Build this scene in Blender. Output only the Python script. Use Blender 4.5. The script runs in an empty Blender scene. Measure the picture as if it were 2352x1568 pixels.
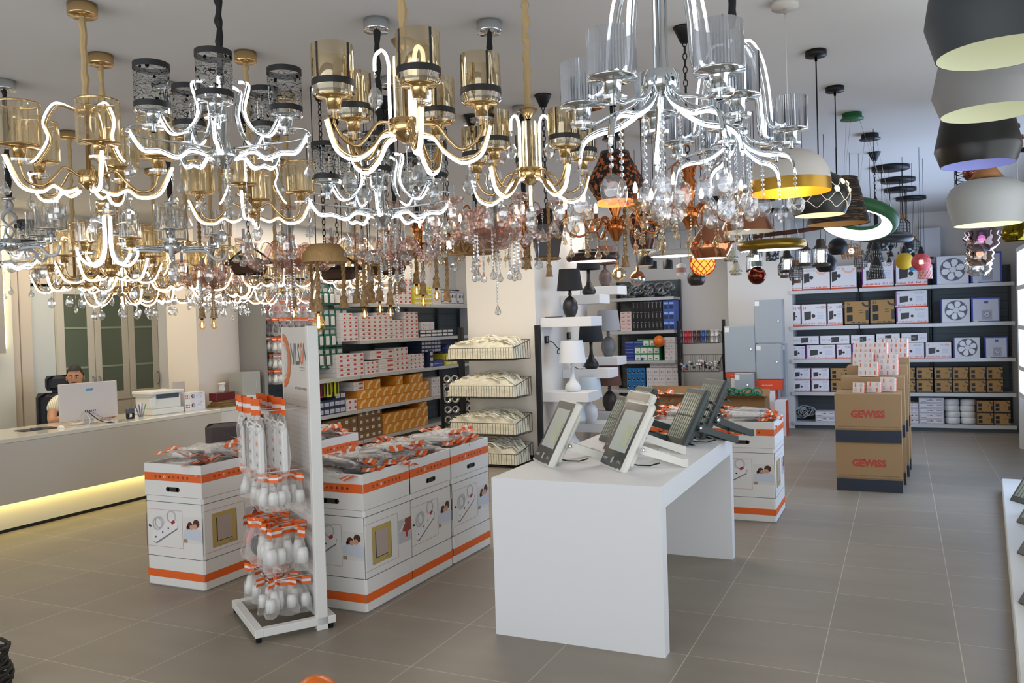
import bpy, math, random
from math import sin, cos, pi, radians, sqrt
from mathutils import Matrix, Vector
random.seed(7)
SC = bpy.context.scene
COL = SC.collection
# ------------------------------------------------------------------ camera
cam_d = bpy.data.cameras.new('camera'); cam = bpy.data.objects.new('camera', cam_d); COL.objects.link(cam)
cam_d.sensor_width = 36.0; cam_d.sensor_fit = 'HORIZONTAL'; cam_d.lens = 1910.06/2352*36
cam_d.clip_start = 0.05; cam_d.clip_end = 100
def cam_matrix(yaw, pitch, roll, h):
    f = Vector((-sin(yaw), cos(yaw), 0)); r = Vector((cos(yaw), sin(yaw), 0)); u = Vector((0,0,1))
    f2 = f*cos(pitch)-u*sin(pitch); u2 = f*sin(pitch)+u*cos(pitch)
    r3 = r*cos(roll)+u2*sin(roll); u3 = -r*sin(roll)+u2*cos(roll)
    M = Matrix.Identity(4)
    for i in range(3):
        M[i][0] = r3[i]; M[i][1] = u3[i]; M[i][2] = -f2[i]
    M[0][3] = 0; M[1][3] = 0; M[2][3] = h
    return M
cam.matrix_world = cam_matrix(.4388, .0194, -.0307, 1.6284)
SC.camera = cam
# ------------------------------------------------------------------ world, daylight, exposure
W = bpy.data.worlds.new('world'); SC.world = W; W.use_nodes = True
_bg = W.node_tree.nodes['Background']; _bg.inputs[0].default_value = (.80,.88,1,1); _bg.inputs[1].default_value = .4
SC.view_settings.view_transform = 'Standard'; SC.view_settings.look = 'None'
SC.view_settings.exposure = 0.0; SC.view_settings.gamma = 1; SC.view_settings.use_curve_mapping = False
cy = SC.cycles
cy.max_bounces = 7; cy.diffuse_bounces = 4; cy.glossy_bounces = 3; cy.transmission_bounces = 3
cy.transparent_max_bounces = 28; cy.sample_clamp_indirect = 3.0; cy.caustics_reflective = False; cy.caustics_refractive = False
def area(name, loc, rot, sx, sy, power, col, spread=180):
    l = bpy.data.lights.new(name, 'AREA'); l.shape = 'RECTANGLE'; l.size = sx; l.size_y = sy
    l.energy = power; l.color = col; l.spread = radians(spread)
    o = bpy.data.objects.new(name, l); COL.objects.link(o); o.location = loc; o.rotation_euler = rot
    return o
# daylight through the shop front behind the camera and the windows in the right-hand wall
area('shopfront_daylight', (-3.4, -1.9, 1.45), (radians(90), 0, 0), 9.5, 2.7, 185, (.93,.96,1.0))
area('window_daylight', (1.35, 9.3, 1.5), (radians(90), 0, radians(90)), 4.2, 1.8, 150, (.50,.68,1.0))
area('window_daylight', (1.42, 3.6, 1.7), (radians(90), 0, radians(90)), 3.6, 2.0, 45, (.86,.93,1.0))
# added warm fill lights below the ceiling, brightening counter, pillar and shelves
area('added_ceiling_fill', (-6.6, 9.8, 3.02), (0,0,0), 1.0, 4.5, 52, (1,.86,.68))
area('added_ceiling_fill', (-7.7, 5.3, 3.02), (0,0,0), 0.8, 2.6, 46, (1,.86,.66))
area('added_ceiling_fill', (-3.6, 7.4, 3.02), (0,0,0), 2.6, 1.6, 60, (1,.92,.82))
area('added_ceiling_fill', (-2.4, 10.8, 3.02), (0,0,0), 3.0, 1.6, 45, (1,.93,.86))
# ------------------------------------------------------------------ materials
MATS = {}
def lin(c): return tuple(((x/12.92) if x <= .04045 else ((x+.055)/1.055)**2.4) for x in c)
def hexc(h): return lin(tuple(int(h[i:i+2],16)/255 for i in (0,2,4)))
def mat(name, col=None, rough=.5, metal=0, emit=None, es=0, alpha=1, spec=.5, coat=0):
    if name in MATS: return MATS[name]
    m = bpy.data.materials.new(name); m.use_nodes = True; b = m.node_tree.nodes['Principled BSDF']
    c = hexc(col) if isinstance(col, str) else col
    b.inputs['Base Color'].default_value = (*c, 1); b.inputs['Roughness'].default_value = rough
    b.inputs['Metallic'].default_value = metal; b.inputs['Specular IOR Level'].default_value = spec
    b.inputs['Coat Weight'].default_value = coat
    if emit is not None:
        e = hexc(emit) if isinstance(emit, str) else emit
        b.inputs['Emission Color'].default_value = (*e, 1); b.inputs['Emission Strength'].default_value = es
    if alpha < 1: b.inputs['Alpha'].default_value = alpha
    MATS[name] = m; return m
def glassy(name, tint, gloss=.35, rough=.03, gtint=(1,1,1), facing=.5, noise=0):
    """thin glass or crystal: tinted see-through mixed with mirror reflection that grows towards the rim"""
    if name in MATS: return MATS[name]
    m = bpy.data.materials.new(name); m.use_nodes = True; n = m.node_tree.nodes; l = m.node_tree.links; n.clear()
    out = n.new('ShaderNodeOutputMaterial'); t = n.new('ShaderNodeBsdfTransparent'); g = n.new('ShaderNodeBsdfGlossy')
    mx = n.new('ShaderNodeMixShader'); lw = n.new('ShaderNodeLayerWeight'); mr = n.new('ShaderNodeMapRange')
    t.inputs[0].default_value = (*tint,1); g.inputs['Color'].default_value = (*gtint,1); g.inputs['Roughness'].default_value = rough
    lw.inputs[0].default_value = facing
    mr.inputs['To Min'].default_value = gloss*.5; mr.inputs['To Max'].default_value = min(1, gloss*2)
    l.new(lw.outputs['Facing'], mr.inputs['Value']); l.new(mr.outputs[0], mx.inputs[0])
    l.new(t.outputs[0], mx.inputs[1]); l.new(g.outputs[0], mx.inputs[2]); l.new(mx.outputs[0], out.inputs[0])
    MATS[name] = m; return m
def film(name):
    m = bpy.data.materials.new(name); m.use_nodes = True; n = m.node_tree.nodes; l = m.node_tree.links; b = n['Principled BSDF']
    b.inputs['Base Color'].default_value = (.93,.91,.88,1); b.inputs['Roughness'].default_value = .22
    lw = n.new('ShaderNodeLayerWeight'); mr = n.new('ShaderNodeMapRange'); lw.inputs[0].default_value = .4
    mr.inputs['To Min'].default_value = .08; mr.inputs['To Max'].default_value = .45
    l.new(lw.outputs['Facing'], mr.inputs['Value']); l.new(mr.outputs[0], b.inputs['Alpha']); MATS[name] = m; return m
def noisy(name, c1, c2, scale, rough=.5, detail=4, stretch=None, metal=0, bump=0, coord='Object', spec=.5, thr=None):
    """principled with a noise mix of two colours"""
    if name in MATS: return MATS[name]
    m = mat(name, c1, rough, metal, spec=spec); n = m.node_tree.nodes; l = m.node_tree.links; b = n['Principled BSDF']
    tc = n.new('ShaderNodeTexCoord'); mp = n.new('ShaderNodeMapping'); nz = n.new('ShaderNodeTexNoise'); cr = n.new('ShaderNodeValToRGB')
    if stretch: mp.inputs['Scale'].default_value = stretch
    nz.inputs['Scale'].default_value = scale; nz.inputs['Detail'].default_value = detail
    l.new(tc.outputs[coord], mp.inputs[0]); l.new(mp.outputs[0], nz.inputs['Vector']); l.new(nz.outputs[0], cr.inputs[0])
    a, bb = thr or (.35, .65)
    cr.color_ramp.elements[0].position = a; cr.color_ramp.elements[1].position = bb
    cr.color_ramp.elements[0].color = (*hexc(c1),1); cr.color_ramp.elements[1].color = (*hexc(c2),1)
    l.new(cr.outputs[0], b.inputs['Base Color'])
    if bump:
        bp = n.new('ShaderNodeBump'); bp.inputs['Strength'].default_value = bump; l.new(nz.outputs[0], bp.inputs['Height']); l.new(bp.outputs[0], b.inputs['Normal'])
    return m
def M_floor():
    m = mat('floor_tile', '8a8478', .42); n = m.node_tree.nodes; l = m.node_tree.links; b = n['Principled BSDF']
    tc = n.new('ShaderNodeTexCoord'); mp = n.new('ShaderNodeMapping'); mp.inputs['Location'].default_value = (3.99, -3.405+.6*6, 0)
    mp.inputs['Scale'].default_value = (1/.6, 1/.6, 1)
    mp.vector_type = 'POINT'; mp.inputs['Location'].default_value = (3.975/.6, -3.375/.6, 0)
    br = n.new('ShaderNodeTexBrick'); br.offset = 0; br.inputs['Scale'].default_value = 1
    br.inputs['Brick Width'].default_value = 1; br.inputs['Row Height'].default_value = 1
    br.inputs['Mortar Size'].default_value = .0042; br.inputs['Mortar Smooth'].default_value = .2
    br.inputs['Color1'].default_value = (*hexc('877e70'),1); br.inputs['Color2'].default_value = (*hexc('8c8375'),1)
    br.inputs['Mortar'].default_value = (*hexc('b5ad9c'),1)
    l.new(tc.outputs['Object'], mp.inputs[0]); l.new(mp.outputs[0], br.inputs['Vector'])
    nz = n.new('ShaderNodeTexNoise'); nz.inputs['Scale'].default_value = 1.6; nz.inputs['Detail'].default_value = 7
    mp2 = n.new('ShaderNodeMapping'); mp2.inputs['Scale'].default_value = (1, 3.5, 1); l.new(tc.outputs['Object'], mp2.inputs[0]); l.new(mp2.outputs[0], nz.inputs['Vector'])
    mr = n.new('ShaderNodeMapRange'); mr.inputs['To Min'].default_value = .84; mr.inputs['To Max'].default_value = 1.14; l.new(nz.outputs[0], mr.inputs['Value'])
    mx = n.new('ShaderNodeMix'); mx.data_type = 'RGBA'; mx.blend_type = 'MULTIPLY'; mx.inputs[0].default_value = 1
    l.new(br.outputs['Color'], mx.inputs[6]); l.new(mr.outputs[0], mx.inputs[7]); l.new(mx.outputs[2], b.inputs['Base Color'])
    return m
WHITE = mat('white_lacquer', 'e4e4e2', .35); CARD = mat('white_card', 'dedcd7', .55); PAPER = mat('paper_white', 'e8e6e2', .6)
ORANGE = mat('orange_print', 'e8661e', .5); BLACKP = mat('black_print', '1c1c1e', .5); REDP = mat('red_print', 'c2332c', .5)
WALLM = mat('wall_paint', 'dad8d4', .8); CEILM = mat('ceiling_paint', 'dcdad8', .9)
GREY = mat('grey_metal', '6e7377', .45, .2); DGREY = mat('dark_grey_metal', '3c4246', .5, .2); SHELF = mat('shelf_grey', 'b4b8ba', .4, .1)
PERF = mat('slatted_steel', '5b6468', .5, .3); BLACK = mat('black_metal', '15161a', .45, .3); KRAFT = mat('kraft_card', 'a3835a', .7)
NAVY = mat('navy_print', '262d3a', .6); PLASTW = mat('white_plastic', 'e2e3e0', .3); PLASTG = mat('dark_grey_plastic', '474d50', .45)
GOLD = mat('gold_metal', 'd6b683', .17, 1); CHROME = mat('chrome_metal', 'd2d8dc', .08, 1); COPPER = mat('copper_metal', 'c07642', .22, 1)
LED = mat('led_strip', 'ffffff', .5, emit=(1,.95,.86), es=4); LEDC = mat('led_strip_cool', 'ffffff', .5, emit=(.93,.97,1), es=4)
LEDSOFT = mat('frosted_diffuser', 'f4f4f0', .5, emit=(1,.98,.94), es=1.6); BULB = mat('lit_bulb', 'ffffff', .4, emit=(1,.80,.5), es=5); BULBW = mat('lit_bulb_white', 'ffffff', .4, emit=(1,.93,.82), es=7)
LEDWARM = mat('led_profile_warm', 'fff0b0', .5, emit=(1,.86,.36), es=5)
CRYSTAL = glassy('crystal', (.90,.92,.93), .42, .02); CRYSTAL_G = glassy('amber_crystal', (.93,.86,.72), .42, .03, (1,.92,.78)); CRYSTAL_P = glassy('rose_glass', (.95,.85,.81), .22, .06, (1,.88,.84))
FACET = glassy('faceted_crystal', (.95,.96,.98), .25, .0)
CLEAR = glassy('clear_glass', (.93,.95,.95), .16, .02); AMBERG = glassy('amber_mirror_glass', (.66,.58,.44), .42, .03, (1,.86,.6)); SILVERG = glassy('silver_ribbed_glass', (.40,.42,.45), .88, .10, (.92,.95,1))
SMOKEG = glassy('smoked_glass', (.30,.26,.22), .3, .03); BAG = film('plastic_bag'); GOLDG = glassy('golden_crystal_panel', (.95,.90,.78), .30, .06, (1,.92,.76))
# ------------------------------------------------------------------ mesh builder
_txt = {}
for _n,_c,_r in (('carton_white','dcd9dc',.6),('print_grey','9a9aa0',.6),('carton_yellow','d9d04a',.6),('print_green','3f8f5a',.6),('carton_navy','273450',.5),('label_pale','b9bfd0',.6),('carton_amber','d98f2e',.5),('print_silver','b8b8bc',.5),('print_sky','9fb6e6',.6),('print_blue','4a5f9c',.6),
    ('side_box_orange','d8481f',.5),('purple_print','6d2a78',.5),('kraft_light','a98552',.7),('screen_dark','2a2e33',.3),('navy_dark','1d2530',.6),('blue_card','3d58c0',.45),('pale_print','cfd6ea',.5),('pink_foam','d9765c',.6)): mat(_n,_c,_r)
def text_mesh(s, bold=0):
    if s[0] in '*~': bold = .05 if s[0]=='*' else .015; s = s[1:]
    if (s,bold) in _txt: return _txt[(s,bold)]
    c = bpy.data.curves.new('lettering', 'FONT'); c.body = s; c.size = 1; c.resolution_u = 2; c.offset = bold
    o = bpy.data.objects.new('lettering', c); COL.objects.link(o)
    dg = bpy.context.evaluated_depsgraph_get(); me = o.evaluated_get(dg).to_mesh()
    vs = [tuple(v.co) for v in me.vertices]; fs = [tuple(p.vertices) for p in me.polygons]
    o.evaluated_get(dg).to_mesh_clear(); bpy.data.objects.remove(o); bpy.data.curves.remove(c)
    x0 = min(v[0] for v in vs); x1 = max(v[0] for v in vs); y0 = min(v[1] for v in vs); y1 = max(v[1] for v in vs)
    vs = [((v[0]-x0)/(x1-x0), (v[1]-y0)/(y1-y0)) for v in vs]
    _txt[(s,bold)] = (vs, fs, (x1-x0)/(y1-y0)); return _txt[(s,bold)]
I4 = Matrix.Identity(4)
def T(x=0,y=0,z=0): return Matrix.Translation((x,y,z))
def R(a, ax='Z'): return Matrix.Rotation(a, 4, ax)
def S(x,y=None,z=None):
    y = x if y is None else y; z = x if z is None else z
    return Matrix.Diagonal((x,y,z,1))
class MB:
    def __init__(s): s.v=[]; s.f=[]; s.m=[]; s.sm=[]; s.mats=[]; s.M=I4
    def add(s, vs, fs, m, smooth=False, M=None):
        if m not in s.mats: s.mats.append(m)
        k = s.mats.index(m); o = len(s.v); A = s.M if M is None else s.M @ M
        s.v += [tuple(A @ Vector(v)) for v in vs]
        for f in fs: s.f.append(tuple(i+o for i in f)); s.m.append(k); s.sm.append(smooth)
        return s
    def box(s, x0,x1,y0,y1,z0,z1, m, b=0, M=None):
        if not b:
            vs = [(x,y,z) for z in (z0,z1) for y in (y0,y1) for x in (x0,x1)]
            return s.add(vs, [(0,2,3,1),(4,5,7,6),(0,1,5,4),(2,6,7,3),(0,4,6,2),(1,3,7,5)], m, False, M)
        vs = []
        def ring(z, i):
            X0,X1,Y0,Y1 = x0+i,x1-i,y0+i,y1-i; c = b if i < b else b*.6
            return [(X0+c,Y0,z),(X1-c,Y0,z),(X1,Y0+c,z),(X1,Y1-c,z),(X1-c,Y1,z),(X0+c,Y1,z),(X0,Y1-c,z),(X0,Y0+c,z)]
        vs = ring(z0,b*.7)+ring(z0+b*.7,0)+ring(z1-b*.7,0)+ring(z1,b*.7)
        fs = [tuple(range(7,-1,-1)), tuple(range(24,32))]
        for k in range(3):
            for i in range(8): j=(i+1)%8; fs.append((k*8+i,k*8+j,k*8+8+j,k*8+8+i))
        return s.add(vs, fs, m, False, M)
    def lathe(s, prof, m, n=20, M=None, smooth=True, cap=False, a0=0, wob=None):
        vs=[]; fs=[]
        for r,z in prof:
            for i in range(n):
                a=a0+2*pi*i/n; rr = r*(wob(i,a) if wob else 1); vs.append((rr*cos(a), rr*sin(a), z))
        for k in range(len(prof)-1):
            for i in range(n): j=(i+1)%n; fs.append((k*n+i,k*n+j,(k+1)*n+j,(k+1)*n+i))
        if cap: fs.append(tuple(range(n-1,-1,-1))); fs.append(tuple(range((len(prof)-1)*n, len(prof)*n)))
        return s.add(vs, fs, m, smooth, M)
    def cyl(s, x,y,z0,z1,r, m, n=16, r2=None, M=None, smooth=True):
        return s.lathe([(1e-4,z0),(r,z0),(r,z0),(r2 or r,z1),(r2 or r,z1),(1e-4,z1)], m, n, (M or I4)@T(x,y,0), smooth)
    def tube(s, path, r, m, n=6, M=None, closed=False, rx=None, smooth=True, up=None):
        P=[Vector(p) for p in path]; N=len(P); vs=[]; fs=[]; prev=None
        for i,p in enumerate(P):
            a = P[(i-1)%N] if (closed or i>0) else p; b = P[(i+1)%N] if (closed or i<N-1) else p
            t=(b-a); t = t.normalized() if t.length>1e-9 else Vector((0,0,1))
            if up is not None: u = Vector(up)
            elif prev is None: u = Vector((0,0,1)) if abs(t.z)<.9 else Vector((1,0,0))
            else: u = prev
            sd = t.cross(u)
            if sd.length<1e-6: sd = t.cross(Vector((1,0,.3)))
            sd.normalize(); u = sd.cross(t).normalized(); prev=u
            rr = r[i] if isinstance(r,(list,tuple)) else r; rs = rr if rx is None else rx
            for k in range(n):
                an=2*pi*(k+.5)/n; vs.append(p+sd*(cos(an)*rs)+u*(sin(an)*rr))
        for i in range(N if closed else N-1):
            j=(i+1)%N
            for k in range(n): l=(k+1)%n; fs.append((i*n+k,i*n+l,j*n+l,j*n+k))
        if not closed: fs.append(tuple(range(n-1,-1,-1))); fs.append(tuple(range((N-1)*n,N*n)))
        return s.add(vs, fs, m, smooth, M)
    def sphere(s, c, r, m, n=12, k=8, sc=(1,1,1), M=None, smooth=True, z0=-1, z1=1, wob=None):
        a0 = math.asin(z0); a1 = math.asin(z1); pr=[]
        for i in range(k+1):
            a=a0+(a1-a0)*i/k; pr.append((max(r*cos(a),1e-4), r*sin(a)))
        return s.lathe(pr, m, n, (M or I4)@T(*c)@S(*sc), smooth, wob=wob)
    def quad(s, a,b,c,d, m, M=None): return s.add([a,b,c,d],[(0,1,2,3)], m, False, M)
    def prism(s, pts, y0, y1, m, M=None):
        """outline in x,z extruded from y0 (front) to y1"""
        n=len(pts); vs=[(x,y0,z) for x,z in pts]+[(x,y1,z) for x,z in pts]
        fs=[tuple(range(n)), tuple(range(2*n-1,n-1,-1))]+[(i,n+i,n+(i+1)%n,(i+1)%n) for i in range(n)]
        return s.add(vs, fs, m, False, M)
    def text(s, t, x, z, h, m, y=-.0008, w=None, M=None, cx=False):
        """lettering on a face that looks towards -Y, lower left corner x,z (cx: centred)"""
        vs,fs,asp = text_mesh(t); w = w or h*asp*.9
        if cx: x -= w/2
        return s.add([(x+a*w, y, z+b*h) for a,b in vs], fs, m, False, M)
    def rect(s, x0,x1,z0,z1, m, y=-.0005, M=None): return s.add([(x0,y,z0),(x1,y,z0),(x1,y,z1),(x0,y,z1)],[(0,1,2,3)], m, False, M)
    def disc(s, cx, cz, r, m, y=-.0006, n=14, sz=1, M=None): return s.add([(cx+r*cos(2*pi*i/n),y,cz+r*sz*sin(2*pi*i/n)) for i in range(n)],[tuple(range(n))], m, False, M)
    def ring(s, cx, cz, r0, r1, m, y=-.0006, n=20, a0=0, a1=2*pi, M=None):
        vs=[]; fs=[]; full = abs(a1-a0-2*pi)<1e-6; N = n if full else n+1
        for i in range(N):
            a=a0+(a1-a0)*i/n; vs += [(cx+r0*cos(a),y,cz+r0*sin(a)),(cx+r1*cos(a),y,cz+r1*sin(a))]
        for i in range(n): j=(i+1)%N; fs.append((2*i,2*i+1,2*j+1,2*j))
        return s.add(vs, fs, m, False, M)
    def frame(s, x0,x1,z0,z1,t, m, y=-.0006):
        s.rect(x0,x1,z0,z0+t,m,y); s.rect(x0,x1,z1-t,z1,m,y); s.rect(x0,x0+t,z0+t,z1-t,m,y); s.rect(x1-t,x1,z0+t,z1-t,m,y); return s
    def mesh(s, name):
        me = bpy.data.meshes.new(name); me.from_pydata(s.v, [], s.f)
        for m in s.mats: me.materials.append(m)
        me.polygons.foreach_set('material_index', s.m); me.polygons.foreach_set('use_smooth', s.sm); me.update()
        return me
    def build(s, name, parent=None, loc=None, **tags): return link(s.mesh(name), name, parent, loc, **tags)
CHILD = {}
def link(me, name, parent=None, loc=None, rz=None, label=None, cat=None, group=None, kind=None):
    o = bpy.data.objects.new(name, me); COL.objects.link(o)
    if parent is not None: o.parent = parent; CHILD.setdefault(parent.name, []).append(o)
    if loc is not None: o.location = loc
    if rz is not None: o.rotation_euler = (0,0,rz)
    tag(o, label, cat, group, kind); return o
def tag(o, label=None, cat=None, group=None, kind=None):
    if label:
        o['label'] = label
        if not 4 <= len(label.split()) <= 16: print('BADLABEL', len(label.split()), label)
    if cat: o['category'] = cat
    if group: o['group'] = group
    if kind: o['kind'] = kind
    return o
def thing(name, label, cat, loc=(0,0,0), rz=0, group=None):
    return link(None, name, None, loc, rz, label, cat, group)
def clone(root, loc=None, rz=None, label=None, group=None, parent=None, scale=None, rot=None):
    c = root.copy(); COL.objects.link(c)
    if parent is not None: c.parent = parent; CHILD.setdefault(parent.name, []).append(c)
    if loc is not None: c.location = loc
    if rz is not None: c.rotation_euler = (0,0,rz)
    if rot is not None: c.rotation_euler = rot
    if scale is not None: c.scale = scale if hasattr(scale,'__len__') else (scale,)*3
    if label: c['label'] = label
    if group: c['group'] = group
    for k in CHILD.get(root.name, []): clone(k, parent=c)
    return c
ORD = ['first','second','third','fourth','fifth','sixth','seventh','eighth','ninth','tenth','eleventh','twelfth','thirteenth','fourteenth','fifteenth','sixteenth','seventeenth','eighteenth','nineteenth','twentieth']
def struct(mb, name): return mb.build(name, kind='structure')
# ================================================================== the room
mb=MB(); mb.box(-9.2,2.6,-2.2,13.6,-.12,0, M_floor()); struct(mb,'floor')
mb=MB(); mb.box(-9.2,2.6,-2.2,13.6,3.05,3.2, CEILM); struct(mb,'ceiling')
mb=MB(); mb.box(-9.2,2.6,13.25,13.45,0,3.05, WALLM); struct(mb,'wall_back')
mb=MB(); mb.box(-2.36,-1.44,12.72,13.25,0,3.05, WALLM); struct(mb,'pillar_back')
mb=MB(); mb.box(1.52,1.7,-2.2,13.25,0,3.05, WALLM); struct(mb,'wall_right')
mb=MB(); mb.box(1.50,1.52,12.0,13.25,0,.14, mat('plinth_grey','6a6a68',.5)); struct(mb,'baseboard_right')
mb=MB(); mb.box(-9.2,-7.30,7.72,13.25,0,3.05, WALLM); struct(mb,'wall_left')
mb=MB(); mb.box(-7.72,-7.26,7.04,7.72,0,3.05, mat('warm_wall_paint','e0d6ca',.75)); struct(mb,'pillar_left')
mb=MB(); mb.box(-9.2,-9.05,-2.2,7.72,0,3.05, mat('office_wall','c9bfb0',.8)); struct(mb,'wall_office')
mb=MB(); mb.box(-9.2,-9.05,-2.2,7.72,0,.1, WHITE); 
# main white pillar in the middle with the basket rack in front
mb=MB(); mb.box(-4.87,-3.95,9.1,10.9,0,3.05, mat('pillar_paint','e4ded4',.8)); struct(mb,'pillar_middle')
# office: flush door panels left of the cabinet
mb=MB(); mb.box(-9.05,-8.66,6.02,6.31,0,2.22, mat('satin_door','c6cbc9',.25)); struct(mb,'door_1')
mb=MB(); mb.box(-9.05,-8.62,5.755,6.015,0,3.05, mat('beige_panel','cabfb0',.5)); mb.box(-8.622,-8.615,5.87,5.88,0,3.0, mat('seam','8d8478',.6)); struct(mb,'trim_1')
mb=MB(); mb.box(-9.05,-8.55,4.2,5.75,0,3.05, mat('light_panel','cfd0c8',.5)); struct(mb,'trim_2')
mb=MB(); mb.box(-9.05,-8.62,6.02,7.72,2.25,3.05, mat('beige_panel')); struct(mb,'trim_3')
t=thing('wall_panel','grey wall panel with a warm yellow light strip glowing behind its edge','panel',(-8.50,5.17,1.50))
MB().box(0,.05,-.5,.43,0,1.4, mat('panel_grey','9a9690',.5)).build('board',t)
MB().box(-.03,.0,.40,.475,.05,1.35, LEDWARM).build('light_strip',t)
# right wall: white display niches with lit daylight-coloured backs
t=thing('display_niche','tall white niche frame with cool glowing panels beside the steel shelving','display frame',(1.36,10.2,0))
fr=MB(); 
for z in (.62,.93,1.40,1.86,2.3): fr.box(-.13,.22,-1.7,1.1,z,z+.05, WHITE)
fr.box(-.13,.22,-1.78,-1.7,0,2.35, WHITE); fr.box(-.13,.22,1.1,1.2,0,2.35, WHITE); fr.build('frame',t)
GL=mat('lit_niche_panel','dff3f5',.4,emit=(.70,.93,1),es=.7)
for z in (.67,.98,1.45,1.91): MB().box(.2,.24,-1.7,1.1,z,z+.36, GL).build('light_panel',t)
# ================================================================== counter
t=thing('reception_counter','long glossy off-white counter with warm light glowing under its overhang','counter',(-6.8,6.9,0))
cm=mat('counter_gloss','cbc5bb',.12,coat=.5)
CT=mat('counter_top_gloss','d6d2c4',.08)
b=MB(); b.box(-.78,0,-3.6,0,.77,.81, CT, .006); b.build('worktop',t)
b=MB(); b.box(-.05,-.002,-3.6,0,.26,.769, mat('counter_front','c2bbae',.3)); b.build('front_panel',t)
b=MB(); b.box(-.16,-.12,-3.6,-.02,.03,.40, mat('plinth_cream','d8d2c0',.5)); b.box(-.15,-.125,-3.6,-.02,0,.03,BLACK); b.build('plinth',t)
b=MB(); b.box(-.085,-.056,-3.55,-.05,.275,.285, mat('led_hidden_warm','fff0b0',.5,emit=(1,.84,.34),es=15)); b.build('light_strip',t)
b=MB(); b.box(-.76,-.06,-.04,0,0,.77, mat('counter_front')); b.build('end_panel',t)
# ================================================================== tall cabinet
t=thing('glass_cabinet','tall light grey cabinet with dark green glass doors behind the counter','cabinet',(-8.62,6.315,0))
CG=mat('cabinet_grey','c6c1b4',.4); 
b=MB(); b.box(-.42,-.02,0,1.40,0,2.24, CG); b.build('body',t)
dg=mat('green_glass','5a6557',.15,spec=.6)
for i in range(3):
    y0=.005+i*.475; w=.465 if i<2 else .44
    d=MB(); 
    d.box(-.02,0,y0,y0+w,.88,.98,CG); d.box(-.02,0,y0,y0+w,2.14,2.22,CG); d.box(-.02,0,y0,y0+.085,.98,2.14,CG); d.box(-.02,0,y0+w-.085,y0+w,.98,2.14,CG)
    dd=d.build('door',t)
    MB().box(-.015,-.008,y0+.085,y0+w-.085,.98,2.14,dg).build('glass_pane',dd)
    for z in (1.28,1.74): MB().box(-.012,-.004,y0+.085,y0+w-.085,z,z+.022,mat('shelf_edge','8e9a84',.5)).build('shelf_edge',dd)
    hy = y0+w-.04 if i==0 else y0+.03 if i==1 else y0+w-.03
    MB().tube([(.0,hy,1.02),(.035,hy,1.04),(.035,hy,1.16),(.0,hy,1.18)],.007,GREY).build('handle',dd)
    b=MB(); b.box(-.02,0,y0,y0+w,.08,.86,CG); b.build('lower_door',t)
# ================================================================== white display table
t=thing('display_table','thick white display table with slab ends carrying the floodlights','table',(-1.52,4.83,0))
TW=mat('table_white','e6e8ea',.45)
MB().prism([(-.93,0),(-.845,0),(-.845,.715),(.845,.715),(.845,0),(.93,0),(.93,.83),(-.93,.83)],-.455,.455,TW,M=R(pi/2)).build('table_body',t)
# ================================================================== pale step at the right with floodlights
t=thing('display_plinth','low white display plinth running along the right-hand edge of the aisle','plinth',(.62,6.2,0),radians(-4.6))
MB().box(-.03,.42,-4.4,2.4,0,.12,mat('plinth_white','cfcdc6',.5),.01).build('plinth_body',t)
# ================================================================== armchair
t=thing('armchair','low dark brown-grey tub armchair behind the front left carton bin','armchair',(-5.62,6.05,0),radians(-37))
AC=noisy('armchair_fabric','4b4344','544b4c',60,.8,bump=.05)
MB().box(-.36,.36,-.34,.34,.20,.42,AC,.05).build('seat',t)
MB().box(-.22,.44,.28,.42,.30,.99,AC,.07,M=T(0,0,0)@R(radians(0),'X')).build('backrest',t)
MB().box(-.46,-.34,-.34,.36,.20,.76,AC,.05).build('armrest',t)
MB().box(.34,.46,-.34,.36,.20,.66,AC,.05).build('armrest',t)
for x in (-.36,.36):
    for y in (-.3,.3): MB().cyl(x,y,0,.2,.018,BLACK,8).build('leg',t)
# ================================================================== steel shelving
ZS=[.10,.53,1.0,1.48,2.0]
def gondola_bay(name, label, w, loc, rz, zs=ZS, shelves=None, top=2.25, group=None, d=.5, back=True):
    """bay facing -Y, front left corner of the base at loc"""
    t=thing(name,label,'shelving unit',loc,rz,group)
    b=MB(); b.box(0,w,d-.02,d,.0,top,PERF)
    n=int(top/.11)
    for i in range(1,n): b.box(.035,w-.035,d-.024,d-.02,i*.11,i*.11+.006,DGREY)
    b.build('back_panel',t)
    for x in (0,w-.03):
        b=MB(); b.box(x,x+.03,d-.07,d-.024,0,top,DGREY)
        for i in range(int(top/.05)): b.box(x+.010,x+.020,d-.0715,d-.07,i*.05+.012,i*.05+.036,BLACKP)
        b.build('upright',t)
    b=MB(); b.box(.005,w-.005,.03,d-.03,0,.075,mat('kickplate','4a5258',.45,.2)); b.build('kick_plate',t)
    for k,z in enumerate(zs):
        if shelves is not None and k not in shelves: continue
        b=MB(); b.box(.004,w-.004,.0,d-.075,z-.045,z-.003,SHELF); b.box(.004,w-.004,-.004,.004,z-.047,z+.002,mat('shelf_lip','c4c8ca',.3,.15))
        b.build('shelf',t)
    return t
XB=[-1.48,-.54,.38]
for i,x in enumerate(XB):
    lab=['grey steel shelving bay of orange and white switch cartons beside the grey enclosures','grey steel shelving bay behind the stacked brown cartons, middle of the back wall','grey steel shelving bay holding the white ventilation fans by the right wall'][i]
    gondola_bay('shelving_bay',lab,.93 if i<2 else .97,(x,12.70,0),0,group='steel shelving bays on the back wall')
gondola_bay('shelving_bay','narrow grey shelving bay with black boxes and rope bags beside the lamp ledges',1.06,(-4.24,12.70,0),0,zs=[.1,.55,1.01,1.48,2.0],top=2.28,group='steel shelving bays on the back wall')
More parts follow.
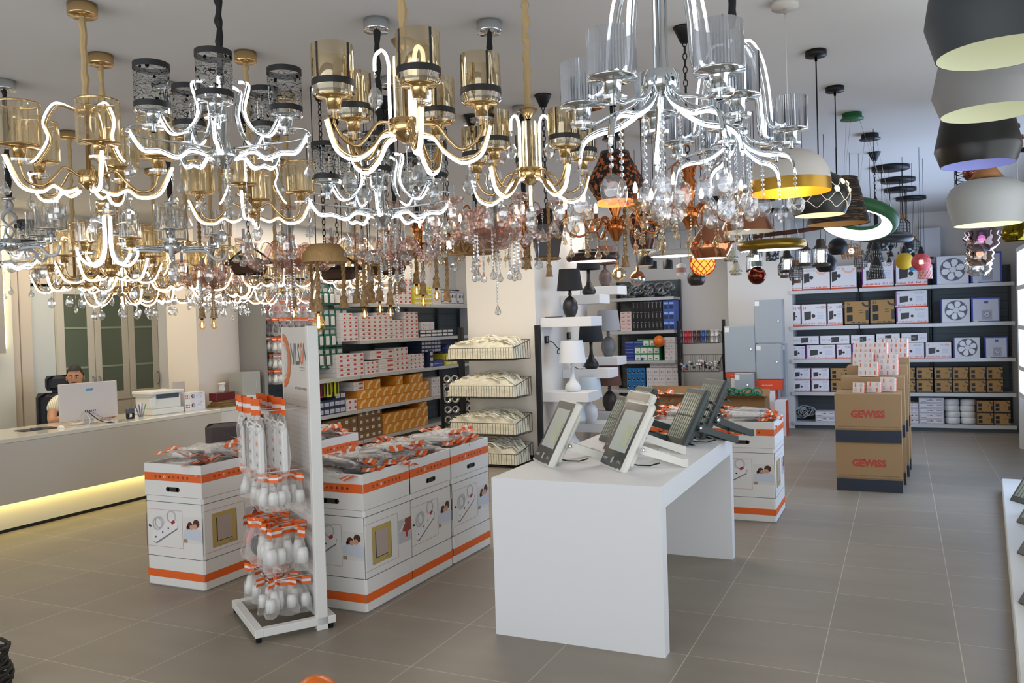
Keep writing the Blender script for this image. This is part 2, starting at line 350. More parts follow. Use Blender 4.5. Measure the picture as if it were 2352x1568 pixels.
# left run, faces +X
for i,(y0,w,sh,lab) in enumerate([(7.76,.80,[0],'dark shelving bay with rows of bagged plugs hanging on hooks'),(8.56,.965,[0,1,2],'dark shelving bay with green blister packs beside the bagged plugs'),
    (9.53,.97,None,'dark steel shelving bay of red-labelled cartons left of the rope lamps'),(10.5,.97,None,'dark steel shelving bay of orange lamp cartons in the middle of the long wall'),
    (11.47,.97,None,'dark steel shelving bay of navy cartons nearest the white pillar'),(12.44,.78,None,'dark steel shelving bay at the far corner behind the white pillar')]):
    gondola_bay('shelving_bay',lab,w,(-6.8,y0,0),pi/2,shelves=sh,top=2.3,group='steel shelving bays on the long left wall')
b=MB(); b.box(-7.3,-6.88,7.70,7.755,0,2.36,mat('side_panel_grey','8f8d88',.5)); b.build('shelving_end_panel',label='plain grey steel end panel closing the long left shelving run',cat='panel')
# ------------------------------------------------------------------ carton stacks
def carton(w,h,d,kind):
    """carton mesh looking to -Y, origin bottom centre of the front face"""
    b=MB(); x0=-w/2; x1=w/2
    def body(m): b.box(x0,x1,0,d,0,h,m)
    if kind=='red':       # white carton with red label
        body(mat('carton_white','dcd9dc',.6)); b.rect(x0+w*.52,x1-w*.1,h*.32,h*.74,REDP); b.rect(x0+w*.08,x0+w*.42,h*.40,h*.44,mat('print_grey','9a9aa0',.6))
    elif kind=='yellow':
        body(mat('carton_yellow','d9d04a',.6)); b.rect(x0+w*.12,x1-w*.12,h*.2,h*.5,PAPER); b.disc(0,h*.68,min(w,h)*.13,BLACKP)
    elif kind=='dots':
        body(mat('carton_white')); b.disc(-w*.2,h*.5,min(w,h)*.12,REDP); b.disc(w*.2,h*.5,min(w,h)*.12,mat('print_green','3f8f5a',.6))
    elif kind=='navy':
        body(mat('carton_navy','273450',.5)); b.rect(x0+w*.08,x1-w*.08,h*.14,h*.72,mat('label_pale','b9bfd0',.6)); b.rect(x0+w*.3,x1-w*.3,h*.3,h*.4,mat('print_grey'))
    elif kind=='navyw':
        body(mat('carton_navy')); b.rect(x0+w*.05,x1-w*.05,h*.34,h*.96,PAPER); 
        for k in range(3): b.rect(x0+w*(.14+.26*k),x0+w*(.22+.26*k),h*.40,h*.46,BLACKP)
    elif kind=='orange':
        o=mat('carton_amber','d98f2e',.5); p=mat('carton_amber_pale','f0cf97',.5); body(o)
        vs=[(x1,-.0006,h*.05)]+[(x1-w*.72*cos(a)*1.0,-.0006,h*.05+h*.9*sin(a)) for a in [i*pi/2/8 for i in range(9)]]
        b.add(vs,[tuple(range(len(vs)))],p); vs=[(x1,-.0009,h*.05)]+[(x1-w*.50*cos(a),-.0009,h*.05+h*.62*sin(a)) for a in [i*pi/2/8 for i in range(9)]]; b.add(vs,[tuple(range(len(vs)))],mat('carton_amber'))
        b.rect(x0+w*.1,x0+w*.5,h*.12,h*.16,PAPER,y=-.001)
    elif kind=='kraft':
        body(mat('kraft_dark','7d6244',.75)); b.rect(-w*.18,w*.22,h*.32,h*.68,PAPER); b.rect(-w*.1,w*.14,h*.46,h*.52,BLACKP,y=-.0009)
    elif kind=='blackbox':
        body(mat('carton_black','1b1c20',.45)); b.rect(-w*.04,w*.04,h*.3,h*.75,mat('print_silver','b8b8bc',.5)); b.rect(-w*.3,w*.3,h*.84,h*.88,mat('print_grey'))
    elif kind=='blue':
        body(mat('carton_blue','3e63b4',.5)); b.rect(x0+w*.12,x1-w*.12,h*.12,h*.52,mat('print_night','2c3350',.5)); b.rect(x0+w*.1,x1-w*.1,h*.62,h*.8,mat('print_sky','9fb6e6',.6))
    elif kind=='bluegold':
        body(mat('carton_sea','2173b4',.5)); b.disc(0,h*.52,min(w,h)*.3,BLACKP); b.disc(w*.05,h*.58,min(w,h)*.13,mat('print_silver'),y=-.001); b.disc(-w*.2,h*.3,min(w,h)*.1,PAPER,y=-.0012)
    elif kind=='green':
        body(mat('carton_green','1f8a4c',.5)); b.rect(x0+w*.06,x1-w*.06,h*.05,h*.82,PAPER); b.rect(x0+w*.3,x1-w*.3,h*.14,h*.34,mat('print_green'),y=-.0009)
    elif kind=='dblue':
        body(mat('carton_royal','2c3f8e',.45)); b.rect(x0+w*.05,x1-w*.05,h*.4,h*.5,mat('print_sky'))
    elif kind=='plainwhite':
        body(mat('carton_white')); b.rect(-w*.3,-w*.12,h*.3,h*.6,mat('print_grey')); b.rect(w*.05,w*.2,h*.35,h*.5,mat('print_grey'))
    elif kind=='pinkish':
        body(mat('carton_blush','e0cdc8',.6)); b.rect(x0+w*.2,x1-w*.2,h*.55,h*.7,REDP)
    elif kind=='cable':
        body(mat('carton_white')); b.frame(x0+w*.03,x1-w*.03,h*.1,h*.9,h*.05,mat('print_blue','4a5f9c',.6)); b.rect(-w*.18,w*.08,h*.52,h*.6,BLACKP); b.disc(-w*.02,h*.62,h*.12,BLACKP); b.rect(w*.2,w*.42,h*.5,h*.7,mat('print_grey')); b.rect(x0+w*.08,x0+w*.3,h*.2,h*.26,BLACKP)
    return b.mesh('carton')
KN=dict(red='switch_carton',yellow='lamp_carton',dots='fuse_carton',navy='relay_pack',navyw='navy_carton',orange='amber_carton',kraft='brown_carton',blackbox='black_box',blue='blue_carton',bluegold='halogen_pack',green='green_carton',dblue='royal_blue_carton',plainwhite='white_carton',pinkish='blush_carton',cable='cable_carton')
def stack(kind,y0,z0,cols,rows,w,h,d,desc,group,frame='L',skip=(),jit=.006,xf=None,name='carton',heights=None,gap=.002,cat='box'):
    """grid of separate cartons; L = on the long left wall (along Y, facing +X), B = back wall (along X, facing -Y)"""
    me=carton(w-gap,h-gap,d,kind); name=KN.get(kind,'carton')
    for c in range(cols):
        R_=heights[c] if heights else rows
        for r in range(R_):
            if (c,r) in skip: continue
            j=random.uniform(0,jit); zz=z0+r*h
            place='%s column, %s row up' % (ORD[c],ORD[r]) if cols>1 else '%s one up'%ORD[r]
            if frame=='L': loc=((xf or -6.83)-j, y0+(c+.5)*w, zz); rz=pi/2
            else: loc=(y0+(c+.5)*w,(xf or 12.74)+j, zz); rz=0
            link(me,name,None,loc,rz,label='%s, %s'%(desc,place),cat=cat,group=group)
# long left wall, second shelf from the top (z 1.48)
stack('red',9.15,1.48,3,6,.13,.057,.30,'small red-labelled carton in short block left of filament bulbs','red-labelled cartons, shelf behind the bulbs')
stack('red',9.16,1.822,2,1,.13,.045,.2,'loose red-labelled carton lying on the short left block','red-labelled cartons, shelf behind the bulbs')
stack('red',9.58,1.48,6,7,.138,.057,.30,'small red-labelled carton in the widest block behind the bulbs','red-labelled cartons, shelf behind the bulbs',heights=[6,6,6,6,6,6])
stack('red',9.62,1.822,5,1,.16,.05,.2,'red-labelled carton in the loose top layer behind the bulbs','red-labelled cartons, shelf behind the bulbs',skip=((1,0),))
stack('red',10.42,1.48,2,5,.13,.057,.30,'small red-labelled carton in the low two-column block','red-labelled cartons, shelf behind the bulbs')
stack('red',10.72,1.48,3,7,.135,.058,.30,'small red-labelled carton in three-column block right of the bulbs','red-labelled cartons, shelf behind the bulbs')
stack('navyw',11.18,1.48,6,2,.175,.055,.30,'navy carton with white face in the long low row','navy and white cartons on the upper shelf')
stack('plainwhite',11.24,1.595,2,2,.19,.065,.30,'cream carton standing on the navy row','navy and white cartons on the upper shelf')
# top shelf (z 2.0)
stack('plainwhite',9.12,2.0,2,1,.16,.19,.2,'tall plain white carton at the start of the top shelf','cartons on the top shelf of the long wall')
stack('red',10.32,2.0,5,4,.128,.066,.25,'red-labelled carton on the top shelf behind the rope lamp','cartons on the top shelf of the long wall')
stack('red',10.6,2.264,3,2,.128,.066,.25,'red-labelled carton crowning the top shelf pile','cartons on the top shelf of the long wall')
stack('yellow',11.06,2.0,4,4,.13,.072,.25,'yellow lamp carton on top shelf beside the red-labelled ones','cartons on the top shelf of the long wall')
stack('dots',11.6,2.0,2,4,.13,.072,.25,'white carton with coloured dots beside the yellow ones','cartons on the top shelf of the long wall')
stack('cable',11.88,2.0,3,1,.26,.24,.25,'large white carton with grey bars near the pillar','cartons on the top shelf of the long wall')
# third shelf (z 1.0)
stack('red',9.03,1.0,4,5,.155,.062,.35,'red-labelled carton in tall left block of the third shelf','red-labelled cartons on the third shelf')
stack('red',9.68,1.0,3,3,.11,.062,.3,'red-labelled carton in lower middle block of the third shelf','red-labelled cartons on the third shelf')
stack('red',10.03,1.0,1,3,.40,.065,.35,'wide flat white carton lying under the flat pair','red-labelled cartons on the third shelf')
stack('red',9.82,1.2,2,2,.30,.065,.35,'wide flat white carton in the raised flat pair','red-labelled cartons on the third shelf')
stack('red',10.44,1.0,3,5,.12,.070,.35,'red-labelled carton in taller right block of the third shelf','red-labelled cartons on the third shelf')
stack('red',10.82,1.0,4,4,.115,.058,.35,'red-labelled carton in the four-column block beside navy packs','red-labelled cartons on the third shelf')
stack('navy',11.46,1.0,1,3,.10,.09,.3,'navy pack at the foot of the tall navy block','navy packs on the third shelf')
stack('dblue',11.57,1.0,2,1,.17,.10,.3,'wide royal blue pack under the navy block','navy packs on the third shelf')
stack('navy',11.26,1.24,6,4,.10,.058,.30,'navy pack with pale label in the tall navy block','navy packs on the third shelf',xf=-6.86)
stack('yellow',11.96,1.0,2,2,.2,.10,.3,'yellow and blue carton behind the wire basket','navy packs on the third shelf')
stack('dblue',12.0,1.22,3,1,.16,.12,.3,'blue carton on top of the yellow pair near the pillar','navy packs on the third shelf')
# fourth shelf (z .53)
stack('navy',8.62,.53,5,2,.115,.095,.30,'small navy carton in low block under the blister packs','navy cartons on the fourth shelf')
stack('navy',8.98,.72,2,1,.115,.095,.30,'small navy carton set on top of the low block','navy cartons on the fourth shelf')
stack('red',9.22,.53,2,2,.12,.078,.3,'red-labelled carton beside the orange cartons','red-labelled cartons on the fourth shelf')
stack('red',9.40,.792,1,2,.24,.06,.3,'flat red-labelled carton lying on the orange cartons','red-labelled cartons on the fourth shelf')
stack('orange',9.48,.53,5,2,.19,.13,.35,'amber lamp carton with pale arc, left amber block','amber cartons on the fourth shelf')
stack('orange',9.66,.79,2,1,.19,.13,.35,'amber lamp carton raised above the left amber block','amber cartons on the fourth shelf')
stack('orange',10.45,.53,5,3,.19,.132,.35,'amber lamp carton with pale arc, right amber block','amber cartons on the fourth shelf',heights=[3,2,3,3,2])
stack('plainwhite',11.5,.53,4,3,.15,.10,.3,'small white carton at the end of the fourth shelf','white cartons at the end of the fourth shelf',heights=[3,3,2,2])
# bottom shelf (z .10)
stack('kraft',8.63,.10,5,3,.165,.115,.32,'brown carton with square white label, left brown block','brown cartons on the bottom shelf',heights=[2,3,3,3,3])
stack('kraft',9.47,.10,4,4,.145,.10,.32,'brown carton with square white label, right brown block','brown cartons on the bottom shelf')
stack('orange',10.08,.10,6,2,.21,.15,.35,'amber carton on the bottom shelf','amber cartons on the bottom shelf')
stack('orange',11.1,.40,1,1,.21,.075,.35,'amber carton standing on the bottom amber row','amber cartons on the bottom shelf')
# ------------------------------------------------------------------ blister packs and bags on hooks (long wall)
def hanging(kind):
    b=MB()
    if kind=='green': b.box(-.055,.055,0,.004,-.24,0,mat('blister_green','2b6c5a',.4)); b.box(-.035,.035,-.022,-.001,-.22,-.10,mat('blister_white','d8dadb',.3),.008); b.rect(-.04,.04,-.07,-.02,mat('print_silver'),y=-.001)
    elif kind=='pink': b.box(-.05,.05,0,.004,-.24,0,mat('blister_red','a12038',.4)); b.box(-.022,.022,-.018,-.001,-.21,-.06,mat('blister_dark','2a2228',.3),.006); b.rect(-.04,.04,-.05,-.02,PAPER,y=-.001)
    elif kind=='yellow': b.box(-.05,.05,0,.004,-.24,0,mat('blister_yellow','d2cf36',.4)); b.box(-.016,.016,-.018,-.001,-.21,-.06,BLACKP,.006); b.rect(-.04,.04,-.05,-.02,BLACKP,y=-.001)
    return b.mesh('blister_pack')
def row_hang(kind,ys,z,n,label,group,x=-6.95,depth=3,h=1):
    me=hanging(kind)
    for i,y in enumerate(ys):
        for k in range(n): 
            link(me,'blister_pack',None,(x+.05*k,y+random.uniform(-.006,.006),z),pi/2+random.uniform(-.12,.12),label=label+', %s hook, %s from back'%(ORD[i],ORD[k]),cat='blister pack',group=group)
for r,z in enumerate((2.22,1.92,1.66,1.40)): row_hang('green',[8.66+.135*i for i in range(6 if r<2 else 5)],z,2,'green-backed blister pack in the %s hanging row'%ORD[r],'green blister packs on hooks')
row_hang('green',[8.62+.135*i for i in range(5)],1.10+.26,1,'green-backed blister pack just above the red blister packs','green blister packs on hooks')
row_hang('pink',[8.50,8.62,8.72],1.00,3,'red-backed blister pack of pliers','red blister packs on hooks')
row_hang('yellow',[8.86,9.02],1.00,3,'yellow-backed blister pack of tools','yellow blister packs on hooks',x=-6.93)
# bagged plugs: header of orange and white foil, clear bag and the fitting inside
def bag_parts(style, w=.13, h=.19, seed=1, content=None):
    rnd=random.Random(seed)
    hd=MB(); n=6
    def wav(i): return .010*sin(i*1.7+seed)
    for k,(za,zb,m) in enumerate(((-.004,-.018,ORANGE),(-.018,-.030,PAPER),(-.030,-.044,ORANGE))):
        vs=[]; 
        for i in range(n+1):
            x=-w/2+w*i/n; vs += [(x,wav(i),za),(x,wav(i)-.002,zb)]
        hd.add(vs,[(2*i,2*i+2,2*i+3,2*i+1) for i in range(n)],m)
    hd.text('NILSON',-.02,-.0275,.007,BLACKP,y=-.014)
    bg=MB(); n=10; prof=[(.5,-.044),(.62,-.07),(.85,-.11),(1.0,-.15),(.9,-.18),(.55,-h)]
    vs=[];fs=[]
    for k,(q,z) in enumerate(prof):
        for i in range(n):
            a=2*pi*i/n; wv=1+.16*sin(3*a+seed+k*1.9)
            vs.append((w*.55*q*cos(a)*wv,.030*q*sin(a)*wv,z))
    for k in range(len(prof)-1):
        for i in range(n): j=(i+1)%n; fs.append((k*n+i,k*n+j,(k+1)*n+j,(k+1)*n+i))
    fs.append(tuple(range((len(prof)-1)*n,len(prof)*n))); bg.add(vs,fs,BAG,False)
    ct=MB(); cm={'white':PLASTW,'black':mat('black_plastic','202124',.35),'pink':mat('pink_plastic','dc8f86',.4),'grey':mat('grey_wire','b6b8b8',.4)}[content or style]
    if style in('white','grey'):
        ct.lathe([(.001,-.07),(.014,-.07),(.020,-.10),(.027,-.12),(.027,-.158),(.001,-.158)],cm,10,M=T(-.018,0,0)@R(.12,'Y')); ct.lathe([(.001,-.09),(.018,-.09),(.024,-.11),(.024,-.15),(.001,-.15)],cm,10,M=T(.03,.004,0))
    elif style=='pink':
        for k in range(3): ct.tube([(.036*cos(a)*(1-.1*k),-.004+.008*k,-.11+.032*sin(a)*(1+.1*k)) for a in [i*pi/6 for i in range(12)]],.008,cm,6,closed=True)
    else:
        for k in range(3): ct.tube([(.032*cos(a)*(1-.15*k),-.006+.008*k,-.12+.036*sin(a)) for a in [i*pi/5 for i in range(10)]],.008,cm,5,closed=True)
    return hd.mesh('header_strip'),bg.mesh('plastic_bag'),ct.mesh('contents')
BAGS={k:bag_parts(*a) for k,a in dict(white=('white',.13,.19,1),white2=('white',.12,.18,4),black=('black',.14,.2,2),pink=('pink',.14,.2,3),white3=('white',.15,.2,5)).items()}
def put_bag(kind,loc,rz,label,group,name='bagged_plug',sc=1,rot=None,cat='packet'):
    h,b,c=BAGS[kind]
    t=thing(name,label,cat,loc,rz,group); t.scale=(sc,)*3
    if rot: t.rotation_euler=rot
    link(h,'header_strip',t); link(b,'plastic_bag',t); link(c,'contents',t); return t
rows=[(2.28,'white3','white three-way adapters','top row',1.25,7),(2.04,'pink','coiled pink cable','second row',1.25,7),(1.80,'black','coiled black cable','third row',1.15,7),(1.565,'white','white lamp holders','fourth row',1.0,8),(1.36,'white2','white plugs','fifth row',1.0,8),(1.17,'white2','white sockets','sixth and lowest row',1.0,8)]
for z,k,what,rown,sc,n in rows:
    for i in range(n):
        for q in range(2):
            y=7.86+(.88/n if n<8 else .088)*i+random.uniform(-.012,.012)
            put_bag(k,(-6.92+.10*q,y,z+.02-.012*q+random.uniform(-.008,.008)),pi/2+random.uniform(-.35,.35),'bag of %s, %s, %s hook, %s bag'%(what,rown,ORD[i],('rear','front')[q]),'bags on the wall hooks, %s'%rown,sc=sc)
# hooks
t=thing('peg_hooks','rows of thin steel hooks carrying the bags on the dark wall board','hooks',(-7.2,8.3,0))
for z,*_ in rows:
    for i in range(5): MB().tube([(0,-.44+.19*i,z+.02),(.26,-.44+.19*i,z+.02),(.28,-.44+.19*i,z+.03)],.0025,CHROME,5).build('hook',t)
# ================================================================== back wall: switch-set cartons, fans
def nil_carton(w,h,d,kind,num='24'):
    b=MB(); x0=-w/2
    if kind=='white':
        b.box(x0,w/2,0,d,0,h,mat('carton_gloss','dfe0e6',.45)); 
        b.rect(x0,w/2,0,h*.06,mat('side_box_orange')); b.rect(x0,x0+w*.045,h*.10,h,mat('purple_print'))
        n=22
        for k in range(n):
            if k in (7,12,13,18): continue
            b.rect(x0+w*(.08+.041*k),x0+w*(.08+.041*k+.028),h*.10,h*.13,REDP)
            if k%3!=1: b.rect(x0+w*(.08+.041*k),x0+w*(.08+.041*k+.028),h*.145,h*.165,REDP)
        b.add([(x0+w*.14,-.0007,h*.27),(x0+w*.40,-.0007,h*.33),(x0+w*.41,-.0007,h*.68),(x0+w*.14,-.0007,h*.66)],[(0,1,2,3)],mat('screen_dark'))
        b.disc(x0+w*.50,h*.47,min(w,h)*.085,mat('screen_dark'))
        b.text(num,x0+w*.08,h*.78,h*.12,REDP); b.text('NILSON',x0+w*.60,h*.80,h*.10,mat('print_grey'))
        b.ring(x0+w*.87,h*.85,h*.05,h*.065,mat('side_box_orange'),y=-.0009,n=10)
        for k in range(5): b.rect(x0+w*.66,x0+w*(.9-.02*(k%2)),h*(.62-.07*k),h*(.635-.07*k),mat('print_sky'))
    elif kind=='arc':
        b.box(x0,w/2,0,d,0,h,mat('carton_gloss')); b.rect(x0,w/2,0,h*.08,mat('side_box_orange'))
        for k in range(20):
            if k%5!=4: b.rect(x0+w*(.04+.046*k),x0+w*(.04+.046*k+.03),h*.11,h*.15,REDP)
        b.add([(x0+w*.04,-.0007,h*.33),(x0+w*.25,-.0007,h*.40),(x0+w*.25,-.0007,h*.78),(x0+w*.04,-.0007,h*.76)],[(0,1,2,3)],mat('screen_dark'))
        b.disc(x0+w*.32,h*.58,h*.085,mat('screen_dark')); b.ring(x0+w*.70,h*.95,h*.2,h*.27,mat('peach_print','edb79d',.5),n=12,a0=-pi*.92,a1=-.08*pi)
        b.text('NILSON 36',x0+w*.04,h*.86,h*.08,mat('print_grey'))
    elif kind=='brown':
        b.box(x0,w/2,0,d,0,h,mat('kraft_light')); K=mat('carton_black','1b1c20',.5)
        b.rect(x0,w/2,0,h*.07,K); b.rect(x0,x0+w*.05,0,h,K)
        for z in (.16,.52): b.add([(x0+w*.13,-.0007,h*z),(x0+w*.36,-.0007,h*(z+.02)),(x0+w*.36,-.0007,h*(z+.27)),(x0+w*.13,-.0007,h*(z+.27))],[(0,1,2,3)],K)
        b.rect(w/2-w*.12,w/2,h*.2,h*.6,mat('screen_dark')); b.ring(w/2-w*.06,h*.95,h*.12,h*.2,mat('screen_dark'),y=-.0009,n=10,a0=-pi,a1=-pi*.3)
        for k in range(12):
            if k%4!=3: b.rect(x0+w*(.3+.055*k),x0+w*(.3+.055*k+.035),h*.09,h*.13,K)
        b.rect(x0+w*.62,x0+w*.8,h*.5,h*.52,K); b.rect(x0+w*.62,x0+w*.78,h*.6,h*.62,K); b.text(num,x0+w*.13,h*.84,h*.1,K)
    elif kind=='side':
        b.box(x0,w/2,0,d,0,h,mat('carton_gloss')); b.add([(x0+w*.38,-.0007,h*.16),(x0+w*.65,-.0007,h*.24),(x0+w*.65,-.0007,h*.84),(x0+w*.38,-.0007,h*.80)],[(0,1,2,3)],mat('screen_dark'))
        b.text('NILSON',x0+w*.07,h*.36,h*.26,mat('print_grey')); b.text(num,x0+w*.72,h*.36,h*.22,REDP); b.rect(x0+w*.82,x0+w*.95,h*.45,h*.5,mat('print_sky'))
    return b.mesh('carton')
def put(me,x,z,y,label,group,rz=0,cat='box',name='carton'): return link(me,name,None,(x,y,z),rz,label=label,cat=cat,group=group)
YB=12.73; G='switch-set cartons on the back wall'
def bx(kind,xa,xb,za,zb,label,num='24',d=.3,dy=0): return put(nil_carton(xb-xa-.004,zb-za-.002,d,kind,num),(xa+xb)/2,za,YB+dy,label,G,name='switch_set_carton')
# top shelf z 2.0
bx('white',-1.48,-1.30,2.0,2.30,'partly hidden white switch-set carton at the start of the top shelf','36',dy=.02)
bx('arc',-1.29,-.92,2.0,2.32,'white carton with pale orange arc and dark screen on the top shelf','36')
bx('arc',-.91,-.57,2.0,2.33,'second white arc-printed carton on the top shelf beside the upright','36')
bx('white',-.50,-.09,2.003,2.37,'large white carton numbered 36 behind the perforated black pendant','36')
bx('white',-.08,.33,2.003,2.37,'large white carton numbered 36 behind the red globe pendant','36')
# second shelf z 1.48
bx('white',-1.45,-1.33,1.48,1.80,'narrow visible edge of a white carton numbered 24 on the second shelf','24',dy=.01)
bx('white',-1.33,-.98,1.48,1.80,'white carton numbered 24 beside the narrow one on the second shelf','24')
bx('white',-.97,-.76,1.48,1.80,'white 24 carton touching the brown cartons on the second shelf','24')
bx('brown',-.75,-.42,1.483,1.82,'brown switch-set carton left of its twin on the second shelf','24')
bx('brown',-.41,-.09,1.483,1.83,'brown switch-set carton numbered 24 beside the upper white pair','24')
bx('white',-.07,.33,1.483,1.71,'white carton numbered 18 at the bottom of the second-shelf pair','18')
bx('white',-.08,.32,1.713,1.94,'white carton numbered 18 on top of the second-shelf pair','18')
# third shelf z 1.0
bx('white',-1.46,-1.28,1.0,1.20,'white carton numbered 18 at the left start of the third shelf','18',dy=.01)
bx('white',-1.27,-.87,1.0,1.21,'white carton numbered 18 second along the third shelf','18')
bx('white',-.86,-.66,1.0,1.21,'white carton numbered 18 third along the third shelf','18')
bx('white',-.65,-.36,1.0,1.21,'white carton behind the slanted sample frames on the third shelf','18')
bx('white',-.35,-.07,1.0,1.21,'white carton hidden by the tall sample frame on the third shelf','12')
bx('white',-.06,.27,1.0,1.22,'white carton numbered 12 just right of the sample frames','12')
bx('white',.275,.60,1.0,1.22,'white carton numbered 12 at the right end of its row','12')
for i,(a,b_,n) in enumerate(((-1.50,-1.09,'18'),(-1.08,-.68,'18'),(-.67,-.35,'18'),(-.34,-.03,'18'),(-.02,.31,'12'))):
    bx('side',a+.01,b_,1.223,1.34+.012*(i//3),'slim white carton lying on its side, %s along the upper layer'%ORD[i],n,d=.28)
# fourth shelf z .53
for r,(za,zb) in enumerate(((.53,.70),(.705,.875))):
    for c,(a,b_) in enumerate(((-1.46,-1.22),(-1.21,-.96))): bx('white',a,b_,za,zb,'small white carton numbered 9, %s column, %s layer of the fourth shelf'%(ORD[c],('lower','upper')[r]),'9')
    for c,(a,b_) in enumerate(((-.95,-.72),(-.71,-.48),(-.47,-.24),(-.23,-.03),(-.02,.15),(.16,.37),(.385,.60),(.605,.80),(.805,1.0),(1.005,1.20))): bx('brown',a,b_,za,zb,'small brown carton, %s in the %s brown layer of the fourth shelf'%(ORD[c],('lower','upper')[r]),'9')
for r in range(2):
    for c in range(2): bx('brown',.88+.20*c,1.08+.20*c,.10+.165*r,.26+.165*r,'small brown carton on the bottom shelf, %s column, %s layer'%(ORD[c],('lower','upper')[r]),'9')
stack('cable',.19,.10,1,5,.31,.072,.3,'wide white cable carton in the tall pile on the bottom shelf','cable cartons on the bottom back shelf',frame='B')
stack('cable',.03,.10,1,4,.155,.072,.3,'narrow white cable carton beside the tall pile','cable cartons on the bottom back shelf',frame='B')
stack('cable',-1.16,.10,2,2,.27,.075,.3,'white cable carton beside the wire bundle','cable cartons on the bottom back shelf',frame='B')
me=MB(); me.lathe([(.001,0),(.085,.002),(.095,.02),(.092,.045),(.095,.062),(.085,.085),(.03,.09),(.001,.088)],mat('cable_white','e3e5e6',.45),16,wob=lambda i,a:1+.02*sin(3*a)); me=me.mesh('cable_coil')
for c in range(2):
    for r in range(4): put(me,.60+.19*c+random.uniform(-.008,.008),.10+.083*r,12.86,'round white cable coil, %s pile, %s from the shelf'%(ORD[c],ORD[r]),'white cable coils on the bottom shelf',cat='cable coil',name='cable_coil')
b=MB(); rnd=random.Random(3)
for k in range(26):
    a=rnd.uniform(0,pi); r=rnd.uniform(.05,.11); c=Vector((rnd.uniform(-.06,.06),rnd.uniform(-.05,.05),.10+rnd.uniform(-.01,.05)))
    pts=[c+Matrix.Rotation(a,3,'Z')@Vector((r*cos(q)*1.1,.03*sin(q*2),r*.75*sin(q)*.9)) for q in [i*pi/5 for i in range(10)]]
    b.tube([(p.x,p.y,max(.012,p.z)) for p in pts],.007,(mat('grey_wire','b6b8b8',.4) if k%4 else BLACKP),4,closed=True)
b.build('wire_bundle',None,(-1.33,12.9,.10),label='tangled bundle of silver and white wire on the bottom shelf',cat='wire')
# fans
def fan(w,h,label,x,z,rz=0,small=0):
    t=thing('ventilation_fan',label,'fan',(x,YB,z),rz,'ventilation fans')
    FW=mat('fan_white','dfe4ee',.4); BL=mat('blue_card')
    b=MB(); b.box(-w/2-.012,w/2-.01,.03,.12,0.004,h,BL); b.build('blue_carton_back',t)
    b=MB(); b.box(-w/2,w/2,0,.03,0,h,FW,.006); b.build('frame',t)
    r=w*.39
    b=MB(); b.disc(0,h*.52,r,mat('fan_shadow','70798a',.6),y=-.002,n=28); b.ring(0,h*.52,r,r*1.05,mat('fan_rim','8d97a8',.4),y=-.003,n=28)
    for k in range(26):
        zz=-r+2*r*(k+.5)/26; hw=sqrt(max(0,r*r-zz*zz)); b.rect(-hw,hw,h*.52+zz,h*.52+zz+.0025,mat('fan_grille','4a5260',.5),y=-.004)
    b.build('grille',t)
    for k in range(6):
        a=k*pi/3+.3; pts=[(r*.59+r*.36*cos(q*2*pi/14),r*.27*sin(q*2*pi/14)*(1+.35*cos(q*2*pi/14))) for q in range(14)]
        pr_=[(x_*cos(a)-y_*sin(a),h*.52+x_*sin(a)+y_*cos(a)) for x_,y_ in pts]
        b=MB(); b.prism(pr_,-.012,-.007,mat('fan_blade','e8ecf4',.35)); b.build('blade',t)
    b=MB(); b.disc(0,h*.52,r*.27,FW,y=-.015,n=20); b.ring(0,h*.52,r*.27,r*.30,mat('fan_rim'),y=-.0155,n=20); b.build('hub',t)
    return t
def fanbox(w,h,label,x,z):
    b=MB(); BL=mat('blue_card'); b.box(-w/2,w/2,0,.16,0,h,BL); b.rect(-w*.44,w*.44,h*.04,h*.94,mat('pale_print')); 
    b.rect(-w*.14,w*.22,h*.1,h*.5,mat('pale_inset','aab4cc',.5),y=-.001); b.ring(w*.04,h*.3,w*.10,w*.13,mat('print_grey'),y=-.0014,n=16); b.disc(w*.04,h*.3,w*.035,mat('print_grey'),y=-.0014)
    for k in range(6): b.disc(w*.04+w*.07*cos(k*1.05),h*.3+w*.07*sin(k*1.05),w*.028,FWH,y=-.0014,n=8)
    b.rect(-w*.05,w*.09,h*.76,h*.86,BL,y=-.001); b.rect(-w*.42,-w*.26,h*.01,h*.1,PAPER,y=-.0016)
    return link(b.mesh('fan_carton'),'fan_carton',None,(x,YB,z),0,label=label,cat='box',group='blue fan cartons')
FWH=mat('fan_white','dfe4ee',.4)
fan(.38,.385,'largest white ventilation fan on the top shelf',.635,2.0); fan(.335,.32,'middle-sized white ventilation fan on the second shelf',.665,1.48); fan(.30,.275,'smallest white ventilation fan on the third shelf',.79,1.0)
fanbox(.36,.41,'largest blue-edged fan carton beside the largest fan',1.03,2.0); fanbox(.335,.325,'blue-edged fan carton beside the middle-sized fan',1.015,1.48); fanbox(.27,.28,'smallest blue-edged fan carton beside the smallest fan',1.13,1.0)
b=MB()
# air conditioner on the back wall
t=thing('air_conditioner','white wall-mounted unit high up behind the wire pendants','air conditioner',(.36,13.20,2.50))
MB().box(-.13,.16,-.09,.05,-.19,.32,mat('unit_white','ccd0d8',.4),.01).build('housing',t); MB().box(-.15,.06,-.095,-.09,-.12,-.09,DGREY).build('air_outlet',t)
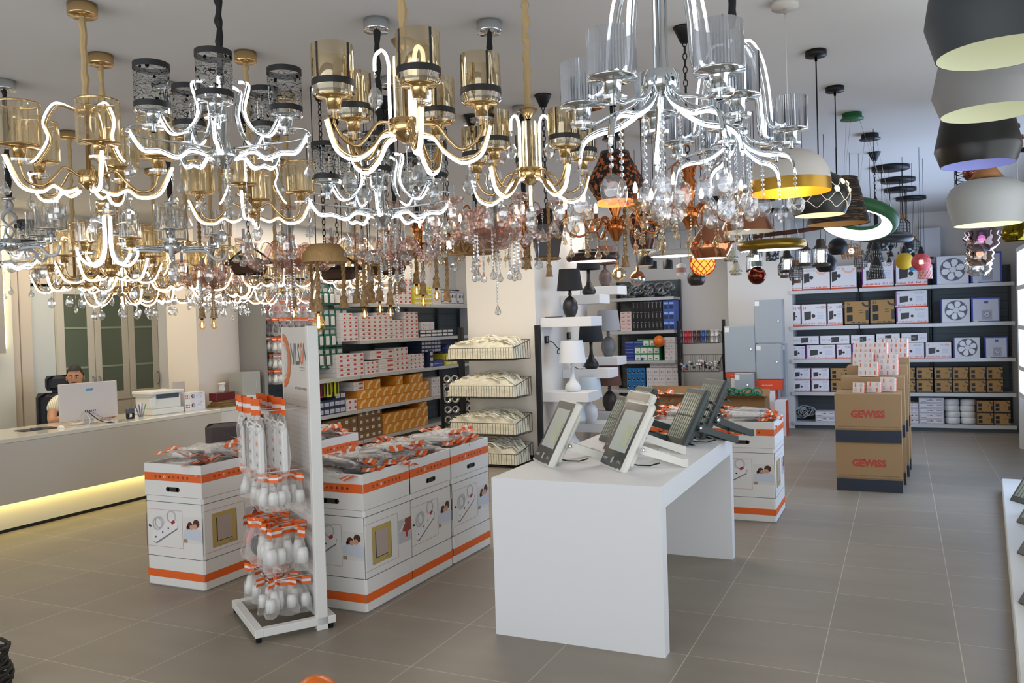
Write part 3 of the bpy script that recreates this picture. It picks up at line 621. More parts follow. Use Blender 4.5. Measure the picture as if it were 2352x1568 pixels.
# ================================================================== grey enclosures and orange cartons
EG=mat('enclosure_grey','9aa3a8',.28)
def enclosure(x0,x1,z0,z1,y,label,d=.2,lock=True):
    t=thing('metal_enclosure',label,'metal box',((x0+x1)/2,y,z0),0,'grey metal enclosures'); w=x1-x0; h=z1-z0
    MB().box(-w/2,w/2,.014,d,0,h,mat('enclosure_body','b9bdbd',.4)).build('body',t)
    MB().box(-w/2+.004,w/2-.004,0,.012,.004,h-.004,EG,.004).build('door',t)
    MB().box(-w/2+.01,-w/2+.07,-.002,0,h-.085,h-.02,PAPER).build('sticker',t)
    if lock: MB().cyl(w/2-.06,0,0,.012,.012,CHROME,10,M=T(0,-.0,h*.5)@T(w/2-.06,0,0)@R(pi/2,'X')@T(-(w/2-.06),0,0)).build('lock',t)
    return t
def obox(x0,x1,z0,z1,y,label,d=.25,text=None,style='orange'):
    w=x1-x0; h=z1-z0; b=MB(); O=mat('side_box_orange')
    if style=='orange': b.box(-w/2,w/2,0,d,0,h,O); b.text('NILSON PANO',-w*.28,h*.42,h*.12,PAPER)
    else:
        b.box(-w/2,w/2,0,d,0,h,mat('carton_gloss','dfe0e6',.45)); b.rect(-w*.1,w*.25,h*.15,h*.6,EG); b.frame(-w*.1,w*.25,h*.15,h*.6,.004,mat('print_grey'),y=-.001)
        for f in (1,):
            b.quad((w/2+.0006,0,0),(w/2+.0006,d,0),(w/2+.0006,d,h),(w/2+.0006,0,h),O)
        if text:
            b.text(text,0,0,.045,BLACKP,M=T(-w*.32,0,h*.14)@R(-pi/2,'Y'))
        b.disc(0,-.0,0.001,O)
    return link(b.mesh('carton'),'enclosure_carton',None,((x0+x1)/2,y,z0),0,label=label,cat='box',group='orange and white enclosure cartons')
obox(-2.22,-1.98,0,.78,12.05,'white carton printed 400x500x210 standing on end',.3,'400x500x210','white')
enclosure(-2.31,-1.88,.86,1.52,12.08,'wide grey metal enclosure with sticker, left of the tallest one')
obox(-2.30,-1.99,.785,.855,12.06,'thin orange carton lying between the printed carton and the grey enclosure',.25)
enclosure(-1.885,-1.5,1.27,1.88,12.08,'tallest grey metal enclosure at the top of the pile')
enclosure(-1.875,-1.53,.76,1.255,12.07,'grey metal enclosure second from the top of the taller pile')
obox(-1.87,-1.53,.61,.755,12.05,'orange enclosure carton beneath the second grey enclosure',.25)
obox(-1.89,-1.62,0,.605,12.05,'white and orange carton at the foot of the taller pile',.3,'300x400x200','white')
enclosure(-2.13,-1.89,.55,.86,11.80,'small grey metal enclosure in front of the printed carton',.2)
obox(-2.13,-1.89,.42,.545,11.80,'small orange carton under the small grey enclosure',.2)
obox(-2.10,-1.90,0,.415,11.80,'small white carton under the small orange one',.2,None,'white')
obox(-1.60,-1.46,0,.48,11.85,'narrow white and orange carton against the shelving upright',.3,None,'white')
enclosure(-1.58,-1.50,.49,1.25,12.30,'narrow end of a grey enclosure beside the shelving upright',.2,False)
# ================================================================== narrow bay: black boxes, blue boxes, globes
NB='cartons on the narrow back bay'
b=MB(); rnd=random.Random(9)
for k in range(46):
    c=Vector((rnd.uniform(-.42,.42),rnd.uniform(-.08,.08),rnd.uniform(.05,.19))); a=rnd.uniform(0,pi); rr=rnd.uniform(.03,.06)
    pts=[c+Matrix.Rotation(a,3,'Z')@Vector((rr*1.5*cos(q),.02*sin(2*q),rr*sin(q))) for q in [i*pi/4 for i in range(8)]]
    b.tube([(p.x,p.y,max(.02,p.z)) for p in pts],.016,mat('foil_sleeve','8f9496',.3,.5),5,closed=True)
b.build('flexible_conduit',None,(-3.68,12.95,2.0),label='heap of grey coiled flexible conduit in bags on the top shelf',cat='conduit',kind='stuff')
stack('pinkish',-4.06,1.48,2,5,.09,.062,.3,'pale blush carton with red mark beside the black boxes',NB,frame='B')
stack('blackbox',-3.87,1.48,8,3,.062,.155,.3,'tall black box in the three-layer block',NB,frame='B')
stack('navyw',-3.63,1.947,2,1,.045,.04,.1,'tiny black and white box on the black block',NB,frame='B')
stack('navyw',-3.50,1.947,4,1,.045,.04,.1,'tiny black and white box mid-way along the black block',NB,frame='B',skip=((2,0),))
stack('blue',-3.365,1.48,2,3,.088,.155,.3,'blue printed carton beside the tall black boxes',NB,frame='B')
stack('dblue',-4.0,1.01,2,6,.15,.052,.3,'flat royal blue carton behind the grey lamp',NB,frame='B')
stack('green',-3.84,1.01,4,2,.10,.11,.3,'green and white carton in the lower layers',NB,frame='B')
stack('green',-3.80,1.24,4,1,.10,.11,.3,'green and white carton of the top layer',NB,frame='B')
stack('plainwhite',-3.36,1.01,2,4,.085,.09,.3,'plain white carton beside the orange balloon',NB,frame='B')
stack('bluegold',-3.98,.55,4,3,.075,.115,.3,'sea-blue carton with a halogen bulb picture',NB,frame='B')
stack('plainwhite',-3.66,.55,5,3,.105,.115,.3,'plain white carton in the large pale block',NB,frame='B')
stack('plainwhite',-3.60,.90,4,1,.105,.07,.25,'flat white carton on the large pale block',NB,frame='B')
def ball(label,loc,r,name='orange_ball',m=mat('balloon_orange','e0701e',.25)):
    t=thing(name,label,'balloon',loc); b=MB(); b.sphere((0,0,r),r,m,24,14,sc=(1,1,1)); b.build('balloon_skin',t); MB().cyl(0,0,-.004,.012,.010,m,8,r2=.004).build('knot',t); return t
ball('orange balloon lying among the cartons of the narrow back bay',(-3.42,12.66,1.22),.09,'balloon')
ball('orange balloon on the floor at the lower edge of the view',(-2.23,2.735,.0),.10,'balloon')
# ================================================================== printed carton bins
SKIN1=mat('print_skin','cf9a7a',.6); HAIRP=mat('print_brown_hair','4a2c1e',.6); PALEB=mat('print_pale_blue','cbd2de',.6); GOLDP=mat('print_gold','bfa862',.45,.1); GOLDD=mat('print_gold_shadow','8c7430',.5); ROSEP=mat('print_rose_grey','b5a59c',.5)
def draw_strip(b,x0,x1,z0,z1,M,y=-.001):
    w=x1-x0; h=z1-z0; cx=x0; P=lambda u,v:(x0+u*w,y,z0+v*h)
    def poly(pts,m,yy=0): b.add([(P(u,v)[0],y-yy,P(u,v)[2]) for u,v in pts],[tuple(range(len(pts)))],m,False,M)
    G1=mat('print_mid_grey','7d7d80',.5)
    poly([(.16,.06),(.26,.02),(.92,.50),(.95,.66),(.86,.60),(.2,.14)],G1); poly([(.10,.20),(.16,.08),(.24,.06),(.92,.54),(.94,.72),(.86,.82),(.76,.80),(.14,.36)],mat('print_light','e9e9ea',.5),.0003)
    for u,v in ((.24,.22),(.46,.38),(.64,.51)): b.disc(P(u,v)[0],P(u,v)[2],w*.055,PAPER,y=y-.0006,n=12,M=M); b.disc(P(u,v)[0],P(u,v)[2],w*.022,BLACKP,y=y-.0008,n=8,M=M)
    poly([(.76,.62),(.86,.70),(.82,.78),(.72,.70)],REDP,.0007)
    for k,(u,v,r) in enumerate(((.30,.62,.16),(.36,.66,.15),(.74,.86,.15))): b.ring(P(u,v)[0],P(u,v)[2],w*r*.82,w*r,mat('print_light2','c9c9cc',.5),y=y-.0004-.0001*k,n=18,M=M); b.ring(P(u,v)[0],P(u,v)[2],w*r*.78,w*r*.82,G1,y=y-.0005-.0001*k,n=18,M=M)
    poly([(.02,.52),(.10,.50),(.10,.56),(.02,.58)],BLACKP,.0002)
def draw_couple(b,x0,x1,z0,z1,M,y=-.001):
    w=x1-x0; h=z1-z0; b.rect(x0,x1,z0,z1,mat('print_backdrop','dfdcd8',.6),y=y,M=M)
    b.add([(x0,y-.0002,z0+h*.18),(x1,y-.0002,z0+h*.1),(x1,y-.0002,z0+h*.50),(x0+w*.7,y-.0002,z0+h*.62),(x0+w*.3,y-.0002,z0+h*.60),(x0,y-.0002,z0+h*.46)],[(0,1,2,3,4,5)],PALEB,False,M)
    b.rect(x0,x0+w*.2,z0,z0+h*.14,mat('print_tan','9c8c74',.6),y=y-.0003,M=M)
    b.disc(x0+w*.36,z0+h*.68,w*.15,HAIRP,y=y-.0003,M=M); b.disc(x0+w*.22,z0+h*.6,w*.06,HAIRP,y=y-.0003,M=M,sz=1.4); b.disc(x0+w*.44,z0+h*.62,w*.10,SKIN1,y=y-.0005,M=M)
    b.disc(x0+w*.70,z0+h*.78,w*.17,HAIRP,y=y-.0004,M=M); b.disc(x0+w*.64,z0+h*.66,w*.11,SKIN1,y=y-.0006,M=M)
def draw_switch(b,x0,x1,z0,z1,M,y=-.001):
    w=x1-x0; h=z1-z0
    b.rect(x0+w*.03,x1+w*.0,z0-h*.01,z1-h*.03,GOLDD,y=y,M=M); b.rect(x0,x1-w*.03,z0,z1,GOLDP,y=y-.0002,M=M)
    b.rect(x0+w*.16,x1-w*.2,z0+h*.14,z1-h*.14,BLACKP,y=y-.0004,M=M); b.rect(x0+w*.20,x1-w*.2,z0+h*.16,z1-h*.13,ROSEP,y=y-.0006,M=M); b.text('NILSON',x1-w*.32,z0+h*.05,h*.04,BLACKP,y=y-.0004,M=M)
def draw_hands(b,x0,x1,z0,z1,M,y=-.001):
    w=x1-x0; h=z1-z0; b.rect(x0,x1,z0,z1,mat('print_silvery','c3c3c8',.5),y=y,M=M)
    b.add([(x0+w*.3,y-.0002,z0+h*.5),(x0+w*.55,y-.0002,z1),(x1,y-.0002,z1),(x1,y-.0002,z0+h*.45),(x0+w*.6,y-.0002,z0+h*.4)],[(0,1,2,3,4)],mat('print_skin_dark','8f4a3a',.6),False,M)
    b.rect(x0+w*.55,x0+w*.7,z0+h*.2,z0+h*.5,REDP,y=y-.0004,M=M)
    b.add([(x0+w*.02,y-.0003,z0+h*.5),(x0+w*.5,y-.0003,z0+h*.85),(x0+w*.54,y-.0003,z0+h*.82),(x0+w*.1,y-.0003,z0+h*.46)],[(0,1,2,3)],PAPER,False,M)
def bin_(label,x0,y0,w=.50,d=.54,front='strip',side='switch',h=.80,lab=False):
    t=thing('carton_bin',label,'bin',(x0+w/2,y0,0),0,'printed white carton bins of bagged goods')
    BW=mat('bin_card','e6e5e1',.5); b=MB()
    b.box(-w/2,w/2,0,d,0,.60,BW,.012)
    for a in ((-w/2,w/2,0,.012),(-w/2,w/2,d-.012,d),(-w/2,-w/2+.012,.012,d-.012),(w/2-.012,w/2,.012,d-.012)): b.box(*a,.59,h,BW)
    for F,(M,fw) in {'front':(I4,w),'side':(T(w/2,d/2,0)@R(pi/2),d),'back':(T(0,d,0)@R(pi),w),'left':(T(-w/2,d/2,0)@R(-pi/2),d)}.items():
        a=fw/2-.0015; q=.0012
        b.rect(-a,a,.690,.742,ORANGE,y=-.0009,M=M); b.rect(-a,a,.058,.108,ORANGE,y=-.0009,M=M)
        for k in range(8): (b.disc if k%2 else b.ring)(*((-a+fw*(.2+.08*k),.716,.009) if k%2 else (-a+fw*(.2+.08*k),.716,.005,.010)),mat('print_icon','7e2f14',.5) if k!=2 else PAPER,y=-.0014,n=6,M=M)
        for z in (.552,.196): b.rect(-a,a,z-.0016,z+.0016,BLACKP,y=-.0008,M=M)
        b.rect(a-.003,a,.196,.552,BLACKP,y=-.0008,M=M)
        kind={'front':front,'side':side}.get(F,'none')
        if F in('front','back') or kind=='strip': 
            hx=0; b.rect(hx-.045,hx+.045,.622,.652,mat('slot_dark','2a2624',.7),y=-.0009,M=M); b.disc(hx-.045,.637,.015,mat('slot_dark'),y=-.0009,M=M); b.disc(hx+.045,.637,.015,mat('slot_dark'),y=-.0009,M=M)
        RL=mat('print_red_line','c4776c',.5)
        if kind=='strip':
            z0,z1=.26,.50; sx=a-.66*fw
            for e in ((-a,-a+.64*fw,z0-.002,z0),(-a,-a+.64*fw,z1,z1+.002),(-a+.64*fw,-a+.64*fw+.002,z0,z1)): b.rect(*e,RL,y=-.0009,M=M)
            draw_strip(b,-a+.03*fw,-a+.60*fw,z0+.01,z1-.01,M)
            draw_couple(b,-a+.66*fw,a-.006,.30,.465,M)
        elif kind=='switch':
            for e in ((-a,-a+.68*fw,.236,.238),(-a,-a+.68*fw,.505,.507),(-a+.68*fw,-a+.68*fw+.002,.236,.507)): b.rect(*e,RL,y=-.0009,M=M)
            draw_switch(b,-a+.14*fw,-a+.54*fw,.262,.478,M); draw_hands(b,-a+.70*fw,a-.004,.31,.455,M)
        if lab and F=='front': b.rect(.0,.11,.675,.745,PAPER,y=-.0018,M=M); [b.rect(.01,.10,.735-.012*k,.738-.012*k,mat('print_grey'),y=-.0022,M=M) for k in range(5)]
    b.build('carton_body',t); return t
BINS=[('front left carton bin nearest the reception counter',-4.53,3.90,'strip','switch',.54),
('carton bin second in the left row, behind the front left one',-4.55,4.47,'strip','strip',.54),
('carton bin last in the left row, beside the dark armchair',-4.50,5.04,'strip','switch',.50),
('front carton bin behind the white peg stand, gold switch on its side',-3.27,3.92,'strip','switch',.50),
('carton bin in the middle of the right row with power strip picture',-3.31,4.41,'switch','strip',.52),
('carton bin at the back of the right row, nearest the white table',-3.31,4.95,'switch','strip',.56),
('carton bin beyond the white table with a price label on its stripe',-1.43,6.80,'strip','switch',.56),
('carton bin mostly hidden behind the middle of the white table',-1.96,6.80,'strip','switch',.56)]
for i,(l,x,y,f,s,d) in enumerate(BINS): bin_(l,x,y,front=f,side=s,d=d,lab=(i==6),w=.46 if i==3 else .5)
# bagged power strips and plugs heaped in the bins
def strip_bag(seed,dark):
    rnd=random.Random(seed); hd=MB(); L=.34; w=.11
    for k,(xa,xb,m) in enumerate(((-.02,.014,ORANGE),(.014,.034,PAPER),(.034,.062,ORANGE))):
        n=5; vs=[]
        for i in range(n+1):
            y=-w*.72+w*1.44*i/n; z=.03+.014*sin(i*1.6+seed); vs+=[(-L/2-.05+xa,y,z),(-L/2-.05+xb,y,z*.95)]
        hd.add(vs,[(2*i,2*i+1,2*i+3,2*i+2) for i in range(n)],m)
    bg=MB(); n=9; prof=[(.25,-L/2+.005),(.7,-L/2+.05),(1,-L*.2),(1.02,L*.15),(.85,L*.38),(.3,L/2)]
    vs=[];fs=[]
    for k,(q,x) in enumerate(prof):
        for i in range(n):
            a=2*pi*i/n; wv=1+.2*sin(2.3*a+seed+k*2.1); vs.append((x,w*.56*q*cos(a)*wv,.024+.027*q*sin(a)*wv))
    for k in range(len(prof)-1):
        for i in range(n): j=(i+1)%n; fs.append((k*n+i,k*n+j,(k+1)*n+j,(k+1)*n+i))
    bg.add(vs,fs,BAG)
    ct=MB(); m=mat('black_plastic','202124',.35) if dark else PLASTW
    ct.box(-L*.30,L*.36,-.026,.026,.006,.034,m,.008)
    for k in range(4): ct.cyl(-L*.22+k*L*.15,0,.034,.0355,.018,mat('socket_face','c9c9c6',.4) if not dark else BLACKP,10); ct.cyl(-L*.22+k*L*.15,0,.0355,.0365,.007,ORANGE if k==1 else BLACKP,6)
    ct.tube([(-L*.3+.06*cos(a)*.5,.030*sin(a),.03+.01*sin(3*a)) for a in [i*pi/5 for i in range(10)]],.005,m,5,closed=True)
    return hd.mesh('header_strip'),bg.mesh('plastic_bag'),ct.mesh('power_strip_body')
SB={(k,d):strip_bag(k,d) for k in range(3) for d in (0,1)}
def put_strip(k,dark,loc,rot,label,group,sc=1):
    t=thing('bagged_power_strip',label,'packet',loc,0,group); t.rotation_euler=rot; t.scale=(sc,)*3
    for n,m in zip(('header_strip','plastic_bag','power_strip_body'),SB[(k,dark)]): link(m,n,t)
    return t
rnd=random.Random(21)
def heap(i,x0,y0,w,d,dark_p,desc,n=18,top=.86):
    for k in range(n):
        lay=k//6; yy=y0+.09+(d-.18)*((k%6)/5 if lay<2 else ((k%6)+.2)/5.6)+rnd.uniform(-.02,.02); xx=x0+w/2+rnd.uniform(-.045,.045)
        z=top-.15+.055*lay+rnd.uniform(0,.012); ang=rnd.uniform(-.7,.7)+(pi if rnd.random()<.45 else 0)
        dk=1 if rnd.random()<dark_p else 0
        put_strip(rnd.randrange(3),dk,(xx,yy,z),(rnd.uniform(-.16,.16),rnd.uniform(-.12,.12),ang),'bagged %s power strip lying in %s'%(('white','black')[dk],desc),'bagged goods in %s'%desc,sc=.97)
heap(0,-4.53,3.90,.50,.54,.1,'the front left carton bin'); heap(1,-4.55,4.47,.5,.54,.6,'the second bin of the left row'); heap(2,-4.50,5.04,.5,.5,.5,'the last bin of the left row')
heap(3,-3.27,3.90,.46,.5,.7,'the bin behind the peg stand'); heap(4,-3.31,4.41,.5,.52,.2,'the middle bin of the right row'); heap(5,-3.31,4.95,.5,.56,.15,'the bin nearest the white table')
heap(6,-1.43,6.80,.5,.56,.5,'the price-labelled bin beyond the table'); heap(7,-1.96,6.80,.5,.56,.3,'the hidden bin beyond the table')
# ================================================================== white peg stand
t=thing('peg_stand','tall white perforated peg stand with a logo header, full of hanging bags','display stand',(-2.89,3.62,0),radians(-35))
PW=mat('stand_white','e2e2de',.4)
b=MB(); b.box(-.56,-.045,-.012,.012,.05,1.26,PW)
for i in range(17):
    for k in range(38): b.disc(-.53+i*.0295,.09+k*.031,.0035,mat('peg_hole','a7a7a4',.6),y=-.0125,n=5)
b.build('perforated_panel',t)
b=MB(); b.box(-.045,0,-.03,.03,.0,1.66,PW,.003); b.build('post',t); b=MB(); b.box(-.59,-.56,-.02,.02,.0,1.66,PW); b.build('post',t)
for ar in ((-.60,.0,-.36,-.315),(-.60,.0,.03,.075),(-.60,-.555,-.315,.03),(-.045,.0,-.315,.03)): MB().box(*ar,.028,.07,PW,.003).build('base_bar',t)
for x,y in ((-.58,-.34),(-.02,-.34),(-.58,.05),(-.02,.05)): MB().cyl(x,y,0,.028,.016,BLACK,8).build('foot',t)
b=MB(); b.box(-.56,-.045,-.016,.016,1.26,1.655,mat('header_card','d5d3cc',.4)); M=T(0,-.016,0)
b.text('~NILS',-.40,1.44,.125,mat('logo_grey','5c6068',.5),w=.19,M=M); b.text('~O',-.203,1.435,.135,mat('logo_orange','d9743c',.5),w=.062,M=M); b.text('I',-.176,1.475,.055,mat('logo_orange'),w=.007,M=M); b.text('~N',-.134,1.44,.125,mat('logo_grey'),w=.058,M=M)
b.ring(-.565,1.46,.115,.16,mat('logo_orange'),y=-.002,n=20,a0=-pi/2,a1=pi/2,M=M); b.ring(-.56,1.46,.09,.1,mat('print_peach','e6b48c',.5),y=-.0021,n=16,a0=-pi/2,a1=pi/2,M=M)
b.rect(-.22,-.12,1.425,1.43,mat('print_grey'),y=-.001,M=M); b.rect(-.20,-.12,1.41,1.414,mat('print_grey'),y=-.001,M=M)
b.text('#THINKSIMPLY',-.33,1.30,.016,mat('logo_grey'),w=.25,M=M); b.build('header_sign',t)
for z in (1.205,.87,.56,.28):
    for x in (-.13,-.27,-.41,-.52): MB().tube([(x,-.013,z),(x,-.25,z),(x,-.26,z+.012)],.003,PW,5).build('peg',t)
# long hanging power strips and small hanging bags
def hang_strip(seed,dark):
    hd,bg,ct=SB[(seed,dark)]; return hd,bg,ct
Mst=T(-2.89,3.62,0)@R(radians(-35))
def on_stand(x,y,z): return tuple(Mst@Vector((x,y,z)))
k=0
for x in (-.52,-.41,-.27,-.13):
    for y in (-.25,-.13):
        dk=1 if (x<-.45 and y>-.2) or (x==-.41 and y<-.2) else 0
        put_strip(k%3,dk,on_stand(x+rnd.uniform(-.02,.02),y,1.005),(0,0,0),'long clear bag with a %s power strip hanging on the stand, %s peg, %s'%(('white','black')[dk],ORD[(-.52,-.41,-.27,-.13).index(x)],('front','rear')[y>-.2]),'power strips hanging on the top peg row',sc=1.12).rotation_euler=Matrix.to_euler((R(radians(-35)+rnd.uniform(-.15,.15))@R(pi/2,'X')@R(pi/2,'Z')@R(pi,'Z')).to_3x3()); k+=1
for r,(z,kinds,sc) in enumerate(((.87,('white2','white','white3'),1.12),(.58,('pink','black','white3','white'),1.35),(.29,('white','white2'),1.12))):
    for xi,x in enumerate((-.52,-.41,-.27,-.13)):
        for yi,y in enumerate((-.24,-.16,-.08)):
            kd=kinds[(xi+yi)%len(kinds)] if r!=1 else (('pink','pink','black') if xi==0 else ('black','white3','white') if xi==1 else ('white3','white','white2'))[yi]
            put_bag(kd,on_stand(x+rnd.uniform(-.02,.02),y,z+rnd.uniform(-.01,.005)),radians(-35)+rnd.uniform(-.9,.9),'small clear bag of %s on the stand, %s row down, %s peg, %s'%({'w':'white plugs','p':'pink cord','b':'black cord'}[kd[0]],ORD[r+1],ORD[xi],('front','middle','rear')[yi]),'small bags on the peg stand, %s row'%ORD[r+1],sc=sc)
# ================================================================== brown brand cartons and sample frames
def brand(x0,y0,z0,label,w=.565,d=.40,h=.45,plain=False):
    b=MB(); b.box(-w/2,w/2,0,d,0,h,KRAFT,.004)
    for M,fw in () if plain else ((I4,w),(T(w/2,d/2,0)@R(pi/2),d)):
        a=fw/2-.004; b.rect(-a,a,.004,.115,NAVY,y=-.0009,M=M); b.rect(-a,a,.120,.1225,NAVY,y=-.0009,M=M); b.rect(-a,a,.128,.1295,NAVY,y=-.0009,M=M)
        b.text('MATERIALE ELETTRICO - ELECTRICAL MATERIAL - MATERIEL ELECTRIQUE',-a*.92,.142,.010,mat('print_brown','5d4428',.6),w=a*1.84,M=M)
    RB=mat('logo_red','b5412a',.5)
    if not plain:
        b.text('*GEWiSS',0,.230,.070,RB,w=.29,cx=True)
    b.rect(-w*.5+.01,w*.5-.01,h,h,KRAFT); b.quad((-w/2+.01,d*.48,h+.0006),(w/2-.01,d*.48,h+.0006),(w/2-.01,d*.52,h+.0006),(-w/2+.01,d*.52,h+.0006),mat('parcel_tape','8d6f46',.3))
    return link(b.mesh('brand_carton'),'brand_carton',None,(x0+w/2,y0,z0),0,label=label,cat='box',group='brown cartons stacked in the aisle')
brand(-.58,8.26,0,'lower brown carton with red logo at the front of the aisle stack'); brand(-.582,8.25,.452,'upper brown carton with red logo at the front of the aisle stack')
brand(-.55,8.68,0,'lower brown carton of the second aisle stack'); brand(-.55,8.68,.452,'middle brown carton of the second aisle stack'); brand(-.55,8.70,.904,'flat top brown carton of the second aisle stack',h=.12,plain=True)
brand(-.52,9.11,0,'lower brown carton of the third aisle stack'); brand(-.52,9.11,.452,'middle brown carton of the third aisle stack'); brand(-.52,9.13,.904,'top brown carton of the third aisle stack',h=.2,plain=True)
brand(-.50,9.54,0,'lower brown carton of the rearmost aisle stack'); brand(-.50,9.54,.452,'middle brown carton of the rearmost aisle stack'); brand(-.50,9.55,.904,'top brown carton of the rearmost aisle stack',h=.26,plain=True)
def sample(x0,x1,z0,z1,y,label,tilt=.3,dep=.05):
    w=x1-x0; h=z1-z0; t=thing('sample_box',label,'sample box',((x0+x1)/2,y,z0),0,'orange boxes with printed frames'); t.rotation_euler=(-.10,.0,-tilt)
    b=MB(); b.box(-w/2,w/2,0,.006,0,h,mat('frame_white','e3ddd6',.4)); n=max(2,int(w/.045)); m=max(2,int(h/.05))
    for i in range(n):
        for k in range(m):
            x=-w/2+w*(i+.5)/n; z=h*(k+.5)/m
            if (i+k)%2: b.rect(x-.006,x+.006,z-.018,z+.018,mat('print_coral','d9694a',.5),y=-.001)
            else: [b.rect(x-.012,x+.012,z-.014+.008*q,z-.011+.008*q,mat('print_bluegrey','a4a8bb',.5),y=-.001) for q in range(4)]
    b.build('front_frame',t); c=MB(); c.box(-w/2+.008,w/2-.008,.006,dep+.02,.006,h-.006,mat('pink_foam')); 
    for k in range(1,4): c.box(w/2-.008,w/2-.006,.008,dep+.018,h*k/4-.001,h*k/4+.001,mat('foam_line','8e4431',.6))
    c.build('orange_back_box',t); return t
for i,a in enumerate(((-.43,-.33,.905,1.0,8.33,'smallest white-faced orange sample box at the front edge'),(-.31,-.19,.905,1.005,8.36,'small square sample box second from the front edge'),(-.20,-.07,.905,1.04,8.47,'upright sample box on the front carton, nearest its tape end'),
  (-.40,-.22,1.03,1.17,8.74,'medium sample box in front of the tall ones'),(-.22,-.05,1.03,1.19,8.84,'medium sample box right of its twin'),(-.47,-.27,1.11,1.25,9.14,'square sample box at the outer end of the middle tier'),
  (-.26,-.05,1.11,1.23,9.17,'wide sample box in the middle tier'),(-.47,-.14,1.11,1.34,9.30,'large sample box of the top tier'),(-.22,.05,1.17,1.37,9.60,'largest sample box at the very back of the display'))): sample(*a)
# ================================================================== floodlights
def flood(loc,rz,label,white=True,w=.30,L=.40,th=28,grid=False,sc=1):
    t=thing('floodlight',label,'floodlight',loc,rz,'floodlights'); t.scale=(sc,)*3
    C=mat('flood_white','e4e2da',.35) if white else mat('flood_grey','4b5354',.4,.2)
    M=R(-radians(th),'X')@T(0,0,0)
    b=MB(); b.box(-w/2,w/2,0,.045,0,L,C,.012,M=M); b.box(-w/2+.03,w/2-.03,.045,.075,.05,L-.05,C,.01,M=M)
    if not white:
        for k in range(7): b.box(-w/2+.01,w/2-.01,.075,.105,.04+k*(L-.1)/6,.05+k*(L-.1)/6,C,M=M)
    b.build('housing',t)
    g=MB(); FR=mat('flood_glass_frame','3f4443',.15) if white else mat('flood_dark_frame','454c4b',.4); g.rect(-w/2+.012,w/2-.012,.012,L-.012,FR,y=-.001,M=M)
    if white:
        g.rect(-w/2+.045,w/2-.04,L*.26,L*.86,mat('reflector','c4cec8',.25),y=-.002,M=M); g.rect(w*.02,w*.30,L*.34,L*.66,mat('led_board','cdd6b4',.4),y=-.003,M=M)
        for k in range(12): g.rect(w*.03,w*.29,L*(.35+.026*k),L*(.352+.026*k),mat('print_grey'),y=-.0034,M=M)
        g.rect(-.012,.012,L*.08,L*.17,mat('print_silver'),y=-.0025,M=M); g.text('*100W',-w*.40,L*.10,L*.045,mat('print_silver'),y=-.0025,w=w*.2,M=M); g.text('IP66',w*.22,L*.10,L*.045,mat('print_silver'),y=-.0025,w=w*.16,M=M)
    else:
        for a in range(2):
            for c in range(2): g.rect(-w*.40+a*w*.41,-w*.02+a*w*.41,L*(.12+.41*c),L*(.50+.41*c) if c==0 else L*.90,mat('flood_pane','8fa093',.2),y=-.002,M=M)
            for k in range(3): g.rect(-w*.32+a*w*.41+k*w*.11,-w*.30+a*w*.41+k*w*.11,L*.12,L*.9,FR,y=-.003,M=M)
    g.build('glass_front',t)
    if white:
        k=MB(); 
        for x in (-w*.38,w*.38): 
            for z in (.004,L-.012): MB().box(x-.008,x+.008,-.006,.006,z,z+.012,PLASTW,M=M).build('glass_clip',t)
    pv=M@Vector((0,.06,L*.40)); yb=pv.y+.26; br=MB(); 
    for s_ in (-1,1):
        x=s_*(w/2+.008); d=Vector((0,yb-pv.y,.012-pv.z)); n_=Vector((0,-d.z,d.y)).normalized()*.022
        p=[pv+n_,pv-n_,pv+d-n_*.9,pv+d+n_*1.1]
        br.add([(x-.004,q.y,max(0,q.z)) for q in p]+[(x+.004,q.y,max(0,q.z)) for q in p],[(0,1,2,3),(7,6,5,4),(0,4,5,1),(1,5,6,2),(2,6,7,3),(3,7,4,0)],C)
    br.build('side_arm',t)
    MB().box(-w/2-.004,w/2+.004,yb-.010,yb+.012,0,.045,C).build('rear_bar',t)
    for s_ in (-1,1): MB().cyl(0,0,0,.012,.012,CHROME,10,M=T(s_*(w/2+.010),pv.y,pv.z)@R(pi/2*s_,'Y')).build('bolt',t)
    MB().tube([(0.02,.08,.03),(.03,.16,.008),(.06,.22,.006),(.08,.27,.02)],.004,BLACK,5).build('cable',t)
    return t
TZ=.8305
flood((-1.90,4.37,TZ),radians(-49),'white floodlight standing alone at the near left corner of the table')
flood((-1.47,4.33,TZ),radians(-49),'white floodlight nearest the long edge of the table',w=.31)
flood((-1.60,4.78,TZ),radians(-49),'larger white floodlight directly behind the second one',w=.34,L=.42)
flood((-1.80,5.24,TZ),radians(-50),'dark grey floodlight peeking out behind the white pair',False,.28,.34)
flood((-1.80,5.64,TZ),radians(-50),'dark grey floodlight at the back, mostly hidden',False,.30,.38)
flood((-1.36,5.28,TZ),radians(-50),'front dark grey finned floodlight at the far end of the table',False,.27,.40)
flood((-1.33,5.62,TZ),radians(-50),'rear dark grey finned floodlight behind its smaller twin',False,.30,.44)
for i,(x,y,s_) in enumerate(((.82,7.48,.95),(.78,6.70,.95),(.70,5.80,1.1),(.60,4.78,1.15),(.52,3.70,1.15))):
    flood((x,y,.1205),radians(-60),'black-framed floodlight leaning on the low plinth, %s from the far end'%ORD[i],False,.34,.42,35,sc=s_)
ball('pale round lampshade globe lying between the plinth floodlights',(.90,7.1,.1205),.10,'globe',mat('globe_cream','cfc8b8',.4))
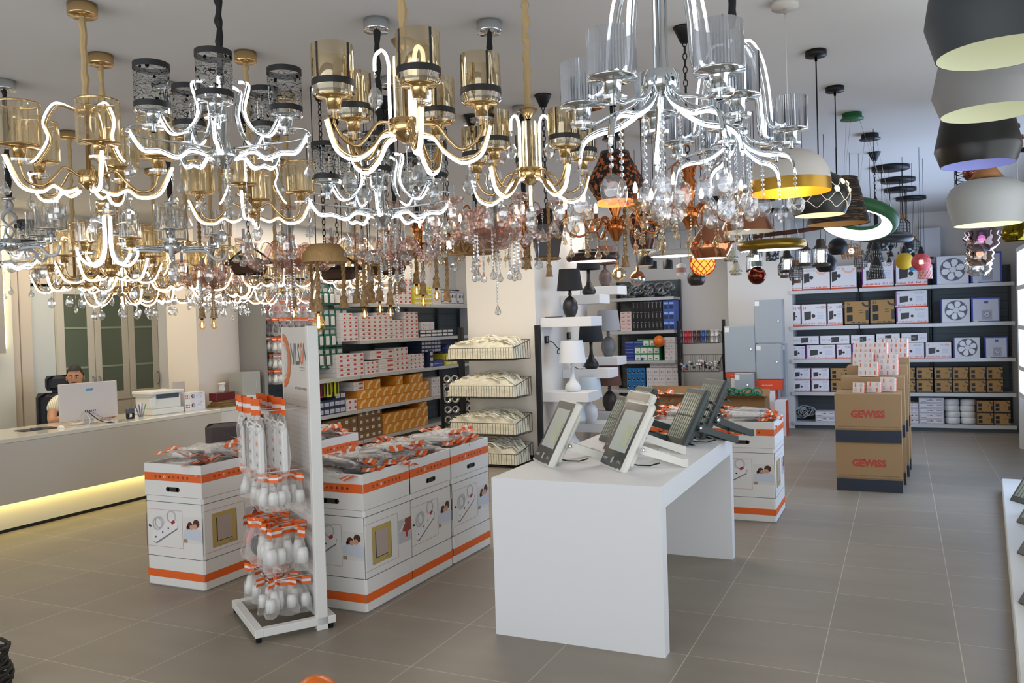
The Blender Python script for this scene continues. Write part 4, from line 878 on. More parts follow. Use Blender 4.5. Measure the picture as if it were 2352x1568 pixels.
# black wicker item at the lower left edge of view
t=thing('wicker_basket','dark woven basket just entering at the lower corner by the counter side','basket',(-3.93,2.42,0)); b=MB(); WB=mat('dark_wicker','26241f',.7)
for k in range(9): b.tube([((.115+.012*sin(k*.8))*cos(a),(.115+.012*sin(k*.8))*sin(a),.015+k*.022+.006*sin(a*8+k*pi)) for a in [i*pi/16 for i in range(32)]],.010,WB,5,closed=True)
b.build('woven_side',t); MB().cyl(0,0,0,.012,.11,WB,20).build('base',t)
# ================================================================== things on the counter
CZ=.8105
t=thing('computer_monitor','large white all-in-one monitor seen from behind, in front of the seated man','monitor',(-7.10,5.50,CZ-.0),radians(90-7))
MS=mat('monitor_shell','cfc8c2',.35)
MB().box(-.29,.29,-.012,.012,.04,.395,MS,.006).build('shell',t)
MB().box(-.10,.10,-.01,.14,0,.008,MS,.003).build('stand_foot',t); MB().box(-.05,.05,.012,.03,.004,.16,MS).build('stand_neck',t)
b=MB(); b.rect(-.03,.035,.315,.335,mat('print_blue_logo','3c8fc0',.4),y=-.0135); b.rect(.02,.05,.33,.334,mat('print_grey'),y=-.0135); b.build('rear_sticker',t)
b=MB(); [b.rect(-.05+.02*k,-.04+.02*k,.115,.13,BLACKP,y=-.0135) for k in range(6)]; b.build('ports',t)
def wire(name,label,pts,r,m,cat='cable',group=None):
    b=MB(); P=[]
    for i in range(len(pts)-1):
        p0,p1,p2,p3=[Vector(pts[max(0,min(len(pts)-1,i+k))]) for k in (-1,0,1,2)]
        for q in range(6):
            u=q/6; P.append(.5*((2*p1)+(p2-p0)*u+(2*p0-5*p1+4*p2-p3)*u*u+(3*p1-p0-3*p2+p3)*u**3))
    P.append(Vector(pts[-1])); b.tube(P,r,m,5); return b.build(name,None,label=label,cat=cat,group=group)
WG=mat('cable_pale','cfd0d4',.4)
wire('cable','pale grey cable looping from the monitor ports onto the counter',[(-7.085,5.44,.93),(-6.99,5.42,.86),(-6.95,5.36,CZ+.006),(-6.98,5.22,CZ+.006),(-7.06,5.16,CZ+.006)],.004,WG)
wire('cable','black cable hanging straight down from the monitor ports',[(-7.085,5.47,.93),(-6.98,5.50,.85),(-6.93,5.56,CZ+.006),(-6.90,5.62,CZ+.005)],.0045,mat('black_plastic'))
wire('cable','violet cable trailing to the counter edge below the monitor',[(-7.085,5.50,.93),(-6.97,5.53,.87),(-6.91,5.58,.825),(-6.87,5.60,CZ+.006)],.004,mat('cable_violet','8a86b8',.4))
wire('cable','white cable coiled flat to the side of the monitor stand',[(-6.96,5.55,CZ+.007),(-6.93,5.66,CZ+.007),(-6.99,5.72,CZ+.007),(-7.05,5.62,CZ+.007),(-6.97,5.50,CZ+.012),(-6.90,5.60,CZ+.013)],.004,PLASTW)
def simple(name,label,cat,loc,rz,parts,group=None):
    t=thing(name,label,cat,loc,rz,group)
    for n,b in parts: b.build(n,t)
    return t
simple('phone_pad','black desk pad with a phone on it at the end of the counter','desk pad',(-7.18,5.02,CZ),radians(80),[('pad',MB().box(-.16,.16,-.09,.09,0,.006,BLACK)),('phone',MB().box(-.05,.03,-.035,.035,.0065,.016,mat('phone_dark','3a4650',.2),.003))])
simple('computer_mouse','white computer mouse beside the black desk pad','mouse',(-7.02,5.14,CZ),1.2,[('mouse_shell',MB().sphere((0,0,0),.05,PLASTW,14,6,sc=(.6,1,.55),z0=0))])
simple('stamp','black self-inking stamp standing near the pen cup','stamp',(-7.02,5.90,CZ),radians(80),[('base',MB().box(-.032,.032,-.02,.02,0,.012,BLACK)),('frame',MB().box(-.034,-.024,-.02,.02,.012,.06,BLACK).box(.024,.034,-.02,.02,.012,.06,BLACK)),('handle',MB().box(-.038,.038,-.024,.024,.055,.105,mat('stamp_grey','4a4e54',.4),.008)),('ink_pad',MB().box(-.012,.012,-.012,.012,.02,.05,PAPER))])
t=thing('pen_cup','clear pen cup full of blue and green pens','pen cup',(-7.02,6.03,CZ)); MB().lathe([(.028,0),(.038,.085)],CLEAR,14).build('cup',t); MB().cyl(0,0,0,.003,.028,CLEAR,14).build('cup_base',t)
for k,(dx,dy,m) in enumerate(((-.02,-.05,'2f3fb4'),(.01,-.03,'2f3fb4'),(.0,.0,'e6e6ea'),(-.01,.03,'e6e6ea'),(.02,.045,'2e8a5a'),(0,.02,'2f3fb4'))): MB().tube([(dx*.3,dy*.3,.004),(dx,dy,.125+.008*(k%3))],.0045,mat('pen_'+m,m,.4),6).build('pen',t)
t=thing('printer','white laser printer on the counter beside the face mask boxes','printer',(-7.02,6.37,CZ),radians(84)); PWH=mat('printer_white','dfe0da',.4)
MB().box(-.19,.19,-.02,.32,.0,.06,PWH,.008).build('paper_tray',t); MB().box(-.17,.17,0,.30,.06,.19,PWH,.01).build('body',t); MB().box(-.20,.19,-.03,.31,.215,.245,PWH,.006).build('scanner_lid',t)
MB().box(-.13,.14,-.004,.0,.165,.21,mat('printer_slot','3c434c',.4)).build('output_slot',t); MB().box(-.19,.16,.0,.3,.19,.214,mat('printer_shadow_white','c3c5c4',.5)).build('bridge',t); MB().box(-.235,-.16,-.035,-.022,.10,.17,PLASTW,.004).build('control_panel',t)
for k in range(2):
    b=MB(); b.box(-.13,.13,0,.12,0,.098,mat('mask_box','dcdbe2',.5)); b.rect(-.13,-.06,0,.098,PAPER); [b.rect(-.12+.02*i,-.11+.02*i,.03+.025*j,.045+.025*j,REDP,y=-.001) for i in range(3) for j in range(2)]
    b.disc(-.025,.055,.022,HAIRP,y=-.001); b.disc(-.018,.055,.018,SKIN1,y=-.0014); b.disc(-.014,.045,.015,mat('mask_blue','8fb6d8',.5),y=-.0018); b.ring(.05,.03,.03,.036,mat('mask_blue'),y=-.001,a0=.3,a1=2.8); b.text('LUX',.06,.075,.014,mat('print_dark_red','6b2233',.5),y=-.001)
    b.build('face_mask_box',None,(-7.0,6.73,CZ+.0985*k),label='white face mask carton, %s of the two beside the printer'%('lower','upper')[k],cat='box',group='face mask cartons').rotation_euler=(0,0,radians(84))
b=MB(); OC=mat('open_flap','bdb0a6',.6); b.box(-.08,.08,.0,.004,0,.12,OC); b.box(-.08,-.076,0,.1,0,.05,OC); b.box(.076,.08,0,.1,0,.05,OC); b.build('open_carton_flap',None,(-7.12,6.62,CZ+.197),label='open flap of a beige carton standing behind the printer lid',cat='box').rotation_euler=(0,0,radians(84))
t=thing('tissue_holder','dark red tissue holder with a white tissue, resting on folded cloth','tissue box',(-7.0,7.13,.885),radians(88)); MB().box(-.14,.14,-.06,.06,0,.085,mat('lacquer_red','5e1a20',.25),.004).build('case',t)
b=MB(); b.lathe([(.025,.084),(.05,.12),(.035,.16),(.06,.19)],mat('tissue','e8e3df',.7),9,wob=lambda i,a:1+.35*sin(2*a)); b.build('tissue',t)
b=MB(); [b.box(-.16+.01*k,.16-.006*k,-.09,.09-.008*k,.0125*k,.0125*k+.0115,mat('cloth_brown' if k%2 else 'cloth_stripe','6b4f2c' if k%2 else '8a7448',.9),.005) for k in range(6)]; b.build('folded_cloth',None,(-6.99,7.12,.8095),label='folded brown striped cloth under the tissue holder',cat='cloth').rotation_euler=(0,0,radians(88))
t=thing('side_cabinet','low white side cabinet continuing beyond the counter end','cabinet',(-7.02,7.28,0)); MB().box(-.22,.2,-.36,.40,0,.775,mat('side_white','d6d3cb',.5)).build('body',t); MB().box(-.22,.21,-.36,.40,.776,.808,CT).build('worktop',t)
b=MB(); b.box(-.16,.16,0,.22,0,.10,PAPER,.003); b.rect(-.15,.15,.01,.09,mat('box_cream','d8d2c6',.5)); b.build('flat_white_box',None,(-6.87,7.49,.8085),label='flat white box underneath the small grey enclosure',cat='box').rotation_euler=(0,0,pi/2)
t=thing('key_box','small light grey metal enclosure on the white box beyond the counter','metal box',(-6.90,7.49,.909),pi/2); MB().box(-.15,.15,0,.2,0,.27,mat('keybox_grey','9c9c95',.4),.004).build('body',t); MB().box(-.148,.148,-.006,-.001,.003,.267,mat('keybox_door','a9aaa4',.4)).build('door',t); MB().box(.06,.08,-.012,-.006,.08,.16,mat('print_silver')).build('lock_plate',t)
# ================================================================== office chair and the seated man
t=thing('office_chair','black mesh office chair behind the monitor','office chair',(-8.0,5.98,0),radians(80)); OB=mat('mesh_black','22242c',.7)
MB().box(-.23,.23,.20,.27,.56,1.06,OB,.06).build('backrest',t); MB().box(-.13,.13,.21,.27,1.08,1.24,OB,.05).build('headrest',t); MB().box(-.05,.05,.24,.28,.46,1.16,BLACK).build('spine',t)
MB().box(-.26,.26,-.26,.24,.42,.50,OB,.04).build('seat',t); MB().cyl(0,0,.08,.42,.03,BLACK,10).build('gas_lift',t)
for k in range(5): 
    a=k*2*pi/5; l=MB().tube([(0,0,.09),(.28*cos(a),.28*sin(a),.065)],.02,BLACK,6).build('foot_spoke',t); MB().sphere((.28*cos(a),.28*sin(a),.027),.026,BLACK,8,5).build('caster',l)
def skin_mesh(name,nodes,edges,m,lvl=2):
    me=bpy.data.meshes.new(name); me.from_pydata([n[:3] for n in nodes],edges,[]); o=bpy.data.objects.new(name,me); COL.objects.link(o)
    sk=o.modifiers.new('s','SKIN'); sv=me.skin_vertices[0].data
    for i,n in enumerate(nodes): sv[i].radius=(n[3],n[4] if len(n)>4 else n[3]); sv[i].use_root=(i==0)
    su=o.modifiers.new('d','SUBSURF'); su.levels=lvl; sk.use_smooth_shade=True
    dg=bpy.context.evaluated_depsgraph_get(); out=bpy.data.meshes.new_from_object(o.evaluated_get(dg)); bpy.data.objects.remove(o); bpy.data.meshes.remove(me)
    out.name=name; out.materials.clear(); out.materials.append(m)
    for p in out.polygons: p.use_smooth=True
    return out
SK=mat('skin_tone','b48463',.6); HAIR=mat('hair_black','15110f',.7); EYEW=mat('eye_white','d8d2cc',.3); EYEB=mat('eye_brown','1e120c',.2)
man=thing('person','young man with short black hair in a pale striped shirt sitting behind the monitor','person',(-7.74,5.84,0),radians(68))
# local frame: he faces -Y, hips at the origin, seat height .50
N=[(0,.05,.56,.13,.11),(0,.05,.72,.135,.10),(0,.03,.90,.15,.105),(0,.02,1.02,.13,.09),(0,.01,1.08,.055,.05),(0,-.005,1.13,.052,.055),
   (-.13,.02,1.00,.07),(-.20,.01,.97,.055),(-.25,-.10,.84,.045),(-.27,-.20,.80-.0,.042),(-.20,-.32,.855,.034),(-.12,-.40,.85,.026),
   (.13,.02,1.00,.07),(.20,.01,.97,.055),(.26,-.08,.85,.045),(.30,-.18,.81,.042),(.24,-.32,.855,.034),(.15,-.41,.85,.026),
   (-.10,-.02,.55,.085),(-.11,-.22,.56,.075),(-.11,-.44,.54,.06),(-.11,-.44,.30,.052),(-.11,-.42,.08,.04),(-.11,-.54,.05,.036),
   (.10,-.02,.55,.085),(.11,-.22,.56,.075),(.11,-.44,.54,.06),(.11,-.44,.30,.052),(.11,-.42,.08,.04),(.11,-.54,.05,.036)]
E_=[(0,1),(1,2),(2,3),(3,4),(4,5),(3,6),(6,7),(7,8),(8,9),(9,10),(10,11),(3,12),(12,13),(13,14),(14,15),(15,16),(16,17),(0,18),(18,19),(19,20),(20,21),(21,22),(22,23),(0,24),(24,25),(25,26),(26,27),(27,28),(28,29)]
body=skin_mesh('body',N,E_,SK,2)
# head: shaped from a sphere, joined into the body mesh so the figure is one surface object
def head_pts(n=28,k=22):
    vs=[];fs=[]
    for j in range(k+1):
        ph=-pi/2+pi*j/k
        for i in range(n):
            a=2*pi*i/n; x=sin(a)*cos(ph); y=-cos(a)*cos(ph); z=sin(ph)
            w=.074; dpt=.094; hh=.118
            if z<0: w*=1-.30*(-z)**1.3; dpt*=1-.10*(-z)
            X=x*w; Y=y*dpt+(.0 if z>-.2 else -.012*(-z)); Z=z*hh
            fr=max(0,-y); g=lambda u0,z0,su,sz:math.exp(-((x-u0)/su)**2-((z-z0)/sz)**2)
            if y<0:
                Y-= .022*g(0,-.17,.13,.16)+.010*g(0,.0,.08,.2)+.007*g(0,-.50,.26,.06)+.006*g(0,-.60,.24,.05)+.010*g(0,-.85,.3,.14)
                Y+= .012*g(-.36,.03,.17,.09)+.012*g(.36,.03,.17,.09); Y-= .006*g(-.36,.19,.26,.06)+.006*g(.36,.19,.26,.06)
                Y-= .004*g(-.5,-.22,.2,.2)+.004*g(.5,-.22,.2,.2)
            vs.append((X,Y,Z))
    for j in range(k):
        for i in range(n): fs.append((j*n+i,j*n+(i+1)%n,(j+1)*n+(i+1)%n,(j+1)*n+i))
    return vs,fs
HM=T(0,-.025,1.235)@R(radians(-22))@R(radians(4),'X')
hv,hf=head_pts()
bm_v=[tuple(v.co) for v in body.vertices]; bm_f=[tuple(p.vertices) for p in body.polygons]
B=MB(); B.add(bm_v,bm_f,SK,True); B.add(hv,hf,SK,True,HM)
for sx in (-1,1):
    B.lathe([(.002,0),(.016,.004),(.019,.010),(.012,.013),(.002,.008)],SK,10,M=HM@T(sx*.071,.008,-.012)@R(sx*pi/2,'Y')@S(1.5,.9,1.1)@R(.2,'Z'))
# hands: palm, four fingers and a thumb each, resting on the worktop
def hand(M,s):
    h=[]; B.box(-.036,.036,-.045,.04,-.010,.014,SK,.010,M=M)
    for q,(fx,L) in enumerate(((-.028,.060),(-.010,.070),(.010,.066),(.028,.050))): B.tube([(fx,-.038,.004),(fx*1.08,-.038-L*.45,.012),(fx*1.12,-.038-L*.8,.004),(fx*1.12,-.038-L,-.006)],[.0085,.0082,.0075,.006],SK,7,M=M)
    B.tube([(s*.030,.012,0),(s*.052,-.012,.004),(s*.056,-.040,-.002)],[.011,.0095,.0075],SK,7,M=M)
hand(T(-.095,-.44,.835)@R(radians(-20)),1); hand(T(.125,-.45,.835)@R(radians(20)),-1)
B.build('body',man)
b=MB()
def hairshell(z0,grow): 
    vs=[];idx={};fs=[]
    n=28;k=22
    for j in range(k+1):
        for i in range(n):
            v=Vector(hv[j*n+i]); vs.append(tuple(v*grow+Vector((0,0,.004))))
    def ok(j,i):
        x,y,z=hv[j*n+i]; zz=z/.118; yy=y/.094
        return zz>(.42 if yy<-.55 else .15 if yy<-.1 else -.12 if yy<.35 else -.45)
    for j in range(k):
        for i in range(n):
            q=[(j,i),(j,(i+1)%n),(j+1,(i+1)%n),(j+1,i)]
            if all(ok(*p) for p in q): fs.append(tuple(p[0]*n+p[1] for p in q))
    return vs,fs
v_,f_=hairshell(0,1.09); b.add(v_,f_,HAIR,True,HM); b.build('hair',man)
for sx in (-1,1):
    e=MB(); e.sphere((sx*.027,-.0785,.006),.0105,EYEW,10,6,sc=(1.15,1,.62),M=HM); e.sphere((sx*.027,-.0862,.006),.0056,EYEB,8,5,M=HM); e.build('eye',man)
    e=MB(); e.tube([(sx*.012,-.0985,.021),(sx*.028,-.0985,.027),(sx*.046,-.088,.021)],[.0045,.006,.003],HAIR,6,M=HM); e.build('eyebrow',man)
e=MB(); e.tube([(-.024,-.089,-.062),(-.010,-.099,-.060),(0,-.0985,-.061),(.010,-.099,-.060),(.024,-.089,-.062)],[.002,.004,.0035,.004,.002],mat('lips','8d5145',.5),6,M=HM); e.build('mouth',man)
e=MB(); e.tube([(-.027,-.088,-.048),(-.012,-.098,-.045),(0,-.100,-.047),(.012,-.098,-.045),(.027,-.088,-.048)],[.0015,.003,.002,.003,.0015],HAIR,6,M=HM); e.build('moustache',man)
SH=mat('shirt_stripes','d8d3bd',.8); n_=SH.node_tree.nodes; l_=SH.node_tree.links; wv=n_.new('ShaderNodeTexWave'); wv.inputs['Scale'].default_value=18; wv.bands_direction='X'; cr=n_.new('ShaderNodeValToRGB'); cr.color_ramp.elements[0].color=(*hexc('b9b08e'),1); cr.color_ramp.elements[1].color=(*hexc('e0dccb'),1); cr.color_ramp.elements[0].position=.2; cr.color_ramp.elements[1].position=.35
tc=n_.new('ShaderNodeTexCoord'); l_.new(tc.outputs['Object'],wv.inputs[0]); l_.new(wv.outputs[0],cr.inputs[0]); l_.new(cr.outputs[0],n_['Principled BSDF'].inputs['Base Color'])
SN=[(0,.05,.60,.145,.125),(0,.05,.74,.15,.115),(0,.03,.90,.165,.12),(0,.02,1.015,.14,.10),(0,.012,1.06,.075,.068),(-.13,.02,1.00,.085),(-.205,.0,.965,.07),(-.24,-.06,.88,.06),(.13,.02,1.00,.085),(.205,.0,.965,.07),(.245,-.05,.89,.06)]
link(skin_mesh('shirt',SN,[(0,1),(1,2),(2,3),(3,4),(3,5),(5,6),(6,7),(3,8),(8,9),(9,10)],SH,2),'shirt',man)
TN=[(0,.05,.57,.14,.12),(-.10,-.02,.56,.10),(-.11,-.22,.565,.088),(-.11,-.44,.55,.073),(-.11,-.44,.30,.065),(-.11,-.42,.12,.055),(.10,-.02,.56,.10),(.11,-.22,.565,.088),(.11,-.44,.55,.073),(.11,-.44,.30,.065),(.11,-.42,.12,.055)]
link(skin_mesh('trousers',TN,[(0,1),(1,2),(2,3),(3,4),(4,5),(0,6),(6,7),(7,8),(8,9),(9,10)],mat('trousers_dark','23262e',.8),2),'trousers',man)
# ================================================================== lamp ledges and table lamps
LW=mat('ledge_white','e6e6e6',.5)
def ledge(y,z,x1,label,d=.40,hh=.115):
    return MB().box(-.0,x1+3.95,-d/2,d/2,-hh,0,LW,.004).build('wall_ledge',None,(-3.948,y,z),label=label,cat='shelf',group='white wall ledges')
ledge(9.42,1.705,-3.30,'white wall ledge carrying the big black egg lamp'); ledge(9.42,.81,-3.36,'white wall ledge under the white teardrop lamp')
ledge(10.10,1.985,-3.42,'white wall ledge under the slim black lamp near the top'); ledge(10.10,1.045,-3.33,'white wall ledge under the lower slim black lamp')
ledge(10.85,2.115,-3.42,'highest white wall ledge, with the brown egg lamp'); ledge(10.85,1.165,-3.60+.15,'white wall ledge under the grey egg lamp')
ledge(10.10,.36,-3.30,'low white wall ledge under the white egg lamp'); ledge(9.42,.12,-3.30,'lowest white wall ledge near the floor'); ledge(10.85,.42,-3.45,'low white wall ledge behind the brown shade')
def table_lamp(x,y,z,label,style,base_c,shade_c,sc=1,lit=False):
    t=thing('table_lamp',label,'lamp',(x,y,z),0,'table lamps on the wall ledges'); t.scale=(sc,)*3
    BC=mat('lamp_base_'+base_c,base_c,.4); SCm=mat('lamp_shade_'+shade_c,shade_c,.8)
    if style=='egg': MB().lathe([(.001,0),(.05,0),(.075,.05),(.088,.10),(.082,.16),(.055,.21),(.022,.235),(.014,.25),(.024,.262),(.014,.275),(.022,.29),(.012,.30),(.012,.34)],BC,20).build('base',t)
    else: MB().lathe([(.001,0),(.06,0),(.083,.022),(.085,.05),(.068,.085),(.038,.12),(.022,.17),(.017,.24),(.021,.32),(.012,.33)],BC,20).build('base',t)
    z0=.305 if style=='egg' else .31
    b=MB(); b.lathe([(.148,z0),(.118,z0+.24)],SCm,28); b.lathe([(.146,z0+.001),(.116,z0+.239)],SCm,28); b.build('lamp_shade',t)
    b=MB(); b.lathe([(.1495,z0),(.149,z0+.006)],SCm,28); b.build('shade_rim',t)
    MB().cyl(0,0,z0,z0+.06,.012,BLACK,8).build('socket',t)
    return t
table_lamp(-3.62,9.40,1.7055,'largest black egg-shaped table lamp on the ledge below the rope pendant','egg','1f1f21','1d1d20',1.06)
table_lamp(-3.62,10.08,1.9855,'slim black table lamp with its shade hidden by the brown ring lamp','drop','19191c','1c1c1e',1.05)
table_lamp(-3.64,10.80,2.1155,'brown egg-shaped table lamp on the highest ledge','egg','5e4c48','5a3a30',1.0)
table_lamp(-3.62,10.80,1.1655,'grey egg-shaped table lamp with a light grey shade','egg','6a6a6c','97999e',1.15)
table_lamp(-3.60,10.04,1.0455,'black slim table lamp with a dark pleated shade under the sockets','drop','17171a','1b2226',1.1)
table_lamp(-3.60,9.36,.8105,'white teardrop table lamp with a bright white shade','drop','e4e4e6','e8eaec',1.12)
table_lamp(-3.60,9.95,.3605,'white egg table lamp with a pale blue-white shade behind the floodlights','egg','e0e2e6','d4e2ea',1.08)
table_lamp(-3.64,10.85,.4205,'table lamp with a brown shade behind the dark floodlights','egg','3c3030','5f4136',1.15)
table_lamp(-3.62,9.36,.1205,'low table lamp with a pale grey-blue shade beside the first floodlight','drop','b9c4cc','c3d2dc',1.12)
for i,(y,z,l) in enumerate(((9.40,1.44,'black wall socket under the first ledge with a bundled plug'),(10.15,1.47,'second black wall socket, half behind the pleated lamp shade'),(9.95,.66,'low black wall socket beside the white egg lamp'))):
    t=thing('wall_socket',l,'socket',(-3.949,y,z),pi/2,'black wall sockets'); MB().box(-.06,.06,-.012,0,-.045,.045,BLACK,.004).build('plate',t); MB().box(-.022,.022,-.020,-.012,-.03,.03,mat('socket_grey','8c8f92',.4),.003).build('insert',t)
wire('loose_cable','black lamp cord bundled below the first wall socket',[(-3.92,9.40,1.43),(-3.88,9.46,1.40),(-3.82,9.44,1.34),(-3.78,9.52,1.30),(-3.84,9.50,1.26),(-3.80,9.42,1.32),(-3.74,9.46,1.24),(-3.78,9.40,1.22)],.006,mat('black_plastic'))
wire('loose_cable','black cord lying on the first ledge beside the big black lamp',[(-3.70,9.34,1.712),(-3.80,9.28,1.712),(-3.90,9.27,1.712),(-3.88,9.32,1.712),(-3.78,9.33,1.712)],.005,mat('black_plastic'))
wire('loose_cable','black cord hanging in a curve from the pleated lamp down to its ledge',[(-3.70,10.0,1.40),(-3.80,9.96,1.25),(-3.84,9.95,1.12),(-3.74,9.92,1.052),(-3.68,9.95,1.052)],.005,mat('black_plastic'))
# ================================================================== wire baskets
def basket(w,d,h,fh,m=BLACK,n=28):
    """open wire basket, back at y=0 and front towards -Y, lower at the front"""
    b=MB(); r=.0032
    for z in (0,fh): b.tube([(-w/2,-d,z),(w/2,-d,z)],r*1.3,m,4)
    b.tube([(-w/2,0,h),(-w/2,-d,fh)],r*1.3,m,4); b.tube([(w/2,0,h),(w/2,-d,fh)],r*1.3,m,4); b.tube([(-w/2,0,h),(w/2,0,h)],r*1.3,m,4)
    for s_ in (-1,1): b.tube([(s_*w/2,0,0),(s_*w/2,-d,0)],r*1.3,m,4)
    for i in range(n+1):
        x=-w/2+w*i/n; b.tube([(x,-d,fh),(x,-d,0),(x,0,0),(x,0,h)],r*.75,m,4,smooth=False)
    for i in range(7):
        y=-d*i/7; 
        for s_ in (-1,1): b.tube([(s_*w/2,y,0),(s_*w/2,y-.02,h+(fh-h)*i/7)],r*.75,m,4)
    return b
YR=8.98
t=thing('basket_rack','black upright rack holding four wire baskets in front of the white pillar','rack',(-4.42,YR,0))
for x in (-.53,.50): MB().box(x,x+.06,0,.05,0,1.62,BLACK).build('post',t)
MB().box(-.47,.50,.01,.04,.02,.08,BLACK).build('crossbar',t)
for x in (-.53,.50): MB().box(x,x+.06,-.45,0,.0,.05,BLACK).build('foot',t)
CREAM=noisy('cream_ties','f3edd8','ddd3b2',14,.45,stretch=(1,7,7),bump=.25,thr=(.3,.7)); CREAM2=mat('cream_tie_light','f0ecd8',.4)
zsb=(1.235,.80,.37,.02)
for k,z in enumerate(zsb):
    bk=thing('wire_basket','black wire basket, %s from the top, heaped with cream cable ties'%ORD[k],'basket',(-4.44,YR-.002,z),0,'wire baskets on the pillar rack')
    basket(.92,.46,.22,.14).build('wire_frame',bk)
    rn=random.Random(k+40); b=MB(); nx,ny=26,12; vs=[];fs=[]
    hgt=lambda u,v:.13+.14*sin(pi*min(1,max(0,u)))**.6*(1-.45*v)+.014*sin(u*37+k*3+v*5)+.009*sin(u*71+v*23)
    for j in range(ny+1):
        for i in range(nx+1):
            u=i/nx; v=j/ny; z_=hgt(u,v)+ (.02 if k==1 else 0)*sin(pi*u); edge = (i in(0,nx) or j in(0,ny)); vs.append((-.445+.89*u,-.015-.43*v,.012 if edge else z_))
    for j in range(ny):
        for i in range(nx): a=j*(nx+1)+i; fs.append((a,a+nx+1,a+nx+2,a+1))
    b.add(vs,fs,CREAM,False)
    for q in range(46):
        x=rn.uniform(-.42,.30); y=rn.uniform(-.42,-.05); u=(x+.445)/.89; v=(-y-.015)/.43; a=rn.uniform(-.35,.35); L=rn.uniform(.12,.26)
        z_=hgt(u,v)+.012; p1=(max(-.44,min(.44,x+L*cos(a))),max(-.45,min(-.02,y+L*sin(a))))
        b.tube([(x,y,z_),((x+p1[0])/2,(y+p1[1])/2,z_+.012),(p1[0],p1[1],max(.03,hgt((p1[0]+.445)/.89,v)+.004))],.0055,CREAM2 if q%3 else CREAM,4,rx=.016,up=(0,0,1))
    b.build('cable_ties',None,(-4.44,YR-.002,z+.004),label='heap of cream cable ties in the %s basket from the top'%ORD[k],cat='cable ties',group='cream cable ties in the wire baskets',kind='stuff')
# second rack between the narrow bay and the grey enclosures
t=thing('basket_rack','black rack with three wire baskets between the narrow bay and the enclosures','rack',(-2.75,12.55,0))
for x in (-.36,.32): MB().box(x,x+.045,0,.04,0,1.62,BLACK).build('post',t)
MB().box(-.315,.32,.005,.035,.03,.08,BLACK).build('crossbar',t)
for k,(z,nm) in enumerate(((1.28,'spools of coloured wire'),(.86,'white and blue fittings'),(.42,'bundled cream terminal strips'))):
    bk=thing('wire_basket','black wire basket of %s on the back rack'%nm,'basket',(-2.74,12.545,z),0,'wire baskets on the back rack'); basket(.62,.30,.24 if k==1 else .16,.10,n=18).build('wire_frame',bk)
SPC=['3a3a40','a32c3c','b22e40','5a3138','4e3036','2d5da8','55585c','d8dadc','dadcde']
for i,c in enumerate(SPC):
    for r in range(2):
        b=MB(); b.lathe([(.012,0),(.031,0),(.031,.008),(.027,.012),(.027,.078),(.031,.082),(.031,.09),(.012,.09)],mat('spool_'+c,c,.4),12,cap=False)
        nmz={0:'dark grey',1:'crimson',2:'red',3:'maroon',4:'dark brown',5:'blue',6:'grey',7:'white',8:'bright white'}[i]
        b.build('wire_spool',None,(-3.005+.066*i,12.40,1.287+.092*r),label='%s spool of wire in the %s layer of the top back basket'%(nmz,('lower','upper')[r]),cat='spool',group='spools of wire')
rn=random.Random(77)
b=MB()
for q in range(60):
    x=rn.uniform(-.28,.28); y=rn.uniform(-.27,-.04); z=.02+rn.uniform(0,.12)*(1-.3*abs(x)/.3); m=(PLASTW,PLASTW,mat('fitting_blue','2f5fae',.4),mat('fitting_dark','40434a',.4),mat('fitting_red','8e2e36',.4))[rn.choice((0,0,1,1,2,3,4))]
    b.lathe([(.011,0),(.020,0),(.020,.028),(.011,.028),(.011,0)],m,9,M=T(x,y,z+.015)@R(rn.uniform(0,3),'X')@R(rn.uniform(0,3),'Y'))
b.build('pipe_fittings',None,(-2.74,12.545,.862),label='loose white and blue ring fittings filling the middle back basket',cat='fittings',kind='stuff')
for i in range(3):
    for r in range(4 if i!=2 else 3):
        b=MB(); b.box(-.085,.085,-.11,.11,0,.042,mat('terminal_cream','cdc3a2',.5),.008); [b.box(-.085+.02+.05*k,-.085+.03+.05*k,-.111,.111,-.0005,.0435,mat('terminal_band','8a3f30',.5)) for k in range(3)]
        b.build('terminal_bundle',None,(-2.94+.20*i,12.38,.425+.045*r),label='cream terminal strip bundle, %s pile, %s layer in the lowest back basket'%(ORD[i],ORD[r]),cat='terminal strips',group='terminal strip bundles')
# third small rack of chrome lampholders in front of the long run
t=thing('lampholder_rack','small black rack of round chrome spotlights in front of the long shelving','rack',(-5.55,10.05,0),radians(40))
for x in (-.25,.22): MB().box(x,x+.04,0,.04,0,1.05,BLACK).build('post',t)
for z in (.3,.58,.86): MB().box(-.21,.22,.0,.03,z,z+.02,BLACK).build('crossbar',t)
for r,z in enumerate((.36,.50,.64,.78,.92)):
    for c in range(4):
        b=MB(); M=R(pi/2,'X'); b.lathe([(.001,.03),(.03,.03),(.05,.055),(.052,.05),(.034,-.0),(.001,-.0)],CHROME,14,M=M); b.lathe([(.001,.034),(.022,.034)],mat('spot_dark','2a2d30',.2),12,M=M)
        b.build('chrome_spotlight',None,tuple(T(-5.55,10.05,0)@R(radians(40))@Vector((-.165+.105*c,-.002,z))),label='round chrome spotlight, %s column, %s row up on the small rack'%(ORD[c],ORD[r]),cat='spotlight',group='chrome spotlights on the small rack').rotation_euler=(0,0,radians(40))
